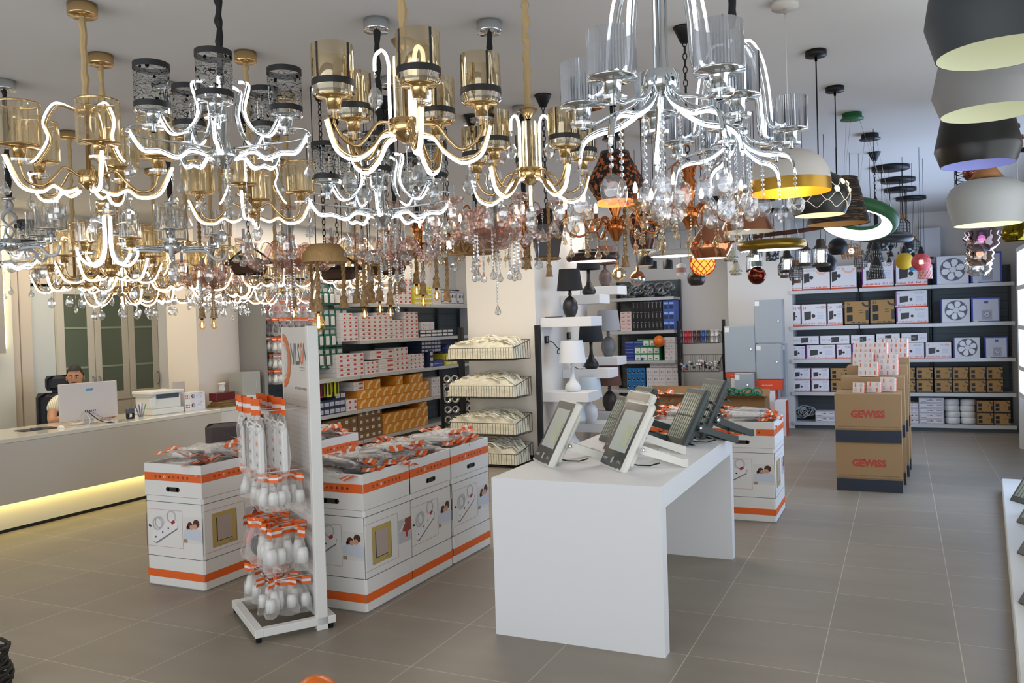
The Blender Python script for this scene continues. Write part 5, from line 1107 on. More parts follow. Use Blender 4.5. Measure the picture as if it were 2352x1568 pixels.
# things behind the white table: open brown cartons, green cord
def open_carton(x,y,w,d,h,label,name='open_carton',m=None):
    b=MB(); K=m or mat('kraft_open','8c6a42',.75); b.box(-w/2,w/2,0,.006,0,h,K); b.box(-w/2,w/2,d-.006,d,0,h,K); b.box(-w/2,-w/2+.006,.006,d-.006,0,h,K); b.box(w/2-.006,w/2,.006,d-.006,0,h,K); b.box(-w/2,w/2,0,d,0,.01,K)
    b.add([(-w/2,0,h),(w/2,0,h),(w/2,-.10,h+.05),(-w/2,-.10,h+.05)],[(0,1,2,3)],K); b.add([(-w/2,d,h),(w/2,d,h),(w/2,d+.08,h+.09),(-w/2,d+.08,h+.09)],[(0,1,2,3)],K)
    return b.build(name,None,(x,y,0),label=label,cat='box')
open_carton(-1.86,10.6,.62,.4,.62,'open brown carton with green cord beyond the price-labelled bin'); open_carton(-2.55,10.3,.5,.4,.66,'open brown carton taped with a white band beside the dark floodlights'); open_carton(-2.9,11.2,.8,.5,.60,'wide open brown carton of packets below the narrow bay')
b=MB(); rn=random.Random(5)
for q in range(22):
    c=Vector((rn.uniform(-.2,.2),rn.uniform(-.1,.1),rn.uniform(0,.08))); a=rn.uniform(0,pi); b.tube([tuple(c+Matrix.Rotation(a,3,'Z')@Vector((.07*cos(v),.02*sin(2*v),.05*sin(v)))) for v in [i*pi/5 for i in range(10)]],.009,mat('cord_green','1f7a5a',.5),5,closed=True)
b.build('green_cord',None,(-1.86,10.8,.62),label='tangle of green cord spilling over the open brown carton',cat='cord',kind='stuff')
for k in range(10):
    put_strip(k%3,k%2,(-2.55+rn.uniform(-.12,.12),10.48+rn.uniform(-.08,.1),.56+.02*(k%4)),(rn.uniform(-.3,.3),rn.uniform(-.3,.3),rn.uniform(-1.5,1.5)),'orange-headed clear packet in the open brown carton beside the floodlights','packets in the taped brown carton')
for k in range(12):
    put_strip(k%3,k%2,(-2.9+rn.uniform(-.25,.25),11.43+rn.uniform(-.1,.1),.52+.02*(k%4)),(rn.uniform(-.3,.3),rn.uniform(-.3,.3),rn.uniform(-.5,.5)),'orange-headed clear packet in the wide open carton below the narrow bay','packets in the wide brown carton')
# ================================================================== hanging lights: shared pieces
HZ=3.05
def drop_mesh(kind,L,m):
    b=MB(); W_=CHROME if m is not CRYSTAL_G else GOLD
    b.tube([(0,0,0),(0,0,-L)],.0011,W_,3)
    def tear(z,r,h,n=8): b.lathe([(.0006,z),(r*.35,z-h*.25),(r*.8,z-h*.52),(r,z-h*.72),(r*.78,z-h*.9),(.0006,z-h)],m,n,smooth=False)
    def bead(z,r): b.lathe([(.0006,z+r),(r*.8,z+r*.4),(r*.8,z-r*.4),(.0006,z-r)],m,6,smooth=False)
    if kind=='tear': bead(-.012,.008); bead(-.03,.008); tear(-L+.01,.021,.062)
    elif kind=='longtear': bead(-.012,.007); tear(-L+.01,.013,.070,6)
    elif kind=='jewel':
        bead(-.012,.009); z=-L-.02
        b.lathe([(.0006,z+.040),(.016,z+.030),(.026,z+.008),(.026,z-.012),(.017,z-.032),(.0006,z-.040)],m,9,smooth=False,wob=lambda i,a:1+.10*sin(a*4.5))
    elif kind=='disc':
        k=0; z=-.01
        while z>-L+.01: bead(z,.0085); z-=.020; k+=1
        z=-L-.035; b.lathe([(.0006,.013),(.020,.010),(.034,.003),(.036,0),(.034,-.003),(.020,-.010),(.0006,-.013)],FACET if m is CRYSTAL else m,14,M=T(0,0,z)@R(pi/2,'X')@S(1,1.22,1),smooth=False)
    elif kind=='chain':
        z=-.006
        while z>-L+.04: bead(z,.0075); z-=.0165
        tear(z+.004,.016,.052)
    elif kind=='gold':
        z=-.006
        while z>-L*.45: bead(z,.006); z-=.015
        tear(z,.017,.050)
    return b.mesh('crystal_drop')
_dm={}
def drops(root,kind,L,m,pts,name='crystal_drop'):
    k=(kind,L,m.name)
    if k not in _dm: _dm[k]=drop_mesh(kind,L,m)
    for p in pts: 
        o=link(_dm[k],name,root,p); o.rotation_euler=(0,0,random.uniform(-.35,.75) if kind=='disc' else random.uniform(0,3))
def ringpts(n,r,z,a0=0,jz=.0): return [(r*cos(a0+2*pi*i/n),r*sin(a0+2*pi*i/n),z+random.uniform(-jz,jz)) for i in range(n)]
def around(root,me,name,n,a0=0):
    for i in range(n): o=link(me,name,root); o.rotation_euler=(0,0,a0+2*pi*i/n)
def at_ring(root,me,name,n,r,z,a0=0,sub=None):
    for i in range(n):
        a=a0+2*pi*i/n; o=link(me,name,root,(r*cos(a),r*sin(a),z)); o.rotation_euler=(0,0,a)
        for sm,sn in sub or (): link(sm,sn,o)
def curve(pts,n=6):
    P=[]; V=[Vector(p) for p in pts]
    for i in range(len(V)-1):
        p0=V[max(0,i-1)];p1=V[i];p2=V[i+1];p3=V[min(len(V)-1,i+2)]
        for q in range(n):
            u=q/n; P.append(.5*((2*p1)+(p2-p0)*u+(2*p0-5*p1+4*p2-p3)*u*u+(3*p1-p0-3*p2+p3)*u**3))
    P.append(V[-1]); return P
def suspension(root,z_top,style,zc=None,s=1,canopy_r=.06,canopy=True):
    """canopy on the ceiling and a cord down to z_top (local), root already placed and scaled"""
    Hl=(HZ-root.location.z)/s; rn=random.Random(int(Hl*1000)+len(CHILD))
    M_={'gold':('cord_gold','bda274',GOLD),'black':('cord_black','121214',CHROME),'chain':('cord_black','121214',BLACK)}[style]
    if style=='chain':
        b=MB(); z=Hl-.06/s; k=0
        while z>z_top:
            a=(k%2)*pi/2; b.tube([(.010*cos(q)*cos(a),.010*cos(q)*sin(a),z-.018+.020*sin(q)) for q in [i*pi/4 for i in range(8)]],.003,BLACK,4,closed=True); z-=.032; k+=1
        b.build('chain',root)
        MB().lathe([(.001,Hl-.075/s),(.02,Hl-.075/s),(.05,Hl-.01/s),(.055,Hl-.0005),(.001,Hl-.0005)],BLACK,18).build('canopy',root); return
    n=max(6,int((Hl-z_top)/.028)); pts=[];rr=[]
    for i in range(n+1):
        z=z_top+(Hl-.03/s-z_top)*i/n; pts.append((.0025*sin(i*1.3),.0025*cos(i*1.7),z)); rr.append((.011+.006*rn.random()+.002*sin(i*2.2))/s)
    MB().tube(pts,rr,mat(M_[0],M_[1],.75),7,smooth=False).build('cord_sleeve',root)
    if canopy: MB().lathe([(.001,Hl-.055/s),(canopy_r/s*.98,Hl-.052/s),(canopy_r/s,Hl-.045/s),(canopy_r/s,Hl-.0005),(.001,Hl-.0005)],M_[2],26).build('canopy',root)
PROTO={}
def hang(kind,loc,label,group,cord='gold',s=1,rz=0,canopy_r=.06):
    if kind not in PROTO:
        t=thing('chandelier',label,'chandelier',loc,rz,group); t.scale=(s,)*3; z_top=BUILD[kind](t); PROTO[kind]=(t,z_top,list(CHILD.get(t.name,[])))
    else:
        p,z_top,kids=PROTO[kind]; t=p.copy(); COL.objects.link(t); t.location=loc; t.rotation_euler=(0,0,rz); t.scale=(s,)*3; t['label']=label; t['group']=group; CHILD[t.name]=[]
        if not 4<=len(label.split())<=16: print('BADLABEL',label)
        for k in kids: clone(k,parent=t)
    suspension(t,z_top,cord,s=s,canopy_r=canopy_r); return t
# ---- shade meshes
def ribbed(r,h,m,n=30,ring=GOLD,amp=.05):
    b=MB(); b.lathe([(r,0),(r,h)],m,n*2,smooth=False,wob=lambda i,a:1+(amp if i%2 else -amp*.4)); return b.mesh('shade')
def cupset(r,m,glass=CRYSTAL):
    """cup under a shade, with glass saucer and gallery ring"""
    b=MB(); b.lathe([(.001,-.045),(.022,-.045),(.026,-.012),(.030,-.004),(r*1.02,-.002),(r*1.02,.003),(.001,.004)],m,20); b.lathe([(.010,-.075),(.010,-.045)],m,8); b.lathe([(.012,-.064),(.040,-.062),(.042,-.052),(.012,-.05)],glass,10,smooth=False); return b.mesh('shade_cup')
AMBSTR=MB()
def amber_shade():
    b=MB(); r=.071; h=.168; b.lathe([(r*.86,0),(r,.03),(r,h)],AMBERG,28); return b.mesh('shade')
def amber_trim():
    b=MB(); r=.0718; b.lathe([(r,.030),(r,.052)],BLACKP,28)
    for k in range(4):
        a=k*pi/2+.4; b.add([((r+.0006)*cos(a+q),(r+.0006)*sin(a+q),z) for z in (.05,.166) for q in (-.055,.055)],[(0,1,3,2)],BLACKP)
    b.lathe([(.06,.004),(.071,.012),(.071,.028),(.062,.030)],CRYSTAL,22,smooth=False); return b.mesh('black_band')
def lace_mat():
    if 'black_lace_glass' in MATS: return MATS['black_lace_glass']
    m=bpy.data.materials.new('black_lace_glass'); m.use_nodes=True; n=m.node_tree.nodes; l=m.node_tree.links; n.clear()
    out=n.new('ShaderNodeOutputMaterial'); tr=n.new('ShaderNodeBsdfTransparent'); gl=n.new('ShaderNodeBsdfGlossy'); df=n.new('ShaderNodeBsdfDiffuse'); df.inputs[0].default_value=(.008,.008,.01,1); gl.inputs['Roughness'].default_value=.03
    tr.inputs[0].default_value=(.93,.95,.95,1); m1=n.new('ShaderNodeMixShader'); m1.inputs[0].default_value=.14; l.new(tr.outputs[0],m1.inputs[1]); l.new(gl.outputs[0],m1.inputs[2])
    tc=n.new('ShaderNodeTexCoord'); w=n.new('ShaderNodeTexWave'); w.wave_type='RINGS'; w.rings_direction='SPHERICAL'; w.inputs['Scale'].default_value=26; w.inputs['Distortion'].default_value=14; w.inputs['Detail Scale'].default_value=1.2; w.inputs['Detail'].default_value=1
    v=n.new('ShaderNodeTexVoronoi'); v.inputs['Scale'].default_value=22; g1=n.new('ShaderNodeMath'); g1.operation='GREATER_THAN'; g1.inputs[1].default_value=.965; g2=n.new('ShaderNodeMath'); g2.operation='LESS_THAN'; g2.inputs[1].default_value=.17; mx=n.new('ShaderNodeMath'); mx.operation='MAXIMUM'
    l.new(tc.outputs['Object'],w.inputs[0]); l.new(tc.outputs['Object'],v.inputs['Vector']); l.new(w.outputs['Fac'],g1.inputs[0]); l.new(v.outputs['Distance'],g2.inputs[0]); l.new(g1.outputs[0],mx.inputs[0]); l.new(g2.outputs[0],mx.inputs[1])
    m2=n.new('ShaderNodeMixShader'); l.new(mx.outputs[0],m2.inputs[0]); l.new(m1.outputs[0],m2.inputs[1]); l.new(df.outputs[0],m2.inputs[2]); l.new(m2.outputs[0],out.inputs[0]); MATS['black_lace_glass']=m; return m
def hubm(r,h,m,dome=.03):
    b=MB(); b.lathe([(.001,-dome-h/2),(r*.3,-dome-h/2+.002),(r*.85,-h/2-.006),(r,-h/2),(r,h/2),(r*.8,h/2+.004),(.001,h/2+.004)],m,26); return b
# ---- A: gold scroll chandelier with ribbed crystal shades
def build_A(t,lit=LED,metal=GOLD,shade=GOLDG,n=5,crys=CRYSTAL):
    hubm(.042,.05,metal).build('hub',t); b=MB(); b.cyl(0,0,.025,.30,.010,metal,10); b.lathe([(.001,.26),(.045,.265),(.048,.285),(.02,.31),(.001,.31)],metal,20); b.build('stem',t)
    arm=MB().tube(curve([(.04,0,.0),(.10,0,.03),(.14,0,-.01),(.19,0,-.055),(.25,0,-.045),(.275,0,.02)]),.0055,metal,6).mesh('arm'); around(t,arm,'arm',n)
    ls=MB().tube(curve([(.05,0,-.055),(.10,0,-.075),(.15,0,-.055),(.20,0,-.085),(.28,0,-.065),(.335,0,.05)]),.006,lit,6,rx=.0085).mesh('light_strip'); around(t,ls,'light_strip',n)
    bk=MB().tube(curve([(.05,0,-.044),(.10,0,-.064),(.15,0,-.044),(.20,0,-.074),(.27,0,-.055),(.325,0,.052)]),.005,metal,6,rx=.011).mesh('strip_backing'); around(t,bk,'strip_backing',n)
    up=curve([(.05,0,.285),(.12,0,.30),(.165,0,.22),(.15,0,.15),(.19,0,.07),(.215,0,.045)])
    around(t,MB().tube(up,.005,lit,6,rx=.007).mesh('upper_strip'),'upper_strip',3,pi/6); around(t,MB().tube([p+Vector((-.014,0,-.01)) for p in up],.005,metal,6,rx=.009).mesh('upper_arm'),'upper_arm',3,pi/6)
    sh=ribbed(.076,.165,shade,22,amp=.10); cup=cupset(.078,metal,crys); at_ring(t,sh,'shade',n,.275,.095); at_ring(t,cup,'shade_cup',n,.275,.09)
    rg=MB(); rg.lathe([(.080,0),(.082,.004),(.080,.008)],metal,30); rg=rg.mesh('shade_rim'); at_ring(t,rg,'shade_rim',n,.275,.255)
    drops(t,'tear',.09,crys,ringpts(n,.333,.03)); drops(t,'jewel',.07,crys,ringpts(n,.16,-.07,.3)); drops(t,'longtear',.12,crys,[(0,0,-.06)]); return .31
def build_A2(t): return build_A(t,n=4)
# ---- B: chrome chandelier with black lace glass shades
def build_B(t):
    n=5; hubm(.045,.03,CHROME,.045).build('hub',t); b=MB(); b.lathe([(.03,0),(.020,.06),(.035,.14),(.032,.22),(.02,.25),(.001,.25)],CLEAR,16); b.cyl(0,0,.0,.30,.008,CHROME,8); b.build('stem',t)
    lp=curve([(.04,0,.02),(.20,0,.03),(.30,0,.04),(.345,0,.055),(.32,0,.08),(.262,0,.085)],5); around(t,MB().tube(lp,.0045,CHROME,6).mesh('loop_arm'),'loop_arm',n)
    ls=curve([(.06,0,-.012),(.12,0,.0),(.17,0,-.03),(.23,0,-.012),(.29,0,-.01),(.335,0,.055)],6); around(t,MB().tube(ls,.0055,LEDC,6,rx=.0075).mesh('light_strip'),'light_strip',n); around(t,MB().tube([p+Vector((0,0,.013)) for p in ls],.004,CHROME,6,rx=.011).mesh('strip_backing'),'strip_backing',n)
    us=curve([(.07,0,.27),(.11,0,.255),(.09,0,.16),(.125,0,.085),(.19,0,.06),(.235,0,.13)],6); around(t,MB().tube(us,.005,LEDC,6,rx=.007).mesh('upper_strip'),'upper_strip',n,0); around(t,MB().tube([p+Vector((-.012,0,.008)) for p in us],.004,CHROME,6,rx=.010).mesh('upper_arm'),'upper_arm',n,0)
    LM=lace_mat(); b=MB(); b.lathe([(.064,.02),(.064,.18)],LM,30); sh=b.mesh('shade')
    b=MB(); b.lathe([(.0653,0),(.0653,.022)],BLACKP,30); bd=b.mesh('black_band'); at_ring(t,sh,'shade',n,.25,.13); at_ring(t,bd,'black_band',n,.25,.145); at_ring(t,bd,'black_band',n,.25,.29); at_ring(t,cupset(.055,CHROME),'shade_cup',n,.25,.135)
    b=MB(); b.lathe([(.058,-.002),(.065,.004),(.065,.016),(.058,.018)],CRYSTAL,22,smooth=False); at_ring(t,b.mesh('glass_saucer'),'glass_saucer',n,.25,.13)
    drops(t,'tear',.10,CRYSTAL,ringpts(n,.335,.04)); drops(t,'tear',.15,CRYSTAL,ringpts(3,.10,-.02,.2)); drops(t,'chain',.18,CRYSTAL,[(0,0,-.06),(.05,.02,-.05)]); return .27
# ---- C: gold chandelier with amber mirror shades
def build_C(t,n=5):
    b=hubm(.060,.045,GOLD,.035); b.build('hub',t); b=MB(); b.lathe([(.042,.02),(.042,.24)],GOLDG,20); b.build('glass_column',t)
    b=MB(); b.cyl(0,0,.02,.30,.010,GOLD,10); b.lathe([(.012,.255),(.045,.30),(.001,.30)],GOLD,18); b.build('stem',t)
    arm=curve([(.05,0,.005),(.11,0,.0),(.15,0,-.05),(.19,0,-.085),(.235,0,-.07),(.268,0,-.02),(.268,0,.01)],6); around(t,MB().tube(arm,.006,GOLD,6).mesh('arm'),'arm',n)
    ls=curve([(.055,0,-.035),(.10,0,-.05),(.14,0,-.10),(.20,0,-.135),(.265,0,-.105),(.298,0,-.01)],6); around(t,MB().tube(ls,.006,LED,6,rx=.009).mesh('light_strip'),'light_strip',n); around(t,MB().tube([p+Vector((-.004,0,.014)) for p in ls],.004,GOLD,6,rx=.013).mesh('strip_backing'),'strip_backing',n)
    cn=curve([(.055,0,-.03),(.055,0,.14),(.056,0,.225),(.075,0,.262),(.10,0,.24),(.104,0,.19)],6); around(t,MB().tube(cn,.006,LED,6,rx=.009).mesh('cane_strip'),'cane_strip',3,-pi/2)
    at_ring(t,amber_shade(),'shade',n,.268,.07); at_ring(t,amber_trim(),'black_band',n,.268,.07); at_ring(t,cupset(.055,GOLD,CLEAR),'shade_cup',n,.268,.07)
    drops(t,'jewel',.07,CRYSTAL,[(.104*cos(-pi/2+2*pi*i/3),.104*sin(-pi/2+2*pi*i/3),.185) for i in range(3)]); drops(t,'jewel',.05,CRYSTAL,ringpts(n,.22,-.14)); drops(t,'jewel',.11,CRYSTAL,[(0,0,-.06)]); return .30
# ---- D: large chrome chandelier with silver ribbed shades
def build_D(t):
    n=5; hubm(.056,.05,CHROME,.02).build('hub',t); b=MB(); b.cyl(0,0,.02,.36,.009,CHROME,10); b.cyl(.02,.01,.02,.34,.005,CHROME,8); b.lathe([(.001,.335),(.04,.335),(.045,.355),(.03,.385),(.001,.39)],CHROME,20); b.build('stem',t)
    arm=curve([(.04,0,-.01),(.085,0,-.06),(.15,0,-.08),(.205,0,-.10),(.245,0,-.10)],6); around(t,MB().tube(arm,.006,CHROME,6,rx=.008).mesh('arm'),'arm',n)
    ls=curve([(.02,0,-.03),(.06,0,-.085),(.13,0,-.125),(.20,0,-.135),(.245,0,-.16),(.26,0,-.215)],6); around(t,MB().tube(ls,.005,LEDC,6,rx=.0065).mesh('light_strip'),'light_strip',n); around(t,MB().tube([p+Vector((-.002,0,.013)) for p in ls],.005,CHROME,6,rx=.012).mesh('strip_backing'),'strip_backing',n)
    us=curve([(.04,0,.37),(.085,0,.36),(.13,0,.28),(.155,0,.16),(.17,0,.02),(.205,0,-.015),(.225,0,-.01)],6); around(t,MB().tube(us,.005,LEDC,6,rx=.0065).mesh('arc_strip'),'arc_strip',n,0); around(t,MB().tube([p+Vector((-.022,0,-.008)) for p in us],.006,CHROME,6,rx=.012).mesh('arc_backing'),'arc_backing',n,0)
    at_ring(t,ribbed(.066,.125,SILVERG,48,amp=.04),'shade',n,.245,-.035); at_ring(t,cupset(.069,CHROME),'shade_cup',n,.245,-.04)
    drops(t,'disc',.10,CRYSTAL,ringpts(n,.26,-.21)); drops(t,'disc',.26,CRYSTAL,ringpts(3,.06,-.05,.4)); drops(t,'disc',.17,CRYSTAL,ringpts(4,.12,-.12,.9)); drops(t,'disc',.33,CRYSTAL,[(0,0,-.03)]); return .38
# ---- E: rose glass chandelier
def build_E(t):
    n=6; b=MB(); b.lathe([(.001,-.13),(.05,-.125),(.085,-.09),(.115,-.045),(.112,-.04),(.08,-.07),(.001,-.09)],glassy('smoky_rose_bowl',(.72,.60,.57),.25,.08,(1,.88,.84)),18,smooth=False); b.build('lower_bowl',t)
    b=MB(); b.lathe([(.03,-.09),(.022,-.03),(.045,.03),(.035,.08),(.02,.12),(.038,.17),(.030,.22),(.012,.25),(.001,.25)],CRYSTAL,14,smooth=False); b.cyl(0,0,-.09,.27,.008,CHROME,8); b.build('glass_column',t)
    b=MB(); b.lathe([(.02,.25),(.045,.258),(.058,.275),(.052,.278),(.001,.262)],CRYSTAL_P,16,smooth=False); b.build('top_saucer',t)
    arm=curve([(.05,0,-.06),(.075,0,.02),(.12,0,.035),(.165,0,-.04),(.215,0,-.085),(.265,0,-.05),(.285,0,.04)],7); r=[.018+.002*(i%2) for i in range(len(arm))]
    around(t,MB().tube(arm,r,CRYSTAL_P,9,smooth=False).mesh('glass_arm'),'glass_arm',n)
    b=MB(); b.lathe([(.012,0),(.030,.006),(.047,.022),(.050,.03),(.044,.028),(.001,.012)],CRYSTAL_P,14,smooth=False,wob=lambda i,a:1+.06*(i%2)); sc_=b.mesh('drip_saucer')
    b=MB(); b.cyl(0,0,.012,.085,.009,mat('candle_sleeve','c5c8ce',.3),10); cd=b.mesh('candle_sleeve'); at_ring(t,sc_,'drip_saucer',n,.285,.045); at_ring(t,cd,'candle_sleeve',n,.285,.045)
    b=MB(); b.lathe([(.010,-.02),(.022,-.01),(.024,.03),(.016,.045)],CRYSTAL,9,smooth=False); at_ring(t,b.mesh('glass_cup'),'glass_cup',n,.285,.0)
    for i in range(n): drops(t,'tear',.085,CRYSTAL,[(.285*cos(2*pi*i/n)+.045*cos(q),.285*sin(2*pi*i/n)+.045*sin(q),.068) for q in (0,2.1,4.2)])
    drops(t,'chain',.20,CRYSTAL,ringpts(8,.10,-.05)); drops(t,'chain',.28,CRYSTAL,[(0,0,-.12)]); drops(t,'tear',.1,CRYSTAL,ringpts(n,.19,-.07,.2)); return .27
# ---- F: copper candle chandelier
def build_F(t):
    n=6; hubm(.048,.04,COPPER,.06).build('hub',t); b=MB(); b.lathe([(.03,.02),(.018,.05),(.04,.10),(.045,.14),(.022,.18),(.03,.21),(.012,.25),(.001,.25)],COPPER,18); b.build('urn_stem',t)
    arm=curve([(.045,0,0),(.075,0,.035),(.11,0,.03),(.14,0,-.02),(.19,0,-.045),(.245,0,-.02),(.262,0,.03)],6); around(t,MB().tube(arm,[.008-.003*i/len(arm) for i in range(len(arm))],COPPER,7).mesh('arm'),'arm',n)
    sc_=curve([(.03,0,.20),(.06,0,.24),(.10,0,.22),(.11,0,.17),(.085,0,.16),(.08,0,.185)],5); around(t,MB().tube(sc_,.004,COPPER,6).mesh('scroll'),'scroll',n,pi/6)
    b=MB(); b.lathe([(.010,-.02),(.022,-.008),(.016,.0),(.046,.012),(.05,.026),(.001,.012)],glassy('amber_bobeche',(.92,.80,.62),.3,.05,(1,.86,.66)),12,smooth=False,wob=lambda i,a:1+.12*(i%2)); at_ring(t,b.mesh('crystal_saucer'),'crystal_saucer',n,.262,.04)
    b=MB(); b.cyl(0,0,.012,.055,.010,mat('candle_copper','a0562c',.35),10); cd=b.mesh('candle_sleeve'); b=MB(); b.lathe([(.001,.055),(.009,.058),(.013,.078),(.008,.10),(.001,.115)],BULB,10); at_ring(t,cd,'candle_sleeve',n,.262,.045); at_ring(t,b.mesh('candle_bulb'),'candle_bulb',n,.262,.045)
    drops(t,'tear',.06,CRYSTAL_G,[(p[0]+.04*cos(q),p[1]+.04*sin(q),.06) for p in ringpts(n,.262,0) for q in (0,3.1)]); drops(t,'gold',.17,CRYSTAL_G,ringpts(6,.15,-.03,.3)); drops(t,'gold',.20,CRYSTAL_G,[(0,0,-.08)]); drops(t,'gold',.15,CRYSTAL_G,ringpts(n,.235,-.02)); return .25
# ---- G: unlit chrome chandelier with ribbed shades and a spiral stem
def build_G(t):
    n=4; hubm(.05,.05,CHROME,.02).build('hub',t); b=MB(); b.lathe([(.001,.25),(.04,.25),(.035,.265),(.001,.27)],CHROME,16)
    for k in range(2): b.tube([(.035*cos(a+k*pi)*sin(pi*u)**.7,.035*sin(a+k*pi)*sin(pi*u)**.7,.03+.22*u) for u,a in [(i/16,i*.5) for i in range(17)]],.006,mat('spiral_grey','b9bcc0',.35),6,rx=.011)
    b.build('spiral_stem',t)
    around(t,MB().tube([(.04,0,0),(.26,0,.005)],.006,CHROME,6).tube([(.04,0,-.012),(.26,0,-.010)],.004,CHROME,6).mesh('arm'),'arm',n,.5)
    ls=curve([(.06,0,-.03),(.18,0,-.025),(.24,0,-.075),(.29,0,-.07),(.31,0,-.02)],6); around(t,MB().tube(ls,.009,mat('unlit_strip','c9ccd0',.4),6,rx=.011).mesh('unlit_strip'),'unlit_strip',n,.5)
    at_ring(t,ribbed(.08,.14,glassy('ribbed_clear',(.80,.80,.79),.28,.04),28,amp=.05),'shade',n,.26,.07,.5); at_ring(t,cupset(.082,CHROME),'shade_cup',n,.26,.07,.5)
    drops(t,'jewel',.10,CRYSTAL,ringpts(n,.20,-.05,.5)); drops(t,'jewel',.06,CRYSTAL,[(0,0,-.05)]); return .26
BUILD=dict(A=build_A,A2=build_A2,B=build_B,C=build_C,D=build_D,E=build_E,F=build_F,G=build_G)
GA='gold LED chandeliers'
hang('A',(-3.13,2.47,2.315),'large gold LED chandelier with ribbed crystal shades under the leftmost gold sleeve','gold LED chandeliers','gold',1,-.52)
hang('B',(-2.36,2.46,2.325),'chrome LED chandelier with black lace glass shades on a thick black sleeve','chrome lace chandeliers','black',1,-.90)
hang('C',(-1.57,2.52,2.34),'large gold LED chandelier with amber mirror shades, centre of the front row','gold amber-shade chandeliers','gold',1.0,-.84)
hang('C',(-1.36,3.12,2.245),'smaller gold amber-shade chandelier between the large one and the chrome pair','gold amber-shade chandeliers','gold',.86,-.53)
hang('D',(-.655,2.52,2.36),'largest chrome LED chandelier with silver ribbed shades, cut by the top edge','chrome LED chandeliers','black',1.03,-.62)
hang('D',(-.555,3.22,2.335),'second chrome LED chandelier behind the largest, hung on a black sleeve','chrome LED chandeliers','black',.88,-.3)
hang('B',(-2.16,3.24,2.16),'chrome lace-shade chandelier below the round chrome canopy','chrome lace chandeliers','black',1,.2)
hang('A2',(-2.98,3.28,2.26),'gold LED chandelier behind the chrome lace chandelier, below a small gold canopy','gold LED chandeliers','gold',.9,.6,canopy_r=.055)
hang('E',(-1.72,3.52,2.12),'large rose glass candle chandelier in the middle of the row','rose glass chandeliers','black',1.05,.3)
hang('E',(-3.30,3.95,2.10),'rose glass chandelier left of the middle, with thick curved glass arms','rose glass chandeliers','gold',1.0,.1)
hang('E',(-4.02,4.05,2.03),'smaller rose glass chandelier behind the chrome spiral one','rose glass chandeliers','gold',.86,.5)
hang('E',(-2.60,4.02,2.10),'rose glass chandelier beneath the lace-shade chrome chandelier','rose glass chandeliers','black',.9,.9)
hang('G',(-3.72,3.45,2.13),'unlit chrome chandelier with a twisted grey stem','plain chrome chandeliers','black',.95,.3)
hang('G',(-4.42,2.98,2.16),'unlit chrome chandelier with ribbed shades at the left edge','plain chrome chandeliers','black',.95,-.2)
hang('F',(-1.53,4.76,2.20),'copper candle chandelier with amber crystals left of its twin','copper candle chandeliers','black',1.15,.2)
hang('F',(-.93,4.06,2.15),'copper candle chandelier nearest the twig lantern, lit candle bulbs','copper candle chandeliers','chain',1,.5)
hang('F',(-2.22,4.98,2.20),'copper candle chandelier behind the small amber-shade one','copper candle chandeliers','black',.95,.8)
hang('F',(-3.02,4.95,2.20),'copper candle chandelier behind the rose glass arms','copper candle chandeliers','black',.9,.1)
hang('F',(-2.62,5.05,2.22),'copper candle chandelier in the middle, above the rope pendants','copper candle chandeliers','black',.95,.6)
low=[(-4.40,3.60,2.05,'A',.95),(-5.15,3.92,2.03,'A2',.95),(-4.55,4.35,2.02,'A',.9),(-5.50,4.58,2.0,'C',.95),(-4.80,4.95,1.99,'A2',.95),(-4.10,4.75,2.03,'A',.85),(-5.75,5.15,1.99,'A',.95),
     (-5.25,5.50,1.97,'A2',.95),(-4.62,5.45,1.98,'C',.85),(-3.78,5.38,2.02,'A2',.85),(-3.55,4.95,2.04,'A2',.8),(-5.05,3.30,2.10,'B',.85)]
names=['just below the first large gold one','second along the low gold row','third along the low gold row, beside the rose glass','with amber shades at the far left of the low row','above the seated man','above the gap between desk and bins','farthest left over the counter','over the computer monitor','with amber shades over the printer','above the armchair','smallest, nearest the hanging rope bulbs','black lace']
for i,(x,y,z,k,s) in enumerate(low):
    if k=='B': hang(k,(x,y,z),'chrome lace-shade chandelier low among the gold ones at the left','chrome lace chandeliers','black',s,.4)
    else: hang(k,(x,y,z),'low-hung gold LED chandelier %s'%names[i],'low gold LED chandeliers','gold',s,.37*i)
# single tall gold double-J light at the left
t=thing('chandelier','gold fixture of two long J-shaped light strips hanging from a stacked gold collar','chandelier',(-3.62,2.95,2.24),.1,'gold LED chandeliers')
b=MB(); b.lathe([(.001,-.0),(.03,0),(.05,.012),(.055,.03),(.045,.04),(.05,.06),(.05,.075),(.001,.08)],GOLD,24); b.build('collar',t)
for k,a in enumerate((-.05,pi-.05,1.2,pi+1.2)): 
    o=MB().tube(curve([(.018,0,0),(.020,0,-.16),(.045,0,-.225),(.10,0,-.245),(.145,0,-.20),(.15,0,-.165)],6),.0075,LED,6,rx=.009).build('light_strip',t); o.rotation_euler=(0,0,a)
at_ring(t,ribbed(.05,.12,glassy('clear_gold_print',(.85,.82,.74),.2,.04),24,amp=.02),'shade',2,.15,-.12,-.05); at_ring(t,cupset(.052,GOLD),'shade_cup',2,.15,-.12,-.05); suspension(t,.08,'gold')
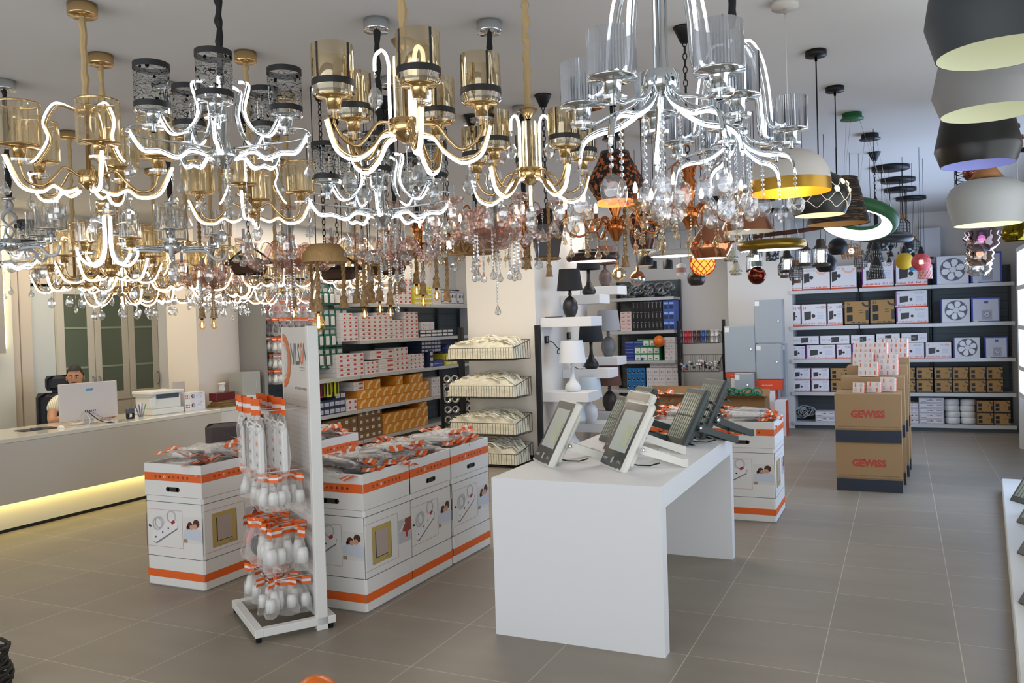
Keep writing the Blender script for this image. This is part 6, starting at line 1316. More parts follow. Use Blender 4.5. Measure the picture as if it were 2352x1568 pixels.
# ================================================================== pendant lamps
def pendant(label,x,y,z,name='pendant_lamp',group='pendant lamps',rz=0,cat='pendant lamp'):
    return thing(name,label,cat,(x,y,z),rz,group)
def thin_cord(t,z_top,cm=BLACK,r=.003,can=.055,canm=None,x=0,y=0,sleeve=True):
    H=HZ-t.location.z; b=MB(); b.tube([(x,y,z_top),(x,y,H-.03)],r,cm,6); b.build('cord',t)
    if can: MB().lathe([(.001,H-.032),(can,H-.03),(can,H-.0005),(.001,H-.0005)],canm or cm,24,M=T(x,y,0)).build('canopy',t)
    if sleeve: MB().cyl(x,y,H-.055,H-.032,.007,canm or cm,8).build('cord_grip',t)
def shell(t,prof,outer,inner,name='shade',n=36,th=.003):
    b=MB(); b.lathe(prof,outer,n); b.lathe([(max(.0005,r-th),z-(th if i==0 and prof[0][1]>prof[-1][1] else 0)) for i,(r,z) in enumerate(prof)],inner,n)
    e=prof[-1]; b.lathe([e,(e[0]-th,e[1])],outer,n); return b.build(name,t)
INW=mat('inner_white','e9e6d6',.5); WHS=mat('pendant_white','cfcac2',.5); WOODP=mat('pendant_wood','a8703e',.5)
LAMPGLOW=mat('frosted_lamp','fffbe8',.5,emit=(1,.93,.75),es=5)
# white dome with a golden inside
t=pendant('white dome pendant with a golden band and glowing golden inside',-.45,3.97,2.19)
b=MB(); b.lathe([(.002,.195),(.05,.193),(.10,.178),(.145,.145),(.172,.095),(.178,.055),(.179,.052)],WHS,44); b.build('shade',t)
b=MB(); b.lathe([(.179,.052),(.180,.0)],mat('brass_band','b98e35',.3,.7),44); b.build('gold_band',t)
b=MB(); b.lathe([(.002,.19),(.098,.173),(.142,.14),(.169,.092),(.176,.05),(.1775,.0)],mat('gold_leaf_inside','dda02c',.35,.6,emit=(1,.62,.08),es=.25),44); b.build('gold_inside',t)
MB().sphere((0,0,.10),.035,BULB,12,8).build('bulb',t); thin_cord(t,.195,mat('cord_white','dcdcdc',.5),.002,.06,WHS)
l=bpy.data.lights.new('pendant_light','POINT'); l.energy=5; l.color=(1,.82,.45); l.shadow_soft_size=.03; o=bpy.data.objects.new('pendant_light',l); COL.objects.link(o); o.location=(-.45,3.97,2.26)
# black dome with crystals and wave slots
t=pendant('black bowl pendant with wavy cut slots and round crystals',-.39,4.78,2.17)
prof=[(.002,.235),(.06,.228),(.11,.20),(.145,.155),(.158,.10),(.152,.05),(.130,.0)]
shell(t,prof,mat('satin_black','1b1815',.35),mat('inner_glow_pale','d8dbb8',.5,emit=(.9,.95,.65),es=.3))  # inner wall emits faintly, lamplight in the bowl put into its material
def prof_r(z):
    P=prof[::-1]
    for (r0,z0),(r1,z1) in zip(P,P[1:]):
        if z0<=z<=z1: return r0+(r1-r0)*(z-z0)/(z1-z0)
    return P[-1][0]
for k,(zc,am,ph) in enumerate(((.155,.022,0),(.085,-.022,0),(.045,.018,0))):
    pts=[]
    for i in range(96): a=2*pi*i/96; z=zc+am*sin(9*a+ph); pts.append(((prof_r(z)+.001)*cos(a),(prof_r(z)+.001)*sin(a),z))
    MB().tube(pts,.0016,mat('slot_glow','e8dcc0',.5,emit=(1,.92,.7),es=.5),4,closed=True).build('wave_slot',t)
cr=MB(); cr.lathe([(.001,.010),(.010,.007),(.018,0)],mat('crystal_stud','f2e6b8',.1,emit=(1,.9,.6),es=1.0),8,smooth=False); cr=cr.mesh('crystal_stud')
for k in range(18):
    a=2*pi*(k+.5)/18; z=.120 if k%2 else .160; r=prof_r(z); o=link(cr,'crystal_stud',t,((r+.001)*cos(a),(r+.001)*sin(a),z)); o.rotation_euler=(0,pi/2-.2,a)
thin_cord(t,.235,BLACK,.0035,.055); MB().sphere((0,0,.10),.03,BULBW,10,6).build('bulb',t)
# woven twig drum
t=pendant('dark tapered drum pendant bound with fine twigs, pale gold inside',-.35,5.59,2.20)
TW_=noisy('bound_twigs','17100b','a8784a',4,.7,stretch=(3,3,75),thr=(.56,.66)); b=MB(); b.lathe([(.185,0),(.12,.275)],TW_,40); b.lathe([(.181,0),(.117,.273)],mat('gold_lining','b98a4e',.6),40); b.build('shade',t)
b=MB(); b.lathe([(.187,-.003),(.187,.006)],BLACK,40); b.build('rim',t); b=MB(); b.lathe([(.121,.272),(.123,.28),(.001,.28)],BLACK,30); b.build('top_cap',t); MB().sphere((0,0,.14),.03,BULBW,10,6).build('bulb',t); thin_cord(t,.28,BLACK,.0035,.055)
# tilted LED rings
def led_ring(label,x,y,z,R_,r,m,tilt,rz,cx,cy_,sides=False,canm=None,disc=False):
    t=pendant(label,x,y,z,name='ring_lamp',cat='ring lamp'); M=R(rz)@R(tilt,'X'); n=48; b=MB(); b.lathe([(R_+r*cos(a),r*.85*sin(a)) for a in [-pi*.40+pi*1.40*q/12 for q in range(13)]]+[(R_-r,-.003)],m,n,M=M); b.build('ring_body',t)
    b=MB(); b.lathe([(R_-r*.97,-.004),(R_-r*.3,-r*.62),(R_+r*.30,-r*.80)] if not disc else [(.002,-.004),(R_,-.006),(R_+r*.30,-r*.80)],mat('led_ring_face','ffffff',.5,emit=(1,.98,.94),es=2.2),n,M=M); b.build('diffuser',t)
    if disc: b=MB(); b.lathe([(.002,.02),(R_-r,.02)],m,n,M=M); b.build('ring_plate',t)
    H=HZ-z; cxl,cyl=cx-x,cy_-y
    MB().lathe([(.001,H-.045),(.078,H-.045),(.078,H-.038),(.066,H-.036),(.064,H-.0005),(.001,H-.0005)],canm or m,26,M=T(cxl,cyl,0)).build('canopy',t)
    for k in range(3):
        a=k*2*pi/3+.4; p=M@Vector((R_*cos(a),R_*sin(a),r*.9)); MB().tube([(cxl+.05*cos(a),cyl+.05*sin(a),H-.045),tuple(p)],.0011,CHROME,3).build('suspension_wire',t)
    return t
led_ring('tilted green LED ring lamp on thin wires below a green canopy',-.27,6.36,2.30,.215,.058,mat('ring_green','2f6a3e',.45),radians(-24),radians(-20),-.29,6.38)
led_ring('tilted graphite LED ring lamp behind the green one',-.14,7.19,2.24,.20,.040,mat('ring_graphite','35383c',.4,.3),radians(11),radians(35),-.20,7.19)
led_ring('horizontal brushed gold LED ring lamp above the hanging lanterns',-.80,5.95,2.125,.19,.042,mat('ring_gold','8f7428',.3,.8),radians(2),0,-.94,7.08,canm=mat('ring_gold'))
led_ring('dark brown LED disc lamp in front of the lamp ledges',-2.13,6.04,2.13,.165,.040,mat('ring_brown','35201c',.45),radians(1),0,-1.95,6.05,disc=True)
led_ring('flat white LED disc lamp behind the copper crystals',-1.60,6.40,2.15,.16,.028,mat('disc_white','c9c6c0',.5),radians(1),0,-1.7,6.3,disc=True)
# faceted cone-bell pendants down the right side
def bell(label,x,y,z,R_,H_,m,inn,cord=BLACK):
    t=pendant(label,x,y,z,group='bell pendants down the aisle'); shell(t,[(R_*.74,H_),(R_*.77,H_*.97),(R_*.985,H_*.31),(R_,H_*.25),(R_*.86,0)],m,inn)
    MB().lathe([(.001,H_*1.03),(.03,H_*1.02),(R_*.74,H_)],m,30).build('top_cap',t); MB().sphere((0,0,H_*.6),.03,BULBW,10,6).build('bulb',t); thin_cord(t,H_*1.02,cord,.003,.055); return t
bell('nearest and largest bell pendant, dark slate grey with a pale inside',.255,2.59,2.315,.185,.36,mat('bell_slate','33383c',.55),mat('inner_glow_yellowish','d6d8c0',.6,emit=(.8,.85,.62),es=.10))  # shade inside glows a little by itself, standing for bulb light
bell('pale grey bell pendant second from the front of the aisle row',.305,3.49,2.345,.19,.29,mat('bell_pale','8e8d8c',.55),mat('inner_glow_yellowish'))
bell('black bell pendant third in the aisle row',.345,4.59,2.33,.188,.29,mat('bell_black','121110',.35),mat('inner_glow_lilac','9aa0d8',.5,emit=(.45,.5,.85),es=.14))  # lilac glow on the shade inside is emission in the material
t=pendant('white pendant with a turned wooden neck, fourth in the aisle row',.455,5.48,2.12,group='bell pendants down the aisle'); shell(t,[(.055,.262),(.13,.250),(.185,.215),(.208,.165),(.205,.11),(.175,0)],mat('pendant_stone','aeb0ae',.5),mat('inner_glow_cream','eceac8',.5,emit=(.9,.92,.65),es=.3))  # cream inside carries its own faint emission as lamplight
MB().lathe([(.001,.44),(.024,.44),(.030,.38),(.055,.31),(.09,.262),(.001,.262)],WOODP,24).build('wooden_neck',t); MB().cyl(0,0,.03,.13,.036,LAMPGLOW,14).build('bulb',t); thin_cord(t,.44,BLACK,.003,.055)
for i,(dx,dy,z,m,l,s_) in enumerate(((0,0,2.09,'8a4a86','violet mirrored',1.25),(.02,.42,2.02,'a88878','bronze mirrored',1.05),(.04,.85,1.97,'dfe6ea','clear silver',1.1))):
    t=pendant('%s rippled glass pendant in the column under the wooden-necked lamp'%l,.46+dx,5.95+dy,z-.09,group='rippled glass pendants'); gm=glassy('ripple_'+m,tuple(c*.55+.2 for c in hexc(m)) if i==2 else tuple(c*.5 for c in hexc(m)),.6,.03,tuple(min(1,c*.6+.45) for c in hexc(m)))
    b=MB(); b.lathe([(.03*s_,.16),(.05*s_,.15),(.078*s_,.12),(.07*s_,.10),(.085*s_,.085),(.072*s_,.06),(.08*s_,.045),(.062*s_,.02),(.04*s_,.0),(.001,.0)],gm,26,wob=lambda i_,a:1+.03*sin(5*a)); b.build('rippled_glass',t); MB().sphere((0,0,.08),.022,BULBW,10,6).build('bulb',t); thin_cord(t,.16,BLACK,.003,.05)
for x,y,z,m,l in ((.80,7.46,2.16,'7a6a1c','olive gold'),(.88,7.95,2.30,'a35c48','rose copper')):
    t=pendant('%s mirrored glass drop pendant at the far right'%l,x,y,z,group='mirrored drop pendants'); b=MB(); b.lathe([(.012,.20),(.035,.18),(.075,.12),(.098,.06),(.09,.02),(.07,0)],mat('mirror_'+m,m,.12,1),28); b.build('shade',t); thin_cord(t,.20,mat('cord_white'),.002,.05,mat('mirror_'+m)); MB().sphere((0,0,.06),.02,BULBW,8,5).build('bulb',t)
t=pendant('smoked bottle-shaped glass pendant at the right edge',1.02,8.6,2.42,group='mirrored drop pendants'); b=MB(); b.lathe([(.02,.28),(.03,.24),(.05,.12),(.075,.06),(.07,0)],SMOKEG,20); b.build('shade',t); MB().sphere((0,0,.07),.02,BULBW,8,5).build('bulb',t); thin_cord(t,.28,BLACK,.003,.05)
t=pendant('black lattice cage pendant behind the white wooden-necked lamp',.47,6.60,2.44,name='lattice_pendant'); 
for s1,s2 in ((1,0),(-1,0),(0,1),(0,-1)):
    b=MB(); 
    for k in range(5):
        for e in (-1,1):
            p=lambda u,z:(.85*(s1*.13+(abs(s2))*u), .85*(s2*.13+(abs(s1))*u), z); b.tube([p(-.13,.06*k),p(.13,.06*(k+1))],.003,BLACK,4) if e>0 else b.tube([p(.13,.06*k),p(-.13,.06*(k+1))],.003,BLACK,4)
    b.tube([p(-.13,0),p(.13,0),p(.13,.3),p(-.13,.3)],.004,BLACK,4,closed=True); b.build('lattice_side',t)
MB().sphere((0,0,.15),.07,mat('mirror_a35c48','a35c48',.12,1),18,10).build('copper_globe',t); thin_cord(t,.30,BLACK,.003,.05)
# copper pendants
CM=mat('copper_mirror','c88560',.10,1); CMT=mat('copper_satin','b57a5c',.28,.8)
t=pendant('copper teardrop pendant with a glossy lower half',-.92,4.51,1.955); b=MB(); b.lathe([(.004,.215),(.03,.19),(.075,.13),(.108,.085)],CMT,40); b.build('upper_shade',t); b=MB(); b.lathe([(.108,.085),(.116,.065),(.108,.04),(.085,.0)],CM,40); b.lathe([(.083,.0),(.10,.04)],INW,40); b.build('lower_shade',t); MB().cyl(0,0,.0015,.02,.075,LEDSOFT,24).build('bulb',t); thin_cord(t,.215,mat('cord_white'),.0018,.045,WHS)
t=pendant('matt copper dome pendant with small punched holes',-.86,5.33,2.165); shell(t,[(.004,.185),(.04,.18),(.08,.155),(.12,.10),(.145,.05),(.166,0)],CMT,INW)
for k in range(22):
    a=k*2.399; z=.03+.12*((k*7)%11)/11; P=[(.166,0),(.145,.05),(.12,.10),(.08,.155)]; r=.166-.5*z if z>.05 else .166-.42*z
    o=MB().cyl(0,0,-.001,.0012,.004,BLACKP,8).build('punched_hole',t,(r*cos(a),r*sin(a),z)); o.rotation_euler=(0,radians(60),a)
MB().sphere((0,0,.03),.022,BULBW,8,5).build('bulb',t); thin_cord(t,.185,mat('cord_white'),.0018,.045,WHS)
# twig lantern glowing orange
t=pendant('large dark twig-covered lantern pendant glowing orange inside',-1.41,4.40,2.275,rz=.2); TWL=MATS.get('twig_lantern') or noisy('twig_lantern','1d0f08','c66a32',48,.7,thr=(.53,.56),detail=5); n_=TWL.node_tree.nodes; n_['Principled BSDF'].inputs['Emission Strength'].default_value=.0
b=MB(); b.lathe([(.082,.272),(.095,.24),(.158,.12),(.10,.02)],TWL,10,smooth=False); b.build('twig_shade',t); b=MB(); b.lathe([(.098,.018),(.155,.12),(.093,.236)],mat('orange_paper','d9682a',.7,emit=(1,.36,.06),es=1.1),10,smooth=False); b.build('paper_lining',t)
b=MB(); b.lathe([(.083,.272),(.078,.288),(.001,.29)],mat('lantern_cap','3a3d40',.5),10,smooth=False); b.build('cap',t); b=MB(); b.lathe([(.1015,.02),(.105,-.004)],mat('orange_rim','f08040',.6,emit=(1,.42,.1),es=1.2),10,smooth=False); b.build('glowing_rim',t)
for z,r in ((.06,.125),(.12,.160),(.20,.115)): MB().tube([((r+.002)*cos(a),(r+.002)*sin(a),z) for a in [i*2*pi/10 for i in range(10)]],.003,BLACK,4,closed=True).build('hoop',t)
MB().cyl(0,0,.07,.15,.028,LAMPGLOW,12).build('bulb',t); thin_cord(t,.288,mat('cord_white'),.002,.05,mat('ring_brown'))
# brown ceramic jar, dark rope-trimmed lantern
t=pendant('glossy brown ceramic jar pendant behind the copper chandeliers',-1.54,5.38,2.10); shell(t,[(.07,.25),(.085,.24),(.09,.225),(.10,.16),(.097,.09),(.075,.02),(.07,0)],mat('jar_brown','4a2218',.15),INW,n=30); MB().cyl(0,0,.015,.03,.05,LEDSOFT,18).build('lamp_disc',t); MB().lathe([(.001,.252),(.07,.25)],mat('jar_brown'),24).build('top_plate',t); thin_cord(t,.25,BLACK,.003,.05)
ROPE=noisy('jute_rope','8a6a44','b39468',80,.9,stretch=(1,1,.4),bump=.4)
def rope(b,pts,r=.011,m=None):
    P=[Vector(p) for p in pts]; m=m or ROPE
    L=sum((P[i+1]-P[i]).length for i in range(len(P)-1)); n=max(4,int(L/.010)); Q=[]
    for i in range(n+1):
        d=L*i/n; k=0
        while k<len(P)-2 and d>(P[k+1]-P[k]).length: d-=(P[k+1]-P[k]).length; k+=1
        seg=P[k+1]-P[k]; Q.append(P[k]+seg*min(1,d/max(1e-6,seg.length)))
    for ph in (0,pi): b.tube([q+Vector((r*.48*cos(i*.9+ph),r*.48*sin(i*.9+ph),0)) for i,q in enumerate(Q)],r*.62,m,6)
def tassel(b,x,y,z,r=.011,M=None): b.lathe([(r*.9,z+.015),(r*1.5,z),(r*1.2,z-.012),(r*1.6,z-.05),(r*2.1,z-.062)],ROPE,9,M=(M or I4)@T(x,y,0),wob=lambda i,a:1+.12*(i%2)); b.lathe([(r*2.1,z-.062),(.001,z-.058)],ROPE,9,M=(M or I4)@T(x,y,0))
t=pendant('dark glossy hexagonal lantern pendant trimmed with jute rope',-1.99,4.80,2.04); b=MB(); b.lathe([(.075,.30),(.115,.20),(.075,.0)],mat('lantern_dark','2a1912',.3),6,smooth=False); b.lathe([(.001,.30),(.075,.30)],mat('lantern_dark'),6,smooth=False); b.build('lantern_body',t)
b=MB(); b.tube([(.077*cos(a),.077*sin(a),-.004) for a in [i*pi/8 for i in range(16)]],.008,ROPE,6,closed=True); b.build('rope_rim',t); b=MB(); rope(b,[(.05,-.09,.33),(.055,-.10,.20),(.05,-.10,-.06)]); tassel(b,.05,-.10,-.06); b.build('hanging_rope',t); b=MB(); rope(b,[(-.11,-.02,.2),(-.12,-.03,.0)]); tassel(b,-.12,-.03,.0); b.build('hanging_rope',t)
suspension(t,.30,'chain')
# rope pendants with filament bulbs
def rope_lamp(x,y,z,label,big=False,bulb=True,ztop=2.14,kind=0,sx=0):
    t=thing('rope_pendant',label,'rope lamp',(x,y,z),0,'jute rope pendants')
    b=MB(); zt=ztop-z; rope(b,[(0,0,.09 if bulb else .07),(.006,0,zt*.5),(sx,0,zt)],.014 if big else .0125); b.build('rope',t)
    MB().tube([(sx,0,zt),(sx,0,HZ-z-.001)],.0025,BLACK,4).build('cord',t)
    b=MB(); tassel(b,0,0,.085 if bulb else .07,.016 if big else .0135); b.build('tassel',t)
    if bulb:
        s_=1.7 if big else 1
        MB().cyl(0,0,.012,.035,.010,mat('bulb_socket','6b4a2a',.5),8).build('socket',t)
        b=MB(); b.lathe([(.009*s_,.014),(.014*s_,-.002*s_),(.022*s_,-.026*s_),(.020*s_,-.042*s_),(.012*s_,-.053*s_),(.001,-.057*s_)],glassy('bulb_glass',(1,.84,.58),.18,.02,(1,.85,.6)),14); b.build('bulb_glass',t)
        MB().cyl(0,0,-.042*s_,-.006,.0045*s_,mat('filament','ffd890',.5,emit=(1,.62,.25),es=14),6).build('filament',t)
    return t
RL=[(-3.58,4.30,1.77,'left of the peg stand header, above the bagged plugs',0,1),(-3.09,3.93,1.72,'with the big round filament bulb above the peg stand',1,1),(-2.99,4.25,1.75,'with a small bulb before the red-labelled cartons',0,1),(-2.97,4.39,1.78,'with a small bulb second before the red-labelled cartons',0,1),
(-2.86,4.34,1.755,'with a small bulb third before the red-labelled cartons',0,1),(-2.93,4.77,1.90,'with a raised small bulb near the top shelf',0,1),(-2.79,4.62,1.82,'with a small bulb in front of the yellow cartons edge',0,1),(-2.72,4.67,1.86,'with a small bulb before the yellow cartons',0,1),
(-4.42,4.34,1.72,'left one of the pair beside the cream pillar',0,1),(-4.37,4.40,1.72,'right one of the pair beside the cream pillar',0,1),
(-3.15,4.26,1.76,'ending in a plain tassel beside the big bulb',1,0),(-3.07,4.45,1.79,'ending in a plain tassel, second of the cluster',0,0),(-3.74,4.69,1.77,'ending in a plain tassel before the green packs',0,0),(-2.96,4.64,1.86,'ending in a plain tassel, middle of the cluster',0,0),
(-2.67,4.72,1.79,'with a curled end below the driftwood knot',0,0),(-2.28,5.11,2.00,'short, ending in a tassel in front of the white pillar',0,0),(-1.54,4.97,1.96,'short, ending in a tassel over the lamp ledges',0,0),(-2.91,4.50,1.84,'plain, right of the cluster with a loose tassel',0,0),(-3.22,4.50,1.80,'plain, behind the straw shade',0,0),(-3.02,4.35,1.83,'plain, tucked inside the cluster',0,0)]
for x,y,z,l,bg,bl in RL:
    big=bool(bg and bl); t=rope_lamp(x,y,z,'jute rope pendant %s'%l,big=big or (bg and not bl),bulb=bool(bl),ztop=3.0 if x>-2.5 or x<-4 else 2.12)
# timber, rattan and paper shades over the ropes
def wood_frame(x,y,z,label,n=8,R_=.17,H_=.07,zig=True):
    t=thing('wooden_pendant',label,'pendant lamp',(x,y,z),random.uniform(0,1),'wooden pendants'); m=mat('pale_timber','a5804f',.6)
    for zz,rr in ((0,R_*.72),(H_,R_)): 
        MB().tube([(rr*cos(a),rr*sin(a),zz) for a in [i*2*pi/24 for i in range(24)]],.006,m,5,closed=True).build('hoop',t)
    b=MB(); P=[]
    for i in range(n*2): a=2*pi*i/(n*2); rr=(R_*.72 if i%2 else R_); P.append((rr*cos(a),rr*sin(a),0 if i%2 else H_))
    b.tube(P,.006,m,4,closed=True,rx=.010); b.build('zigzag_band',t); MB().cyl(0,0,H_*.4,H_*.4+.06,.016,BULBW,10).build('bulb',t)
    b=MB(); b.box(-R_,R_,-.012,.012,H_,H_+.015,m); b.box(-.012,.012,-R_,R_,H_+.0151,H_+.03,m); b.build('cross_bars',t); suspension(t,H_+.03,'chain'); return t
wood_frame(-2.86,4.34,2.03,'pale timber pendant of zigzag slats with hanging ropes'); wood_frame(-2.55,4.55,2.09,'round timber hoop pendant behind the amber crystals',R_=.15)
t=pendant('pale straw drum pendant over the big filament bulb',-3.06,3.97,2.03,group='wooden pendants'); STRAW=noisy('straw','a88556','c7a26c',5,.8,stretch=(60,60,1)); b=MB(); b.lathe([(.13,0),(.132,.05),(.085,.105),(.02,.11)],STRAW,30); b.lathe([(.126,.001),(.128,.048),(.08,.10)],STRAW,30); b.build('shade',t); suspension(t,.11,'chain')
t=pendant('beige pleated cone pendant left of the white pillar top',-2.60,5.0,2.12,group='wooden pendants'); b=MB(); b.lathe([(.16,0),(.165,.015),(.05,.10),(.01,.105)],mat('beige_cone','a88358',.7),30); b.lathe([(.155,.002),(.045,.095)],mat('beige_cone'),30); b.build('shade',t); suspension(t,.105,'chain')
for i,(x,y,z,l) in enumerate(((-3.80,4.15,2.07,'over the leftmost rope bulb'),(-3.40,4.55,2.03,'behind the straw drum'),(-3.05,4.62,2.05,'behind the zigzag timber pendant'))):
    t=pendant('dark wooden beam frame pendant with diagonal braces %s'%l,x,y,z,group='wooden pendants',rz=.4*i+.3); dk=mat('dark_timber','3b2617',.6)
    MB().box(-.16,.16,-.015,.015,0,.025,dk).build('beam',t); MB().box(-.015,.015,-.16,.16,.0251,.05,dk).build('beam',t)
    for s_ in (-1,1): MB().tube([(s_*.15,0,.02),(0,0,.13)],.008,dk,4).build('brace',t)
    b=MB(); b.lathe([(.10,-.06),(.12,-.02),(.11,.0)],mat('dark_basket','4b3320',.7),8,smooth=False); b.build('basket_shade',t); suspension(t,.13,'chain')
t=pendant('twisted brown driftwood bar carrying several hanging lanterns',-.74,6.42,2.22,name='driftwood_bar',group='wooden pendants',rz=radians(14)); b=MB(); b.tube([(-.45,0,-.03),(-.3,.02,.0),(-.12,-.01,.02),(.05,.02,.035),(.22,0,.05),(.42,.01,.09)],[.008,.013,.017,.018,.014,.007],noisy('driftwood','3a1c12','6a3a24',12,.7,bump=.5),8); b.build('driftwood_branch',t)
for x in (-.3,.3): MB().tube([(x,0,.02),(0,0,HZ-2.22-.03)],.0025,BLACK,4).build('chain',t)
MB().lathe([(.001,HZ-2.22-.03),(.05,HZ-2.22-.028),(.05,HZ-2.22-.0005),(.001,HZ-2.22-.0005)],BLACK,18).build('canopy',t)
# small pendants of many shapes at the back
def cage(t,R_,H_,n=12,m=BLACK,rings=4,r=.0022,taper=.55):
    b=MB()
    for i in range(n):
        a=2*pi*i/n; b.tube([(R_*taper*cos(a),R_*taper*sin(a),H_),(R_*cos(a),R_*sin(a),H_*.72),(R_*cos(a),R_*sin(a),H_*.2),(R_*.85*cos(a),R_*.85*sin(a),0)],r,m,4)
    for k in range(rings): z=H_*.2+H_*.52*k/max(1,rings-1); b.tube([(R_*cos(a),R_*sin(a),z) for a in [i*2*pi/18 for i in range(18)]],r,m,4,closed=True)
    b.build('wire_cage',t)
def lantern(label,x,y,z,s_=1,lit=True):
    t=pendant(label,x,y,z,name='lantern_pendant',group='small lanterns at the back'); t.scale=(s_,)*3; H=(HZ-z)/s_
    b=MB(); b.lathe([(.001,.005),(.052,.0),(.055,.012),(.04,.02)],mat('lantern_iron','2f2823',.5),16); b.build('base_ring',t); b=MB(); b.lathe([(.036,.02),(.040,.06),(.034,.11)],CLEAR,16); b.build('glass',t); b=MB(); b.lathe([(.05,.108),(.03,.13),(.024,.165),(.001,.17)],mat('lantern_iron'),16); b.build('cap',t)
    MB().cyl(0,0,.025,.095,.020,LAMPGLOW,12).build('bulb',t)
    for k in range(4): a=k*pi/2; MB().tube([(.048*cos(a),.048*sin(a),.01),(.050*cos(a),.050*sin(a),.112)],.002,BLACK,4).build('guard_wire',t)
    MB().tube([(0,0,.17),(0,0,H-.001)],.0022,BLACK,4).build('cord',t); return t
lantern('iron lantern pendant with a bright frosted tube, beside the gold ring lamp',-.64,6.47,2.00,1.05); lantern('larger iron lantern pendant with wire guards and a bright tube',-.51,6.28,1.98,1.15); lantern('iron lantern pendant with clear glass over the brown globe',-.93,6.0,1.95,1.0); lantern('small brown iron lantern pendant under the driftwood bar',-.79,6.7,1.97,1.0)
def wirewood(label,x,y,z,R_=.05,wood=True):
    t=pendant(label,x,y,z,name='wire_pendant',group='small wire pendants at the back'); cage(t,R_,.11,14,mat('wire_grey','3f444a',.5),5)
    if wood: MB().lathe([(.032,-.02),(.036,.002)],mat('slat_wood','5f4430',.6),12,smooth=False).build('wooden_ring',t); MB().lathe([(.001,.15),(.028,.15),(.032,.11)],mat('slat_wood'),12,smooth=False).build('wooden_cap',t)
    MB().cyl(0,0,.03,.08,.013,mat('unlit_bulb','d8d4c8',.3),8).build('bulb',t); MB().tube([(0,0,.15 if wood else .11),(0,0,HZ-z-.001)],.0022,BLACK,4).build('cord',t)
wirewood('round grey wire pendant with wooden rings, first of the hanging pair',-.84,6.95,1.96); wirewood('round grey wire pendant with wooden rings, second of the hanging pair',-.71,6.56,1.90); wirewood('grey wire pendant with a wooden foot beside the wicker cage lamp',-.32,7.99,2.05,.055)
t=pendant('pale wicker cage pendant with a glowing bulb behind the green ring',-.39,7.9,2.12,name='wire_pendant',group='small wire pendants at the back'); cage(t,.08,.13,16,mat('wicker_pale','9a744c',.7),6,.0035); MB().sphere((0,0,.07),.025,LAMPGLOW,10,6).build('bulb',t); MB().tube([(0,0,.13),(0,0,HZ-2.12-.001)],.0025,BLACK,4).build('cord',t)
for i,(x,y,z,m,l) in enumerate(((-.53,6.98,1.96,BLACK,'glossy black ball pendant under the second lantern'),(-.48,7.58,2.13,BLACK,'glossy black bowl pendant behind the lanterns'),(-1.65,7.42,1.92,mat('ball_dark','2a2220',.3),'dark brown ball pendant left of the orange netted globe'))):
    t=pendant(l,x,y,z,name='ball_pendant',group='ball pendants at the back'); b=MB(); b.sphere((0,0,.075),.08,m,24,12,z0=-.75); b.build('shade',t); MB().sphere((0,0,.05),.03,mat('unlit_bulb'),10,6).build('bulb',t); MB().tube([(0,0,.15),(0,0,HZ-z-.001)],.0028,BLACK,4).build('cord',t)
t=pendant('orange glowing globe pendant wrapped in red netting below the copper teardrop',-1.09,5.09,1.90); b=MB(); b.sphere((0,0,.07),.074,mat('orange_globe','f58a28',.4,emit=(1,.42,.06),es=1.3),24,12); b.build('glass_globe',t)
RN=mat('red_net','c8361e',.6); b=MB()
for k in range(10):
    for s_ in (-1,1): b.tube([(.077*cos(a)*cos(p),.077*sin(a)*cos(p),.07+.077*sin(p)) for p,a in [(-1.2+2.2*i/12,2*pi*k/10+s_*i*.16) for i in range(13)]],.0025,RN,4)
b.build('red_netting',t); MB().tube([(0,0,.145),(0,0,HZ-1.90-.001)],.0025,BLACK,4).build('cord',t)
t=pendant('copper brown mirrored globe pendant under a clear glass tube',-.90,5.93,1.86); b=MB(); b.sphere((0,0,.06),.062,mat('mirror_bronze','6a3024',.1,1),24,12); b.build('mirrored_globe',t); b=MB(); b.lathe([(.034,.115),(.034,.21)],CLEAR,18); b.build('glass_tube',t); MB().cyl(0,0,.125,.16,.038,mat('collar_grey','5d6a6c',.3,.4),16).build('collar',t); MB().cyl(0,0,.162,.20,.014,LAMPGLOW,8).build('bulb',t); MB().tube([(0,0,.21),(0,0,HZ-1.86-.001)],.0025,BLACK,4).build('cord',t)
t=pendant('copper and chrome half-mirrored globe pendant over the narrow bay',-1.98,6.71,1.92); b=MB(); b.sphere((0,0,.065),.066,mat('copper_mirror'),24,8,z0=0); b.build('copper_half',t); b=MB(); b.sphere((0,0,.065),.066,mat('chrome_metal'),24,8,z1=0); b.build('chrome_half',t); MB().cyl(0,0,.128,.165,.012,mat('copper_mirror'),10).build('neck',t); MB().tube([(0,0,.165),(0,0,HZ-1.92-.001)],.0022,BLACK,4).build('cord',t)
t=pendant('amber glass globe pendant with a lit bulb above the brown table lamp',-2.20,6.9,1.98); b=MB(); b.sphere((0,0,.06),.062,AMBERG,20,10); b.build('glass_globe',t); MB().cyl(0,0,.035,.085,.016,LAMPGLOW,8).build('bulb',t); MB().tube([(0,0,.12),(0,0,HZ-1.98-.001)],.0022,BLACK,4).build('cord',t)
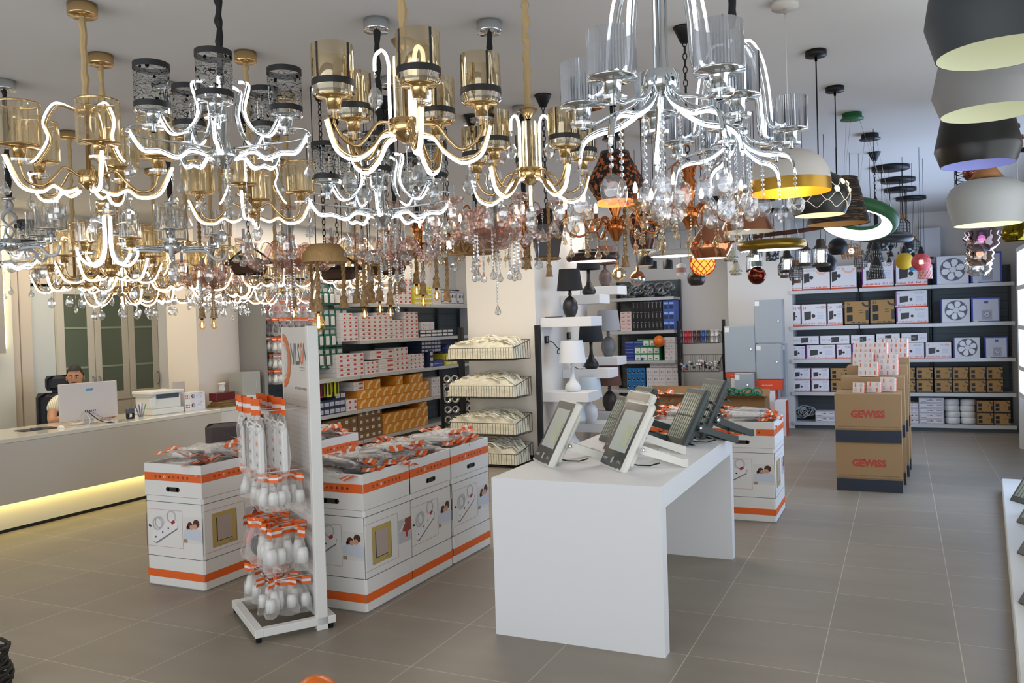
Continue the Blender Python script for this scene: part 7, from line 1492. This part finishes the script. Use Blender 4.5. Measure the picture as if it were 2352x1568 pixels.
for i,(x,y,z,l) in enumerate(((-1.28,7.29,2.0,'lower'),(-1.31,7.28,2.12,'upper'),(-1.62,5.95,2.20,'larger'),(-1.46,5.7,2.28,'highest'))):
    s_=1 if i<2 else 1.5; t=pendant('pale pear-shaped pendant in dark netting, the %s one'%l,x,y,z,name='netted_pendant',group='netted pear pendants'); t.scale=(s_,)*3; b=MB(); b.lathe([(.012,.12),(.025,.10),(.048,.05),(.05,.02),(.035,0),(.001,-.005)],mat('pear_cream','cfc9b0',.5),18); b.build('pear_shade',t)
    b=MB()
    for k in range(8):
        for q in (-1,1): b.tube([((.014+.038*min(1,(1-u)*1.4)*(1 if u>.15 else .8))*cos(2*pi*k/8+q*u*2.2),(.014+.038*min(1,(1-u)*1.4)*(1 if u>.15 else .8))*sin(2*pi*k/8+q*u*2.2),.12*u) for u in [j/8 for j in range(9)]],.0015,BLACK,3)
    b.build('netting',t); MB().tube([(0,0,.12),(0,0,(HZ-z)/s_-.001)],.002,BLACK,4).build('cord',t)
for i,(x,y,z,r,h,m,l) in enumerate(((-1.87,7.78,2.05,.045,.10,'c9c6c2','white cylinder pendant with a rose woven band'),(-1.94,7.56,2.10,.045,.08,'1c1a1a','black and copper cylinder pendant beside the white one'),(-2.12,7.7,2.12,.04,.07,'1c1a1a','smaller black cylinder pendant with a copper inside'),(-2.05,7.2,2.12,.07,.12,'1a1a1c','dark box-like pendant behind the copper crystals'))):
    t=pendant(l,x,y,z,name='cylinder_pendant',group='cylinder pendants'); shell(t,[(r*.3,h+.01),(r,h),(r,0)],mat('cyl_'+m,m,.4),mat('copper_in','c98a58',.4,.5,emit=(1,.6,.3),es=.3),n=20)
    if i==0: b=MB(); b.lathe([(r+.001,h*.25),(r+.001,h*.7)],mat('rose_weave','a4766a',.7),20); b.build('woven_band',t)
    MB().tube([(0,0,h),(0,0,HZ-z-.001)],.0022,BLACK,4).build('cord',t)
t=pendant('clear rippled glass cylinder pendant below the copper dome',-.99,6.12,2.12); b=MB(); b.lathe([(.045,.12),(.05,.06),(.045,0),(.048,-.02)],SILVERG,20); b.build('glass_shade',t); MB().tube([(0,0,.12),(0,0,HZ-2.12-.001)],.0022,BLACK,4).build('cord',t)
for i,(x,y,z,l) in enumerate(((-.17,7.0,1.90,'perforated black cone pendant with a lit bulb, the lower one'),(-.19,7.75,2.07,'perforated black cone pendant directly behind the lower one'),(-.24,8.3,2.12,'perforated black cone pendant farthest of the three'))):
    t=pendant(l,x,y,z,name='cone_pendant',group='perforated cone pendants'); b=MB(); rows=12;cols=24
    b.lathe([(.022,.17),(.04,.12),(.068,0)],mat('perforated_black','17181a',.5),24); b.lathe([(.021,.168),(.066,.001)],mat('perforated_black'),24); b.build('cone_shade',t)
    b=MB(); PW2=mat('light_dot','e8eef8',.5,emit=(.9,.95,1),es=.9 if i==0 else .2)
    for r_ in range(9):
        z_=.01+.0115*r_; rr=.068-.028*z_/.12+.0006
        for c in range(22): a=2*pi*c/22; M=T(rr*cos(a),rr*sin(a),z_)@R(a+pi/2)
        # dots are set flush on the cone
        for c in range(22):
            a=2*pi*c/22; b.disc(0,0,.0016,PW2,y=0,n=5,M=T(rr*cos(a),rr*sin(a),z_)@R(a+pi/2))
    b.build('perforation',t); MB().sphere((0,0,.045),.026,LAMPGLOW,8,5).build('bulb',t); MB().tube([(0,0,.17),(0,0,HZ-z-.001)],.0028,BLACK,4).build('cord',t)
for x,y,z,r,m,em,l in ((.16,8.0,1.99,.078,'c03a44',(.9,.1,.12),'red thread globe pendant with a square of light inside'),(.03,8.4,2.03,.078,'c9a21e',(.8,.5,.02),'yellow thread globe pendant beside the red one'),(.11,8.8,2.03,.06,'3a9cc4',(.1,.5,.8),'blue thread globe pendant behind the red and yellow ones')):
    t=pendant(l,x,y,z,name='thread_globe',group='coloured thread globes'); b=MB(); b.sphere((0,0,r*.95),r,noisy('thread_'+m,m,'e8b0a0' if m[0]=='c' and m[1]=='0' else m,50,.6,stretch=(1,1,6),thr=(.5,.8)),24,12); b.build('thread_shade',t); MB().lathe([(.001,r*1.9+.06),(.012,r*1.9+.06),(.03,r*1.88)],BLACK,12).build('cone_cap',t); MB().cyl(0,-r*.97,r*.7,r*1.1,.016,LAMPGLOW,8).build('bulb',t) if r>.07 and m=='c03a44' else None; MB().tube([(0,0,r*1.9+.06),(0,0,HZ-z-.001)],.0025,BLACK,4).build('cord',t)
t=pendant('pink and white cross-hatched cylinder pendant below the red globe',.20,8.6,1.94,name='hatched_pendant'); b=MB(); b.lathe([(.06,0),(.055,.13)],mat('hatch_pink','c9706c',.6),20)
for k in range(12):
    for s_ in (-1,1): b.tube([(.0615*cos(2*pi*k/12+s_*u*1.2),.0615*sin(2*pi*k/12+s_*u*1.2),.13*u) for u in [j/5 for j in range(6)]],.002,PAPER,3)
b.build('hatched_shade',t); MB().tube([(0,0,.13),(0,0,HZ-1.94-.001)],.0025,BLACK,4).build('cord',t)
# cluster fixtures under round black plates
k=0
for x,y,R_,n in ((-.07,8.87,.17,3),(-.01,9.72,.17,3),(.01,10.48,.17,3),(.13,11.35,.17,3),(-1.54,9.65,.15,3),(-1.48,10.28,.15,3),(-1.46,11.44,.15,3),(-1.9,9.9,.15,3)):
    z=2.5; t=thing('cluster_pendant','black ceiling plate of cage pendants, %s from the front %s'%(ORD[k%4],'over the aisle' if k<4 else 'near the narrow bay'),'pendant lamp',(x,y,z),.3*k,'black plate clusters')
    H=HZ-z; MB().lathe([(.001,H-.035),(R_,H-.035),(R_,H-.0005),(.001,H-.0005)],BLACK,28).build('ceiling_plate',t)
    for q in range(n):
        a=2*pi*q/n+.4; px_,py_=R_*.62*cos(a),R_*.62*sin(a); zz=-.12-.13*((q+k)%3) if k<4 else -.02-.09*q
        MB().tube([(px_,py_,H-.035),(px_,py_,zz+.16)],.003,BLACK,5).build('cord',t)
        cg=MB(); 
        if (q+k)%3==0:
            for i in range(12): aa=2*pi*i/12; cg.tube([(.02*cos(aa),.02*sin(aa),.16),(.065*cos(aa),.065*sin(aa),.12),(.065*cos(aa),.065*sin(aa),.02),(.05*cos(aa),.05*sin(aa),0)],.0025,BLACK,4)
            for z_ in (.03,.06,.09,.12): cg.tube([(.065*cos(v),.065*sin(v),z_) for v in [j*pi/8 for j in range(16)]],.0022,BLACK,4,closed=True)
            cg.cyl(0,0,.03,.12,.03,mat('frost_grey','b8bcb8',.5),12); cg.cyl(0,0,.16,.20,.02,WOODP,10)
        elif (q+k)%3==1: cg.lathe([(.02,.16),(.06,.13),(.062,.0)],noisy('lace_black','0d0d0f','8d9298',30,.5,thr=(.55,.58),detail=1),16); cg.cyl(0,0,.16,.20,.02,WOODP,10)
        else: cg.lathe([(.001,.16),(.03,.16),(.008,.11),(.03,.06),(.03,.055),(.001,.055)],BLACK,14)
        cg.build('cage_shade',t,(px_,py_,zz))
    k+=1
t=pendant('black chain pendant with a long turned stem between the ring lamps',-.19,8.02,2.25,name='chain_pendant'); MB().cyl(0,0,0,.36,.018,BLACK,12).build('stem',t); MB().lathe([(.001,.36),(.03,.35),(.012,.40),(.001,.42)],BLACK,12).build('stem_cap',t); suspension(t,.42,'chain')
t=thing('smoke_detector','round white smoke detector on the ceiling at the top edge','smoke detector',(-.40,3.62,3.0),0); MB().lathe([(.001,.0),(.05,.004),(.065,.02),(.065,.0495),(.001,.0495)],PLASTW,24).build('housing',t); MB().lathe([(.03,-.004),(.035,.006)],PLASTW,16).build('sensor_grille',t)
